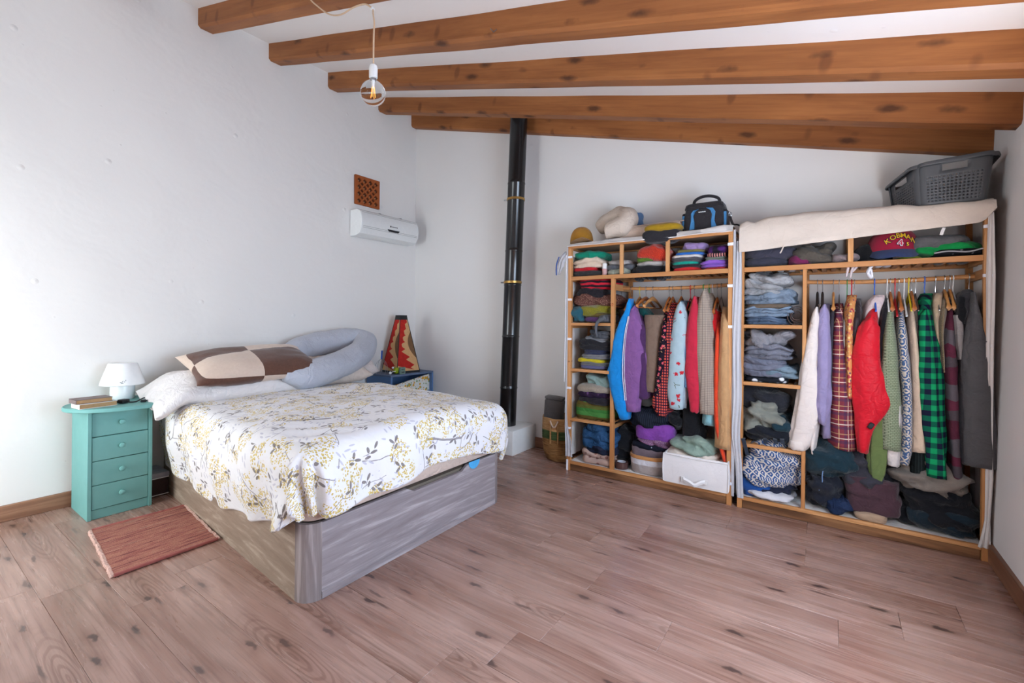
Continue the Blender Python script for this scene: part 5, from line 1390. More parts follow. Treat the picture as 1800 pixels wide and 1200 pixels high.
heap('crumpled_garment', 'black patterned garment with a grey trim under the green top', 'top', (1630, 421, 1738, 443), speckle((30, 30, 34), [((120, 118, 124), .5, .2)], 60, name='black_grey_pattern'), .3, .02, .4, group=H1, floor=S0_)
part(bpy.data.objects[[o.name for o in COL.objects if o.get('label', '').startswith('black patterned garment')][0]], 'grey_trim', MB().tube(smooth_path([P(1640, 432, y=FY + .012), P(1665, 428, y=FY + .010), P(1700, 428, y=FY + .010), P(1725, 422, y=FY + .012), P(1733, 424, y=FY + .015)], 6), .008, 8, flat=.5), fabric((170, 168, 172)), angle=180)
heap('crumpled_garment', 'emerald green top on the upper shelf of the right wardrobe', 'top', (1608, 409, 1722, 436), fabric((18, 138, 68)), .3, .035, .55, group=H1)
heap('felt_garment', 'grey felt garment below the hanging canvas edge', 'garment', (1600, 398, 1704, 424), fabric((96, 94, 96), var=.3), .28, .05, .45, group=H1)
heap('crumpled_garment', 'black cloth between the maroon cap and the grey felt', 'cloth', (1592, 408, 1636, 437), fabric((24, 24, 26)), .24, .07, .4, group=H1)
# side column: jeans
JG = 'jeans piled in the right wardrobe'
folded('folded_jeans', 'mid blue jeans with pale hems at the bottom of the jeans pile', 'jeans', (1304, 548, 1388, 563), denim((84, 100, 122)), 3, 1.0, .33, .02, JG, S1_)
folded('folded_jeans', 'light blue jeans second from the bottom of the jeans pile', 'jeans', (1303, 533, 1392, 549), denim((122, 138, 156)), 3, 1.1, .33, .02, JG)
heap('folded_trousers', 'brown trousers squeezed between the pale jeans', 'trousers', (1303, 522, 1385, 537), fabric((104, 88, 74)), .3, .03, .5, group=JG)
folded('folded_jeans', 'faded blue jeans with a leather patch in the middle of the pile', 'jeans', (1302, 505, 1402, 526), denim((114, 127, 142)), 2, 1.2, .33, .015, JG, sag=.03)
folded('folded_jeans', 'pale grey jeans with a looped leg second from the top', 'jeans', (1302, 489, 1378, 510), denim((150, 150, 152)), 2, 1.3, .32, .01, JG, sag=.02)
heap('folded_jeans', 'pale grey jeans crumpled at the top of the jeans pile', 'jeans', (1304, 470, 1382, 497), denim((152, 151, 152)), .3, .02, .8, group=JG)
bp_ = thing('leather_belt', 'dark brown leather belt coiled beside the jeans', 'belt', (xw(1399, 543, FY + .1), FY + .1, S1_))
bx_, bz_ = xw(1399, 543, FY + .06), S1_
for q, (r0, o) in enumerate(((.060, 0), (.047, .006), (.033, .002))):
    rings = []
    for k in range(33):
        a = 2 * math.pi * k / 32; rr = r0 * (1 + .06 * math.sin(2 * a + q)); c, s = math.cos(a), math.sin(a)
        rings.append([(bx_ + o + rr * c * .80, FY + .05 + .01 * math.sin(a), bz_ + .062 + rr * s), (bx_ + o + rr * c * .80, FY + .088 + .01 * math.sin(a), bz_ + .062 + rr * s), (bx_ + o + (rr - .004) * c * .80, FY + .088 + .01 * math.sin(a), bz_ + .062 + (rr - .004) * s), (bx_ + o + (rr - .004) * c * .80, FY + .05 + .01 * math.sin(a), bz_ + .062 + (rr - .004) * s)])
    mb = MB(); mb.loft(rings, False, False); part(bp_, 'coil', mb, fabric((84, 66, 60), .5, .1), angle=40)
# second cell: grey jeans
folded('folded_trousers', 'black trousers with a white print on the shelf front', 'trousers', (1308, 655, 1388, 666), speckle((28, 30, 36), [((220, 220, 224), .45, .34)], 36, name='black_white_print'), 1, .6, .3, .015, JG, S2_)
folded('folded_jeans', 'faded light blue jeans rolled out to the right under the grey jeans', 'jeans', (1334, 637, 1408, 657), denim((112, 130, 142)), 2, 1.0, .3, .02, JG)
folded('folded_jeans', 'slate grey jeans, lowest of the grey jeans pile', 'jeans', (1302, 620, 1384, 655), denim((104, 106, 120)), 3, 1.3, .32, .01, JG)
folded('folded_jeans', 'slate grey jeans, middle of the grey jeans pile', 'jeans', (1304, 602, 1396, 624), denim((112, 112, 122)), 3, 1.3, .32, .015, JG, sag=.02)
heap('folded_jeans', 'grey jeans crumpled at the top of the grey jeans pile', 'jeans', (1303, 574, 1392, 608), denim((134, 130, 134)), .32, .015, .8, group=JG)
# third cell
heap('bunched_jacket', 'black garment under the sage grey trousers', 'jacket', (1306, 738, 1402, 766), fabric((26, 28, 36)), .32, .03, .5, group=H2, floor=S3_)
heap('bunched_jacket', 'dark teal garment at the right of the sage grey trousers', 'jacket', (1358, 722, 1402, 764), fabric((30, 54, 64)), .26, .025, .5, group=H2)
heap('padded_jacket', 'black padded garment pushed in behind the sage grey trousers', 'jacket', (1305, 676, 1388, 730), fabric((40, 40, 46)), .3, .08, .4, group=H2)
heap('bunched_trousers', 'sage grey trousers draped over the dark heap', 'trousers', (1304, 696, 1386, 756), fabric((126, 126, 116)), .28, .005, .65, group=H2)
for px in (1310, 1348, 1366, 1378):
    a, b = P(px, 764, y=FY - .004), P(px + (8 if px == 1310 else 2), 792 if px == 1310 else 772, y=FY - .008)
    solo('webbing_strap', {1310: 'long dark strap hanging over the shelf front above the nordic sweater', 1348: 'black strap end on the shelf front, second from the left', 1366: 'black strap end on the shelf front, second from the right', 1378: 'black strap end on the shelf front, rightmost one'}[px], 'strap',
         MB().loft([[(p.x - .012, p.y, p.z), (p.x + .012, p.y, p.z), (p.x + .012, p.y - .002, p.z), (p.x - .012, p.y - .002, p.z)] for p in (a + Vector((0, .02, .004)), a, b)]), fabric((46, 50, 60)), 'straps over the shelf front')
# bottom cell: nordic sweater heap
def nordic(name, a, b, sc=1.0):
    t = NT(name, .95, .1); c = t.co(); s = t.sep(t.mapv(c, (sc, sc, sc)))
    z = s[2]; x = t.math('ADD', s[0], t.math('MULTIPLY', s[1], .8))
    fx = t.math('PINGPONG', t.math('MULTIPLY', x, 22.0), .5); fz = t.math('PINGPONG', t.math('MULTIPLY', z, 20.0), .5)
    dia = t.math('PINGPONG', t.math('ADD', t.math('MULTIPLY', fx, 2.0), t.math('MULTIPLY', fz, 2.2)), .5)
    band = t.math('GREATER_THAN', t.math('FRACT', t.math('MULTIPLY', z, 13.0)), .78)
    dash = t.math('GREATER_THAN', t.math('FRACT', t.math('MULTIPLY', x, 60.0)), .45)
    f = t.math('GREATER_THAN', t.math('ADD', dia, t.math('MULTIPLY', t.noise(c, 60, 2), .15)), .33)
    f = t.mix(band, f, dash)
    t.col(t.mix(f, lin(a), lin(b))); t.bump(t.noise(c, 160, 2), .5, .004); t.set('Sheen Weight', .2); return t.m
M_NORD = nordic('nordic_knit', (204, 196, 188), (52, 82, 132))
heap('lace_cloth', 'white lace cloth spilling over the wardrobe floor', 'cloth', (1314, 859, 1402, 875), fabric((206, 203, 208)), .25, .0, .7, group=H3, floor=S4_)
heap('crumpled_garment', 'navy garment under the nordic sweaters', 'top', (1316, 816, 1408, 860), fabric((34, 38, 58)), .3, .03, .5, group=H3, floor=S4_)
heap('crumpled_garment', 'royal blue garment at the bottom left of the right wardrobe', 'top', (1303, 812, 1362, 860), fabric((36, 80, 150)), .24, .05, .5, group=H3, floor=S4_)
heap('nordic_sweater', 'blue and white nordic sweater, lower one with a dark band', 'sweater', (1302, 800, 1398, 852), M_NORD, .28, -.008, .35, group=H3)
heap('nordic_sweater', 'blue and white nordic sweater, upper one reaching past the post', 'sweater', (1308, 776, 1424, 850), M_NORD, .30, .03, .4, group=H3)
# bottom bay
heap('bunched_jeans', 'blue jeans with a bright blue edge at the front of the bottom bay', 'jeans', (1458, 866, 1514, 896), denim((30, 46, 78)), .22, .012, .5, group=H3, floor=S4_)
heap('bunched_trousers', 'dark navy trousers heaped beside the middle post', 'trousers', (1425, 818, 1492, 890), fabric((34, 36, 46)), .3, .02, .5, group=H3, floor=S4_)
heap('bunched_jacket', 'dark teal jacket with a pull cord on the navy heap', 'jacket', (1425, 776, 1508, 832), fabric((28, 50, 60)), .32, .015, .5, group=H3)
part(bpy.data.objects[[o.name for o in COL.objects if o.get('label', '').startswith('dark teal jacket')][0]], 'pull_cord', MB().tube(smooth_path([P(1452, 812, y=FY - .004), P(1450, 826, y=FY - .006), P(1450, 838, y=FY - .006), P(1445, 852, y=FY - .004)], 5), .003, 6), fabric((120, 146, 186)))
t = folded('folded_trousers', 'beige trousers under the burgundy brown ones', 'trousers', (1508, 896, 1572, 906), fabric((176, 150, 126)), 1, .5, .3, .004, H3, S4_, groove=.004)
folded('folded_trousers', 'burgundy brown trousers folded in the bottom bay', 'trousers', (1490, 838, 1594, 896), fabric((78, 54, 62)), 2, .7, .33, .012, H3, groove=.006)
heap('bunched_jacket', 'charcoal sweatshirt heaped on the burgundy trousers', 'sweatshirt', (1490, 780, 1566, 846), fabric((58, 56, 64)), .3, .03, .55, group=H3)
heap('bunched_trousers', 'dark teal trousers at the bottom right of the right wardrobe', 'trousers', (1612, 892, 1740, 944), fabric((28, 42, 52)), .3, .01, .4, group=H3, floor=S4_)
heap('bunched_trousers', 'black trousers heaped in the bottom right corner', 'trousers', (1590, 850, 1740, 928), fabric((26, 26, 31)), .34, .02, .5, group=H3)
heap('bunched_jacket', 'taupe grey jacket thrown over the black heap', 'jacket', (1578, 806, 1712, 872), fabric((122, 112, 104)), .3, .015, .6, group=H3)
heap('crumpled_garment', 'black garment behind the olive sleeve in the bottom bay', 'top', (1540, 800, 1592, 846), fabric((28, 27, 31)), .24, .09, .5, group=H3)
# ------------------------------------------------------------------ hanging clothes
RODZ = 1.522
M_HW = [wood('hanger_wood_a', (188, 112, 56), (150, 80, 36), (206, 134, 74), 1, .4, 1.5, knots=False), wood('hanger_wood_b', (206, 146, 84), (172, 110, 56), (222, 168, 108), 1, .4, 1.5, knots=False), plain('dark_hanger', (48, 40, 38), .5)]
def rod_x(px): return P(px, 500, y=ROD).x
def rod_z(x):
    for a, b in ((X1M1 - .03, X1R - .03), (X2M1 - .03, X2R - .03)):
        if a - .05 < x < b + .05: return RODZ - .012 * math.sin(math.pi * clamp((x - a) / (b - a)))
    return RODZ
def hanger(label, px, kind='wood', mi=0, yaw=0.0, drop=.0, color=None, bar=True, bare=False):
    """kind wood / wire / plastic; arms lie across the rail (along y)"""
    x = rod_x(px); z = rod_z(x); r = .0135 + .003
    t = thing('clothes_hanger', label, 'hanger', (x, ROD, z - .09), 'clothes hangers')
    cs, sn = math.cos(yaw), math.sin(yaw)
    def L(u, w, zz): return Vector((x + u * sn + w * cs, ROD + u * cs - w * sn, zz))   # u across, w along rail
    hookm = color or M_STEEL
    HALF, DZ = (.205, .074) if bare else (.135, .105)
    pts = [L(.010, 0, z - .020)] + [L(r * math.cos(a), 0, z + r * math.sin(a)) for a in [math.radians(d) for d in range(-35, 216, 25)]] + [L(-.010, 0, z - .030), L(0, 0, z - .048 - drop), L(0, 0, z - .085 - drop)]
    part(t, 'hook', MB().tube(pts, .0022 if kind != 'plastic' else .0032, 6), hookm)
    zn = z - .080 - drop
    if kind == 'wood':
        for sg in (-1, 1):
            rings = []
            for k in range(9):
                u = k / 8; uu = sg * HALF * u; zz = zn - DZ * u ** 1.25 + .012 * math.sin(math.pi * u * .6)
                hh = lerp(.019, .011, u); ww = lerp(.0075, .0065, u) if u < .85 else lerp(.0065, .012, (u - .85) / .15)
                rings.append([L(uu, ww * math.cos(a), zz + hh * math.sin(a)) for a in [2 * math.pi * q / 10 for q in range(10)]])
            mb = MB(); mb.loft(rings); part(t, 'arm', mb, M_HW[mi], angle=60)
        if bar: part(t, 'bar', MB().tube([L(-HALF * .93, 0, zn - DZ), L(HALF * .93, 0, zn - DZ)], .005, 8), M_HW[mi])
    else:
        pts = [L(-HALF, 0, zn - DZ), L(-HALF / 2, 0, zn - DZ * .45), L(0, 0, zn), L(HALF / 2, 0, zn - DZ * .45), L(HALF, 0, zn - DZ), L(0, 0, zn - DZ - .005), L(-HALF, 0, zn - DZ)]
        part(t, 'frame', MB().tube(pts, .003 if kind == 'wire' else .005, 6), hookm)
    return t
def resample(rows, n):
    """rows of (py, xl, xr) -> n smooth rows"""
    out = []; y0, y1 = rows[0][0], rows[-1][0]
    def cat(i, f, c):
        p0, p1, p2, p3 = (rows[clamp(i + k, 0, len(rows) - 1)][c] for k in (-1, 0, 1, 2))
        return .5 * (2 * p1 + (p2 - p0) * f + (2 * p0 - 5 * p1 + 4 * p2 - p3) * f * f + (3 * p1 - p0 - 3 * p2 + p3) * f ** 3)
    for k in range(n):
        py = lerp(y0, y1, k / (n - 1)); i = 0
        while i < len(rows) - 2 and rows[i + 1][0] < py: i += 1
        f = (py - rows[i][0]) / (rows[i + 1][0] - rows[i][0]); out.append((py, cat(i, f, 1), cat(i, f, 2)))
    return out
def drape(rows, yf, yb, seed, shoulder=True, wave=.22, lobes=3, n=26, N=48, hem=.012, neck=.05):
    """loft a hanging piece of cloth from its measured front edges (px rows), real depth from yf to yb"""
    rows = resample(rows, n); mb = MB(); rings = []
    ztop = P((rows[0][1] + rows[0][2]) / 2, rows[0][0], y=ROD if shoulder else yf).z
    rnd = random.Random(seed); ph = [rnd.uniform(0, 6.28) for _ in range(4)]
    for i, (py, xl, xr) in enumerate(rows):
        y_f, y_b = yf, yb
        if shoulder:
            for _ in range(3):
                z = P((xl + xr) / 2, py, y=y_f + .03).z; q = clamp((ztop - z) / .13)
                k = neck + (1 - neck) * (q ** .7)
                y_f = lerp(ROD - .04, yf, k); y_b = lerp(ROD + .04, yb, k)
        pl = y_f + .025
        a0, a1 = P(xl, py, y=pl), P(xr, py, y=pl); z = (a0.z + a1.z) / 2
        cx, a = (a0.x + a1.x) / 2, max((a1.x - a0.x) / 2 * 1.16, .006); cy, b = (y_f + y_b) / 2, (y_b - y_f) / 2
        u = i / (len(rows) - 1); ring = []
        for k in range(N):
            th = 2 * math.pi * k / N; c, s = math.cos(th), math.sin(th)
            e = 2.6; r = (abs(c) ** e + abs(s) ** e) ** (-1 / e)
            w = 1 + 1.35 * wave * (.35 + .65 * u) * (math.sin(lobes * th + ph[0] + 1.2 * u) * .45 + math.sin((lobes * 2 + 1) * th + ph[1] - 1.5 * u) * .40 + math.sin((lobes * 3 + 2) * th + ph[3] + 2 * u) * .28) + .16 * n3(c * 2, s * 2, z * 9, seed)
            # creases near the shoulder
            w += .12 * (1 - u) * math.sin(7 * th + z * 40 + ph[2]) * .5
            x = cx + a * r * c * w; y = cy + b * r * s * (1 + .03 * n3(c, s, z * 9, seed + 4))
            zz = z + (hem * n3(c * 1.5, s * 1.5, 2, seed + 5) if i == len(rows) - 1 else 0)
            ring.append((x, y, zz))
        rings.append(ring)
    return mb.loft(rings)
_hid = 100
def garment(name, label, cat, body, mat, sleeve=None, smat=None, yf=-.455, yb=-.09, group=None, shoulder=True, wave=.22, lobes=3, cuff=None, syb=-.375, syf=None):
    global _hid; _hid += 1
    r = body or sleeve
    p = P((r[0][1] + r[0][2]) / 2, r[0][0], y=ROD)
    t = thing(name, label, cat, (p.x, ROD, P(r[-1][1], r[-1][0], y=yf).z), group)
    if body: part(t, 'body', drape(body, yf, yb, _hid, shoulder, wave, lobes), mat, angle=180)
    if sleeve:
        sf = (yf - .022) if syf is None else syf
        if body:      # round the sleeve head into the shoulder
            p0, l0, r0 = sleeve[0]; bt = body[0]; mid = (bt[1] + bt[2]) / 2
            if p0 - 16 > bt[0] - 4 or True:
                c0 = (l0 + r0) / 2; sleeve = [(p0 - 15, lerp(c0, mid, .35) - 1.0, lerp(c0, mid, .35) + 1.0), (p0 - 9, lerp(l0, c0, .45), lerp(r0, c0, .45))] + [(p0 + 2, l0, r0)] + list(sleeve[1:])
        s = part(t, 'sleeve', drape(sleeve, sf, syb, _hid + 50, bool(body is None) and shoulder, wave * .8, 2), smat or mat, angle=180)
        if cuff:
            py, xl, xr = sleeve[-1]; h = 14
            part(s, 'cuff', drape([(py - h, xl - .5, xr + .5), (py - h * .4, xl - .5, xr + .5), (py + 1, xl - .3, xr + .3)], sf - .004, syb + .004, _hid + 90, False, .03, 2, 4), cuff, angle=180)
    return t
GA, GB = 'clothes hanging in the left wardrobe', 'clothes hanging in the right wardrobe'
# ---- left wardrobe hangers
SIL = M_STEEL
def plastic(n, rgb): return plain(n, rgb, .35, .5)
P_RED, P_GRN, P_BLU, P_WHT, P_YEL, P_CLR = plastic('red_hanger', (206, 34, 44)), plastic('green_hanger', (34, 140, 62)), plastic('blue_hanger', (48, 104, 206)), plastic('white_hanger', (228, 228, 226)), plastic('yellow_hanger', (224, 200, 40)), plastic('clear_hanger', (196, 190, 196))
hanger('empty orange brown wooden hanger at the left end of the rail', 1092, 'wood', 0, bare=True)
hanger('wooden hanger holding the blue track jacket', 1109, 'wood', 0)
hanger('pale wooden hanger with a yellow hook holding the purple hoodie', 1124, 'wood', 1, color=P_YEL)
hanger('dark orange wooden hanger left of the brown trousers', 1135, 'wood', 0, bare=True)
hanger('light wooden hanger holding the brown suede trousers', 1147, 'wood', 1, bare=True)
hanger('wooden hanger holding the black flowered dress', 1176, 'wood', 0)
hanger('wooden hanger holding the orange patterned skirt', 1182, 'wood', 0)
hanger('wooden hanger holding the embroidered denim shirt', 1197, 'wood', 0)
hanger('thin red plastic hanger holding the black dress', 1213, 'plastic', color=P_RED)
hanger('wooden hanger holding the crimson shirt', 1220, 'wood', 0)
hanger('green plastic hanger holding the beige plaid blazer', 1236, 'plastic', color=P_GRN)
hanger('thin green wire hanger holding the pale teal shirt', 1246, 'wire', color=P_GRN)
hanger('clear plastic hanger holding the red top', 1252, 'plastic', color=P_CLR)
hanger('wooden hanger holding the orange red dress', 1260, 'wood', 0, drop=.02)
hanger('steel wire hanger holding the tan trousers', 1267, 'wire')
# ---- left wardrobe garments
BL = fabric((24, 132, 206))
t = garment('track_jacket', 'bright blue track jacket with white sleeve stripes', 'jacket',
        [(530, 1104, 1116), (550, 1100, 1114), (600, 1096, 1112), (660, 1092, 1112), (705, 1096, 1112)], BL,
        [(536, 1100, 1111), (560, 1089, 1106), (600, 1078, 1102), (650, 1072, 1101), (690, 1077, 1103), (715, 1085, 1107), (733, 1093, 1107)], group=GA)
SW = [(552, 1093, 1109), (580, 1085, 1105), (620, 1079, 1103), (660, 1078, 1104), (700, 1086, 1107)]
for f in (.70, .82, .94):
    rows = resample(SW, 14); rings = []
    for py, xl, xr in rows:
        c = P(lerp(xl, xr, f), py, y=-.482 + .018 * (f - .7) / .24); rings.append([c + Vector((-.0030, 0, 0)), c + Vector((0, -.003, 0)), c + Vector((.0030, .002, 0)), c + Vector((0, .004, 0))])
    mb = MB(); mb.loft(rings); part(t, 'white_stripe', mb, fabric((226, 220, 222)))
t = garment('hoodie', 'purple hoodie beside the blue track jacket', 'hoodie',
        [(545, 1116, 1130), (575, 1118, 1136), (620, 1120, 1138), (660, 1121, 1140), (696, 1122, 1143)], fabric((76, 44, 84)),
        [(548, 1106, 1120), (570, 1099, 1125), (610, 1096, 1129), (650, 1097, 1129), (690, 1101, 1125), (718, 1105, 1122)], fabric((128, 84, 138)), group=GA, cuff=fabric((134, 88, 142)))
x0, x1, z0, z1 = rect(1101, 535, 1124, 570, -.34)
part(t, 'hood', heap_mesh(x0, x1, -.40, -.22, z0, z1, 91, .35, 36, 20), fabric((122, 80, 132)), angle=180)
garment('teal_jumper', 'dark green top glimpsed between the two wooden hangers', 'top', [(534, 1122, 1132), (548, 1122, 1140), (570, 1124, 1146), (640, 1126, 1146)], fabric((24, 78, 76)), group=GA, yf=-.36)
garment('suede_trousers', 'brown suede trousers folded over a wooden hanger', 'trousers', [(549, 1131, 1165), (556, 1130, 1166), (600, 1130, 1165), (650, 1131, 1163), (683, 1132, 1158)], fabric((122, 100, 86), var=.22), group=GA, shoulder=False, yf=-.43, yb=-.12, wave=.12)
M_BF = speckle((30, 22, 34), [((206, 84, 96), .5, .34), ((226, 170, 120), .9, .2)], 60, name='black_red_flowers')
garment('flowered_dress', 'black dress with red flowers left of the orange patterned skirt', 'dress', [(540, 1167, 1176), (570, 1162, 1176), (610, 1156, 1176), (650, 1153, 1172), (690, 1150, 1168)], M_BF, group=GA)
def hound(name):
    t = NT(name, .95, .1); s = t.sep(t.co()); q = t.math('ADD', s[0], t.math('MULTIPLY', s[1], .9))
    a = t.math('FRACT', t.math('MULTIPLY', t.math('ADD', q, 5.0), 55.0)); b = t.math('FRACT', t.math('MULTIPLY', t.math('ADD', s[2], 5.0), 48.0))
    f = t.math('MULTIPLY', t.math('GREATER_THAN', a, .40), t.math('GREATER_THAN', b, .36))
    c = t.mix(t.noise(t.co(), 25, 2), lin((222, 96, 38)), lin((200, 84, 96)))
    t.col(t.mix(f, lin((44, 26, 48)), c)); t.bump(t.noise(t.co(), 300, 2), .3, .003); return t.m
garment('patterned_skirt', 'orange and purple chequered skirt with a ragged pointed hem', 'skirt', [(527, 1173, 1190), (550, 1170, 1188), (600, 1167, 1187), (640, 1161, 1185), (680, 1151, 1183), (708, 1145, 1182), (727, 1157, 1175)], hound('orange_check'), group=GA, wave=.16)
def embroid():
    t = NT('embroidered_denim', .9, .12); c = t.co(); base = t.mix(t.noise(c, 20, 4), lin((150, 172, 182)), lin((178, 196, 202)))
    v = t.vor(t.mapv(c, (1, .5, 1), (.3, .7, .13)), 15, 1.0); m = t.noise(c, 90, 2)
    fl_ = t.fstep(t.math('ADD', v.outputs['Distance'], t.math('MULTIPLY', t.math('SUBTRACT', m, .5), .45)), .24, .17)
    col = t.mix(fl_, base, lin((186, 40, 52)))
    st = t.vor(t.mapv(c, (1, .5, 1), (1.7, .2, .5)), 8, 1.0, 'DISTANCE_TO_EDGE')
    ln = t.math('MULTIPLY', t.math('LESS_THAN', st.outputs['Distance'], .016), t.math('GREATER_THAN', t.noise(c, 9, 2), .56))
    col = t.mix(ln, col, lin((96, 104, 84))); t.col(col); t.bump(t.noise(c, 300, 2), .2, .002); return t.m
garment('denim_shirt', 'pale blue denim shirt embroidered with red flowers', 'shirt', [(523, 1192, 1206), (560, 1196, 1209), (610, 1200, 1212), (676, 1204, 1214)], denim((118, 154, 190)),
        [(540, 1187, 1204), (570, 1183, 1206), (610, 1180, 1206), (650, 1178, 1206), (690, 1177, 1205), (713, 1180, 1204)], embroid(), group=GA)
garment('black_dress', 'long black dress behind the crimson shirt', 'dress', [(524, 1206, 1217), (550, 1204, 1217), (600, 1204, 1220), (690, 1203, 1231), (740, 1202, 1233), (776, 1203, 1232)], fabric((22, 21, 24)), group=GA, yf=-.40)
garment('crimson_shirt', 'crimson shirt right of the embroidered denim shirt', 'shirt', [(516, 1218, 1227), (540, 1215, 1227), (580, 1213, 1230), (660, 1216, 1232)], fabric((186, 40, 62)),
        [(530, 1214, 1226), (560, 1210, 1226), (600, 1206, 1228), (650, 1206, 1229), (690, 1212, 1231), (718, 1216, 1230)], group=GA)
garment('plaid_blazer', 'beige fine checked blazer right of the crimson shirt', 'blazer', [(509, 1234, 1249), (540, 1232, 1250), (600, 1236, 1256), (690, 1240, 1258)], plaid((166, 150, 136), [(.3, .12, (110, 96, 88), .6)], [(.3, .12, (110, 96, 88), .6)], .012, .012, 'fine_check'),
        [(516, 1230, 1244), (545, 1226, 1246), (590, 1226, 1251), (640, 1227, 1254), (690, 1231, 1256), (722, 1235, 1257)], group=GA)
garment('teal_shirt', 'pale teal shirt showing below the checked blazer', 'shirt', [(545, 1244, 1254), (600, 1246, 1258), (680, 1246, 1263), (720, 1238, 1263), (741, 1236, 1262)], fabric((128, 174, 180)), group=GA, yf=-.445)
garment('red_blouse', 'red gathered top on a clear hanger', 'top', [(535, 1247, 1257), (545, 1242, 1260), (580, 1245, 1261), (650, 1253, 1262)], fabric((206, 28, 34)), group=GA, wave=.35, yf=-.42)
garment('orange_dress', 'narrow orange red dress left of the tan trousers', 'dress', [(555, 1259, 1267), (620, 1256, 1267), (700, 1256, 1267), (750, 1260, 1271), (780, 1267, 1278), (806, 1275, 1283)], fabric((214, 66, 36)), group=GA, yf=-.47)
garment('tan_trousers', 'long tan trousers at the right end of the left wardrobe', 'trousers', [(532, 1270, 1279), (560, 1266, 1284), (640, 1262, 1289), (720, 1262, 1292), (783, 1262, 1294)], fabric((190, 146, 102)), group=GA, wave=.28, yf=-.485)
# ---- right wardrobe hangers
hanger('black shouldered hanger holding the white shirt', 1436, 'wood', 2)
hanger('dark hanger holding the lavender shirt', 1445, 'wood', 2)
hanger('wooden hanger holding the dark grey top', 1464, 'wood', 1)
hanger('steel hanger holding the red plaid shirt', 1474, 'wire')
hanger('green wire hanger left of the orange flowered blouse', 1488, 'wire', color=P_GRN)
hanger('red plastic hanger holding the orange flowered blouse', 1496, 'plastic', color=P_RED)
hanger('steel wire hanger holding the dark leather jacket', 1501, 'wire')
hanger('blue plastic hanger holding the pale pink shirt', 1536, 'plastic', color=P_BLU)
hanger('white plastic hanger holding the black blazer', 1558, 'plastic', color=P_WHT)
hanger('wooden hanger holding the sage green knit', 1564, 'wood', 0)
hanger('red plastic hanger right of the sage green knit', 1572, 'plastic', color=P_RED, drop=.03)
hanger('wooden hanger holding the nordic cardigan', 1579, 'wood', 0)
hanger('white plastic hanger beside the nordic cardigan', 1588, 'plastic', color=P_WHT, drop=.03)
hanger('yellow plastic hanger left of the beige sweater', 1596, 'plastic', color=P_YEL)
hanger('wooden hanger holding the beige sweater', 1601, 'wood', 0)
hanger('steel hanger holding the taupe fluffy top', 1608, 'wire')
hanger('light blue hanger holding the green gingham shirt', 1624, 'plastic', color=P_BLU)
hanger('steel wire hanger holding the cream blouse', 1643, 'wire')
hanger('wooden hanger holding the tan knit', 1659, 'wood', 1)
hanger('wooden hanger holding the burgundy mohair cardigan', 1668, 'wood', 1)
hanger('white plastic hanger beside the burgundy mohair cardigan', 1674, 'plastic', color=P_WHT)
hanger('grey steel hanger holding the grey hooded coat', 1702, 'wire')
# ---- right wardrobe garments
WS = fabric((222, 208, 200), .8, .06)
t = garment('white_shirt', 'white shirt with long cuff at the left end of the right wardrobe', 'shirt', [(525, 1434, 1444), (560, 1431, 1444), (640, 1431, 1445), (720, 1428, 1446), (770, 1424, 1440), (786, 1428, 1437)], WS,
        [(545, 1427, 1440), (580, 1421, 1438), (630, 1413, 1437), (690, 1407, 1440), (730, 1402, 1438), (765, 1396, 1430), (780, 1394, 1419)], group=GB, cuff=WS)
garment('lavender_shirt', 'lavender shirt right of the white shirt', 'shirt', [(524, 1443, 1457), (560, 1441, 1460), (640, 1443, 1463), (700, 1446, 1464), (760, 1447, 1466)], fabric((132, 120, 150)),
        [(540, 1440, 1456), (580, 1439, 1458), (640, 1438, 1459), (680, 1436, 1459), (705, 1436, 1459), (735, 1444, 1455)], fabric((146, 134, 170)), group=GB)
garment('dark_jumper', 'dark grey top between the lavender and red plaid shirts', 'top', [(526, 1459, 1469), (560, 1457, 1468), (640, 1456, 1468), (700, 1457, 1468)], fabric((62, 58, 66)), group=GB, yf=-.43)
M_RP = plaid((126, 52, 62), [(.25, .10, (70, 50, 78), .6), (.5, .035, (226, 206, 190), .85), (.82, .03, (206, 170, 120), .7)], [(.25, .10, (70, 50, 78), .6), (.5, .035, (226, 206, 190), .8), (.82, .03, (206, 170, 120), .6)], .075, .085, 'red_plaid', axis_v=0)
garment('plaid_shirt', 'red plaid shirt with white lines in the right wardrobe', 'shirt', [(523, 1468, 1481), (535, 1466, 1482), (560, 1465, 1482), (600, 1463, 1486), (650, 1461, 1493), (700, 1460, 1502), (750, 1460, 1507), (779, 1461, 1510)], M_RP, group=GB, wave=.14)
garment('grey_blouse', 'pale grey blouse peeping out right of the red plaid shirt', 'blouse', [(528, 1481, 1489), (560, 1480, 1488), (600, 1480, 1488)], fabric((176, 172, 168)), group=GB, yf=-.42)
M_OF = speckle((220, 150, 92), [((190, 70, 80), .7, .42), ((232, 196, 130), 1.1, .34), ((120, 76, 110), 1.0, .24)], 36, name='orange_flowers')
garment('flowered_blouse', 'orange flowered blouse beside the red windbreaker', 'blouse', [(508, 1490, 1504), (525, 1487, 1503), (560, 1486, 1500), (620, 1486, 1501), (690, 1489, 1501)], M_OF, group=GB, wave=.3)
garment('leather_jacket', 'dark brown leather jacket behind the red windbreaker', 'jacket', [(514, 1501, 1512), (540, 1498, 1516), (565, 1496, 1513), (640, 1498, 1512)], fabric((48, 38, 42), .4, .1), group=GB, yf=-.43)
garment('pink_shirt', 'pale pink shirt collar above the red windbreaker', 'shirt', [(507, 1536, 1552), (518, 1526, 1554), (540, 1516, 1550), (580, 1512, 1544), (640, 1512, 1540)], fabric((222, 202, 202)), group=GB, yf=-.38)
M_RW = fabric((206, 22, 40), .45, .08)
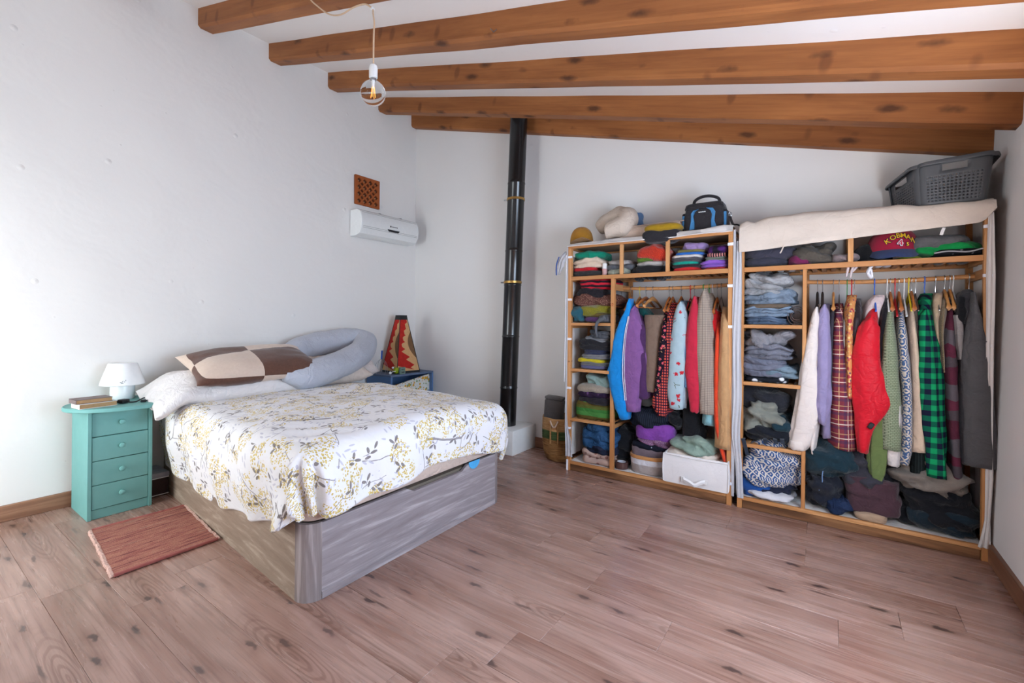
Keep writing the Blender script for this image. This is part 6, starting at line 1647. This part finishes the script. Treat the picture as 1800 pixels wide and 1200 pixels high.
t = garment('windbreaker', 'bright red windbreaker with a full sleeve in the right wardrobe', 'jacket', [(523, 1530, 1543), (550, 1518, 1545), (600, 1506, 1544), (660, 1506, 1546), (720, 1506, 1540), (740, 1508, 1534)], M_RW,
        [(560, 1514, 1544), (600, 1504, 1543), (640, 1504, 1548), (672, 1505, 1556), (693, 1506, 1561), (715, 1508, 1554), (738, 1509, 1538), (765, 1511, 1531), (783, 1513, 1529)], group=GB, wave=.16)
pp = P(1534, 737, y=-.49)
part(t, 'cord_toggle', MB().box(pp.x - .012, pp.x + .012, pp.y - .008, pp.y + .008, pp.z - .018, pp.z + .018, .004, rot=Matrix.Rotation(.5, 3, 'Y')), M_DARK)
garment('black_blazer', 'black blazer between the red windbreaker and the sage knit', 'blazer', [(513, 1553, 1561), (540, 1547, 1560), (600, 1544, 1558), (700, 1546, 1560), (760, 1546, 1558)], fabric((30, 27, 31)), group=GB, yf=-.42)
garment('olive_cardigan', 'olive cardigan with its sleeve hanging below the red windbreaker', 'cardigan', [(540, 1552, 1561), (600, 1548, 1560), (700, 1546, 1562), (770, 1540, 1564)], fabric((86, 80, 44)),
        [(700, 1536, 1558), (750, 1533, 1560), (790, 1531, 1560), (820, 1534, 1557), (838, 1540, 1553)], fabric((102, 118, 70)), group=GB, yf=-.43, syf=-.44)
def sageknit():
    t = NT('sage_knit', .95, .1); c = t.co(); s = t.sep(c); q = t.math('ADD', s[0], t.math('MULTIPLY', s[1], .8))
    br = t.n('ShaderNodeTexBrick'); t.put(br.inputs['Vector'], t.comb(t.math('MULTIPLY', q, 1.0), t.math('MULTIPLY', s[2], 1.0), 0.0))
    br.inputs['Scale'].default_value = 26; br.inputs['Mortar Size'].default_value = .035; br.inputs['Color1'].default_value = lin((150, 158, 130)); br.inputs['Color2'].default_value = lin((138, 150, 122)); br.inputs['Mortar'].default_value = lin((96, 104, 80))
    t.col(br.outputs['Color']); t.bump(br.outputs['Fac'], -.6, .006); t.set('Sheen Weight', .2); return t.m
garment('sage_sweater', 'sage green chunky knit sweater in the right wardrobe', 'sweater', [(522, 1559, 1569), (540, 1556, 1571), (570, 1552, 1575), (610, 1548, 1581), (660, 1544, 1586), (720, 1545, 1590), (779, 1547, 1591)], sageknit(), group=GB, wave=.10)
garment('cuffed_shirt', 'white shirt cuff showing below the sage green knit', 'shirt', [(700, 1568, 1588), (760, 1567, 1588), (790, 1563, 1587), (806, 1565, 1586)], fabric((214, 204, 200)), group=GB, shoulder=False, yf=-.44, yb=-.3)
M_NORD2 = nordic('nordic_knit_pale', (206, 196, 184), (66, 96, 140), 1.2)
garment('nordic_cardigan', 'blue and cream nordic knit cardigan right of the sage knit', 'cardigan', [(528, 1579, 1587), (560, 1578, 1594), (620, 1581, 1603), (680, 1588, 1608), (740, 1590, 1610), (780, 1588, 1610), (803, 1586, 1604)], M_NORD2, group=GB, wave=.14)
garment('beige_sweater', 'beige sweater with a ribbed hem right of the nordic cardigan', 'sweater', [(520, 1598, 1605), (560, 1598, 1612), (620, 1602, 1621), (680, 1605, 1630), (740, 1604, 1636), (782, 1604, 1636)], fabric((206, 182, 160)), group=GB, wave=.14)
garment('fluffy_jumper', 'taupe fluffy top left of the green gingham shirt', 'top', [(516, 1603, 1612), (560, 1607, 1617), (620, 1611, 1620)], knit((160, 142, 138), scale=90), group=GB, yf=-.42)
garment('ribbed_jumper', 'black ribbed top showing below the beige sweater', 'top', [(740, 1606, 1640), (780, 1605, 1640), (828, 1608, 1640)], stripes([(0, (20, 26, 26)), (.5, (34, 42, 42))], .012, 0, 'black_rib_hem'), group=GB, shoulder=False, yf=-.43, yb=-.15)
def gingham():
    t = NT('green_gingham', .9, .12); s = t.sep(t.co()); q = t.math('ADD', s[0], t.math('MULTIPLY', s[1], .7))
    a = t.math('GREATER_THAN', t.math('FRACT', t.math('MULTIPLY', t.math('ADD', q, 5.0), 19.0)), .5); b = t.math('GREATER_THAN', t.math('FRACT', t.math('MULTIPLY', t.math('ADD', s[2], 5.0), 17.0)), .5)
    sm = t.math('ADD', a, b)
    t.col(t.ramp(t.math('MULTIPLY', sm, .5), [(0, lin((22, 150, 92))), (.34, lin((18, 92, 70))), (.8, lin((26, 28, 50)))], 'CONSTANT')); t.bump(t.noise(t.co(), 300, 2), .2, .002); return t.m
t = garment('gingham_shirt', 'green and navy gingham shirt in the right wardrobe', 'shirt', [(503, 1620, 1638), (520, 1616, 1638), (550, 1616, 1642), (600, 1618, 1655), (660, 1622, 1663), (740, 1628, 1667), (800, 1632, 1668)], gingham(),
        [(545, 1617, 1632), (580, 1617, 1638), (640, 1618, 1646), (700, 1621, 1652), (760, 1628, 1660), (800, 1632, 1666), (825, 1634, 1668)], group=GB, wave=.18)
garment('cream_blouse', 'cream blouse knotted right of the green gingham shirt', 'blouse', [(502, 1642, 1655), (515, 1636, 1655), (540, 1637, 1652), (570, 1642, 1652), (640, 1650, 1660)], fabric((196, 172, 146)), group=GB, yf=-.40, wave=.35)
garment('tan_knit', 'tan knit top left of the burgundy mohair cardigan', 'sweater', [(510, 1654, 1666), (540, 1650, 1664), (580, 1650, 1661), (640, 1655, 1664)], knit((164, 140, 108), scale=60), group=GB, yf=-.42)
M_MOH = stripes([(0, (98, 90, 96)), (.28, (92, 40, 58)), (.62, (84, 74, 80)), (.8, (104, 44, 64))], .30, 2, 'burgundy_mohair', wob=.08)
garment('mohair_cardigan', 'burgundy and grey mohair cardigan left of the grey hooded coat', 'cardigan', [(520, 1665, 1677), (560, 1661, 1680), (620, 1661, 1686), (700, 1665, 1690), (780, 1672, 1694), (838, 1677, 1700)], M_MOH, group=GB, wave=.14)
garment('grey_scarf', 'pale grey top hanging in front of the grey hooded coat', 'top', [(540, 1677, 1688), (560, 1678, 1692), (590, 1681, 1692), (617, 1685, 1690)], fabric((142, 134, 132)), group=GB, yf=-.44, shoulder=False, yb=-.38)
CO = fabric((86, 84, 86), var=.12)
t = garment('hooded_coat', 'dark grey hooded coat at the right end of the right wardrobe', 'coat', [(512, 1700, 1716), (550, 1696, 1722), (600, 1692, 1722), (680, 1690, 1726), (750, 1691, 1732), (804, 1692, 1738)], fabric((70, 68, 72), var=.12),
        [(514, 1708, 1717), (540, 1706, 1724), (580, 1698, 1732), (620, 1697, 1738), (680, 1700, 1746), (740, 1702, 1750), (806, 1703, 1755)], CO, group=GB, wave=.10)
x0, x1, z0, z1 = rect(1681, 498, 1712, 552, -.34)
part(t, 'hood', heap_mesh(x0, x1, -.42, -.22, z0, z1, 95, .3, 36, 20), fabric((66, 64, 68)), angle=180)
x0, x1, z0, z1 = rect(1681, 512, 1696, 556, -.40)
part(t, 'lining', heap_mesh(x0, x1, -.44, -.36, z0, z1, 96, .3, 24, 14), fabric((22, 22, 26)), angle=180)
part(t, 'seam', MB().tube(smooth_path([P(1697, 588, y=-.492), P(1708, 584, y=-.497), P(1722, 584, y=-.497), P(1735, 586, y=-.490)], 5), .003, 6), CO)

# ------------------------------------------------------------------ on top of the left wardrobe
TOP1 = 1.905
# mustard cap
cxx, cyy = xw(1018, 405, FY + .10), FY + .12
_c, _t = cap('cap', 'mustard suede cap at the left corner of the wardrobe top', cxx, cyy, TOP1 + .006, .098, .135, fabric((166, 116, 40), .95, .2), fabric((160, 112, 36), .95, .2), math.radians(28), .075, .95, math.radians(-5))
# speckled rolled pillow
M_SPK = speckle((206, 190, 176), [((120, 100, 86), .5, .10)], 90, name='speckled_cotton')
pt = [P(1051, 399, y=-.20), P(1066, 388, y=-.21), P(1086, 379, y=-.23), P(1099, 380, y=-.28), P(1095, 391, y=-.33), P(1080, 398, y=-.35), P(1064, 402, y=-.36)]
mb = MB(); sp = smooth_path(pt, 8); N = len(sp)
mb.tube(sp, [.050 + .040 * math.sin(math.pi * clamp(i / (N - 1) * .9 + .05)) ** .7 for i in range(N)], 26)
mb.move(lambda p: Vector((p.x + .01 * n3(p.x * 9, p.y * 9, p.z * 9, 81), p.y, max(TOP1 + .004, p.z + .022 * n3(p.x * 10, p.y * 10, p.z * 10, 82)))))
solo('rolled_pillow', 'cream speckled pillow bent double on top of the left wardrobe', 'pillow', mb, M_SPK, angle=180)
heap('blue_cloth', 'blue cloth corner behind the speckled pillow', 'cloth', (1098, 366, 1126, 392), fabric((92, 122, 160)), .10, .32, .3, floor=TOP1)
# long beige mat folded flat
x0, x1 = P(1085, 395, y=-.26).x, P(1210, 385, y=-.26).x
mb = fold_mesh(x0, x1, -.36, -.07, TOP1 + .006, TOP1 + .115, 1, .35, 83, .02, .03)
mt = solo('folded_mat', 'long beige padded mat lying behind the camera bag', 'mat', mb, fabric((206, 182, 166)), angle=60)
part(mt, 'piping', MB().tube([(lerp(x0 + .02, x1 - .02, k / 8), -.355, TOP1 + .098 + .004 * math.sin(k)) for k in range(9)], .005, 6), fabric((180, 156, 142)))
# black and mustard garment over the front edge
t = thing('rolled_garment', 'black garment with mustard yellow panel on the front edge of the wardrobe top', 'garment', (xw(1156, 405), FY, TOP1))
x0, x1, z0, z1 = rect(1121, 394, 1192, 420, FY - .03)
part(t, 'black_roll', heap_mesh(x0, x1, FY - .035, FY + .15, z0, z1, 84, .25, 48, 22, 3.5), fabric((44, 42, 46)), angle=180)
x0, x1, z0, z1 = rect(1127, 386, 1190, 404, FY - .03)
part(t, 'mustard_panel', heap_mesh(x0, x1, FY - .038, FY + .16, z0 + .01, z1, 85, .15, 48, 20, 3.5), fabric((160, 126, 28)), angle=180)
# camera bag
x0, x1, z0, z1 = rect(1198, 346, 1270, 398, FY + .10)
bx0, bx1, by0, by1, bz0, bz1 = x0, x1, FY + .085, FY + .27, TOP1 + .010, TOP1 + .215
t = thing('camera_bag', 'black and blue camera bag with a carrying handle on the wardrobe top', 'bag', ((bx0 + bx1) / 2, (by0 + by1) / 2, bz0))
BK = fabric((44, 41, 44), .7, .1); BB = fabric((70, 128, 176), .7, .08)
w = bx1 - bx0; mx = (bx0 + bx1) / 2
def rr_ring(z, f, g=1.0, n=8, r=.03):
    a, b = w / 2 * f, (by1 - by0) / 2 * g; cy = (by0 + by1) / 2; out = []
    for sx, sy, a0 in ((1, 1, 0), (-1, 1, 1), (-1, -1, 2), (1, -1, 3)):
        for k in range(n + 1):
            an = math.pi / 2 * (a0 + k / n); out.append((mx + sx * (a - r) + r * math.cos(an), cy + sy * (b - r) + r * math.sin(an), z))
    return out
mb = MB(); mb.loft([rr_ring(bz0, .92, .94), rr_ring(bz0 + .01, .97), rr_ring(bz0 + .10, .97), rr_ring(bz1 - .045, .91, .96), rr_ring(bz1 - .04, .935, .99)])
part(t, 'body', mb, BK, angle=50)
mb = MB(); mb.loft([rr_ring(bz1 - .042, .95, 1.0), rr_ring(bz1 - .035, .95, 1.0), rr_ring(bz1 - .008, .90, .94), rr_ring(bz1, .80, .8)])
part(t, 'lid', mb, BK, angle=50)
hp = [(mx - .085, by0 + .085, bz1 - .006), (mx - .075, by0 + .085, bz1 + .035), (mx - .03, by0 + .085, bz1 + .058), (mx + .03, by0 + .085, bz1 + .058), (mx + .085, by0 + .085, bz1 + .035), (mx + .10, by0 + .085, bz1 - .004)]
part(t, 'handle', MB().tube(smooth_path(hp, 6), .011, 10), BK)
def panel(poly, y, th, name, mat):
    mb = MB(); mb.loft([[(mx + a * w, y, bz0 + b * (bz1 - bz0)) for a, b in poly], [(mx + a * w, y - th, bz0 + b * (bz1 - bz0)) for a, b in poly]]); part(t, name, mb, mat)
yfp = by0 - .0005
panel([(-.33, .05), (-.20, .06), (-.20, .30), (-.23, .52), (-.18, .68), (-.10, .76), (-.24, .72), (-.29, .62), (-.29, .35)], yfp + .004, .008, 'blue_panel', BB)
panel([(.34, .05), (.21, .06), (.20, .30), (.22, .52), (.18, .68), (.08, .78), (.24, .75), (.30, .62), (.28, .30)], yfp + .004, .008, 'blue_panel', BB)
panel([(-.19, .05), (.20, .05), (.195, .30), (.215, .55), (.16, .70), (.05, .76), (-.10, .74), (-.18, .66), (-.22, .50), (-.19, .30)], yfp + .004, .014, 'front_pocket', BK)
mk = MB()
for k in range(4): mk.box(mx - .028 + k * .013, mx - .019 + k * .013, yfp - .012, yfp - .0095, bz0 + .127, bz0 + .135, .001)
part(t, 'logo', mk, M_WHITE)
for sg in (-1, 1):
    xs_ = mx + sg * w * .49
    part(t, 'side_pocket', MB().box(xs_ - .018, xs_ + .018, by0 + .03, by1 - .03, bz0 + .012, bz0 + .145, .012, 2), BK)
    part(t, 'blue_insert', MB().box(xs_ - .014, xs_ + .014, by0 + .026, by0 + .034, bz0 + .025, bz0 + .125, .003), BB)
rg = MB(); cxr = mx + w * .5 + .03
rg.tube([(cxr + .010 * math.cos(a), by0 + .06, bz0 + .105 + .016 * math.sin(a)) for a in [2 * math.pi * k / 16 for k in range(17)]], .0025, 6); part(t, 'strap_ring', rg, M_STEEL)
st = [(cxr, by0 + .06, bz0 + .09), (cxr + .012, by0 + .05, bz0 + .05), (cxr + .028, by0 + .03, bz0 + .025), (cxr + .055, by0 + .02, bz0 + .018), (cxr + .075, by0 + .02, bz0 + .002)]
part(t, 'shoulder_strap', MB().tube(smooth_path(st, 5), .012, 8, flat=.45), BK)

# ------------------------------------------------------------------ grey perforated laundry basket on the right wardrobe
LZ = 1.912
t = thing('laundry_basket', 'dark grey perforated plastic laundry basket on the right wardrobe', 'basket', (4.655, -.27, LZ))
A = Vector((4.520, -.43)); B_ = Vector((4.800, -.415)); C_ = Vector((4.795, -.11)); D_ = Vector((4.432, -.11))   # plan of the foot
Ht = .222; tilt_ = lambda x, y: .020 * (x - 4.5) / .3 + .012 * (-.3 - y) / .2
def lb(u, v, o=0.0):
    """u around (0..4), v 0..1 up, o outward"""
    k = int(u) % 4; f = u - int(u); P4 = [A, B_, C_, D_]
    cr = .05
    p, q = P4[k], P4[(k + 1) % 4]; c = (A + B_ + C_ + D_) / 4
    s = 1 + .13 * v
    def cor(pt): return c + (pt - c) * s
    p, q = cor(p), cor(q); d = (q - p); L = d.length; d.normalize(); nrm = Vector((d.y, -d.x))
    # rounded corners: pull in near the ends
    tt = f * L; e_ = min(tt, L - tt); pull = 0
    if e_ < cr: pull = (cr - math.sqrt(max(0, cr * cr - (cr - e_) ** 2))) * .8
    pos = p + d * tt - nrm * pull + nrm * o
    z = LZ + v * Ht
    return Vector((pos.x, pos.y, z + v * tilt_(pos.x, pos.y)))
NU = [18, 15, 18, 15]; us = []
for k in range(4): us += [k + j / (NU[k] * 2) for j in range(NU[k] * 2)]
us.append(4.0 - 1e-6)
def wall_face(o):
    vs, fs = [], []
    def add(vv): vs.append(vv); return len(vs) - 1
    vlev = [0, .08] + [.08 + .62 * j / 9 for j in range(1, 10)] + [.78, .93, 1.0]
    for k in range(4):
        n = NU[k]
        for j in range(len(vlev) - 1):
            for i in range(n):
                u0, u1, v0, v1 = k + i / n, k + (i + 1) / n - 1e-7, vlev[j], vlev[j + 1]
                perf = 1 <= j <= 9 and 2 <= i <= n - 3
                slot = j == 11 and n // 2 - 3 <= i <= n // 2 + 2
                if slot: continue
                q = [add(lb(u, v, o)) for u, v in ((u0, v0), (u1, v0), (u1, v1), (u0, v1))]
                if not perf: fs.append(tuple(q)); continue
                uc, vc = (u0 + u1) / 2, (v0 + v1) / 2
                cen = (i - (n - 1) / 2) / (n / 2 - 2); h = lerp(.80, .42, clamp(abs(cen) * .8 + abs(j - 5) / 9))
                ru, rv = (u1 - u0) / 2 * h, (v1 - v0) / 2 * h
                m = [add(lb(u, v, o)) for u, v in ((uc, vc - rv), (uc + ru, vc), (uc, vc + rv), (uc - ru, vc))]
                fs += [(q[0], q[1], m[1], m[0]), (q[1], q[2], m[2], m[1]), (q[2], q[3], m[3], m[2]), (q[3], q[0], m[0], m[3])]
    return vs, fs
mb = MB(); mb.add(*wall_face(0)); 
lbp = part(t, 'perforated_wall', mb, M_GREYP, fixn=False, angle=50)
bm = bmesh.new(); bm.from_mesh(lbp.data); bmesh.ops.remove_doubles(bm, verts=bm.verts, dist=.00005); bmesh.ops.recalc_face_normals(bm, faces=bm.faces); bm.to_mesh(lbp.data); bm.free()
md = lbp.modifiers.new('wall', 'SOLIDIFY'); md.thickness = .003; md.offset = 0
mb = MB(); fr = [lb(u, 0, 0) for u in us]; mb.loft([fr, [p + Vector((0, 0, .004)) for p in fr]]); part(t, 'bottom', mb, M_GREYP)
rings = []
for u in us:
    rings.append([lb(u, 1.0, 0), lb(u, 1.02, .006), lb(u, 1.02, .024), lb(u, .96, .030), lb(u, .93, .028), lb(u, .985, .018), lb(u, .985, .004)])
mb = MB(); mb.loft(rings + [rings[0]], False, False); part(t, 'rim', mb, M_GREYP, angle=50)

# ------------------------------------------------------------------ woven basket beside the left wardrobe
wc = (2.10, -.225)
def wick(name, a, b):
    t = NT(name, .9, .15); c = t.co(); n = t.noise(t.mapv(c, (14, 14, 90)), 1.0, 4, .6); t.col(t.mix(t.fstep(n, .3, .7), lin(b), lin(a))); t.bump(n, .8, .008); return t.m
t = thing('woven_basket', 'tall woven straw basket with a green band beside the left wardrobe', 'basket', (wc[0], wc[1], 0))
def wring(z, r, n=44): return [(wc[0] + r * math.cos(2 * math.pi * k / n) * (1 + .01 * math.sin(k * 2.2)), wc[1] + r * .92 * math.sin(2 * math.pi * k / n), z + .008 * n3(k * .3, z, 0, 88)) for k in range(n)]
rz_ = [(.0, .105), (.03, .125), (.08, .142), (.13, .150), (.17, .154), (.20, .155), (.24, .156), (.28, .156), (.32, .155), (.36, .154), (.39, .153)]
for nm, z0, z1, mt in (('straw_body', 0, .20, wick('straw', (176, 132, 84), (116, 80, 46))), ('green_band', .20, .275, wick('green_straw', (92, 110, 68), (58, 74, 42))), ('pale_top', .275, .385, wick('pale_straw', (206, 164, 116), (160, 116, 72)))):
    rings = []; nn = max(4, int((z1 - z0) / .0085))
    for k in range(nn + 1):
        z = lerp(z0, z1, k / nn); r = interp(rz_, z); rings.append(wring(z + .0005, r + .0028 * (k % 2)))
    inn = [wring(z1, interp(rz_, z1) - .008), wring(z0 + .002, interp(rz_, z0) - .010)]
    mb = MB(); mb.loft(rings + inn + [rings[0]] if z0 > 0 else rings + inn, z0 == 0, z0 == 0); part(t, nm, mb, mt, angle=60)
HND = wick('straw_handle', (188, 142, 92), (140, 98, 58))
for dth in (-.30, .12):
    a = math.radians(-90) + .28 + dth
    pts = [(wc[0] + (interp(rz_, z) + .010) * math.cos(a), wc[1] + (interp(rz_, z) * .92 + .010) * math.sin(a), z) for z in (.17, .22, .28, .34, .37)]
    part(t, 'handle_strap', MB().tube(smooth_path(pts, 4), .012, 8, flat=.5), HND)
a0 = math.radians(-90) - .02; a1 = math.radians(-90) + .40
pts = [(wc[0] + .17 * math.cos(lerp(a0, a1, u)), wc[1] + .16 * math.sin(lerp(a0, a1, u)), .37 - .055 * math.sin(math.pi * u)) for u in [k / 8 for k in range(9)]]
part(t, 'grip', MB().tube(pts, .007, 8), fabric((196, 170, 150)))
# dark grey pouch standing in the basket
bz = .385
t = thing('grey_case', 'dark grey zipped case standing in the woven basket', 'case', (2.07, -.26, .33))
rot = Matrix.Rotation(math.radians(4), 3, 'Y') @ Matrix.Rotation(math.radians(10), 3, 'Z')
part(t, 'body', MB().box(1.985, 2.155, -.325, -.235, .33, .545, .016, 3, rot=rot, piv=(2.07, -.28, .33)), fabric((78, 72, 70), .7))
part(t, 'lid', MB().box(1.983, 2.157, -.328, -.232, .545, .572, .012, 2, rot=rot, piv=(2.07, -.28, .33)), fabric((88, 82, 80), .7))
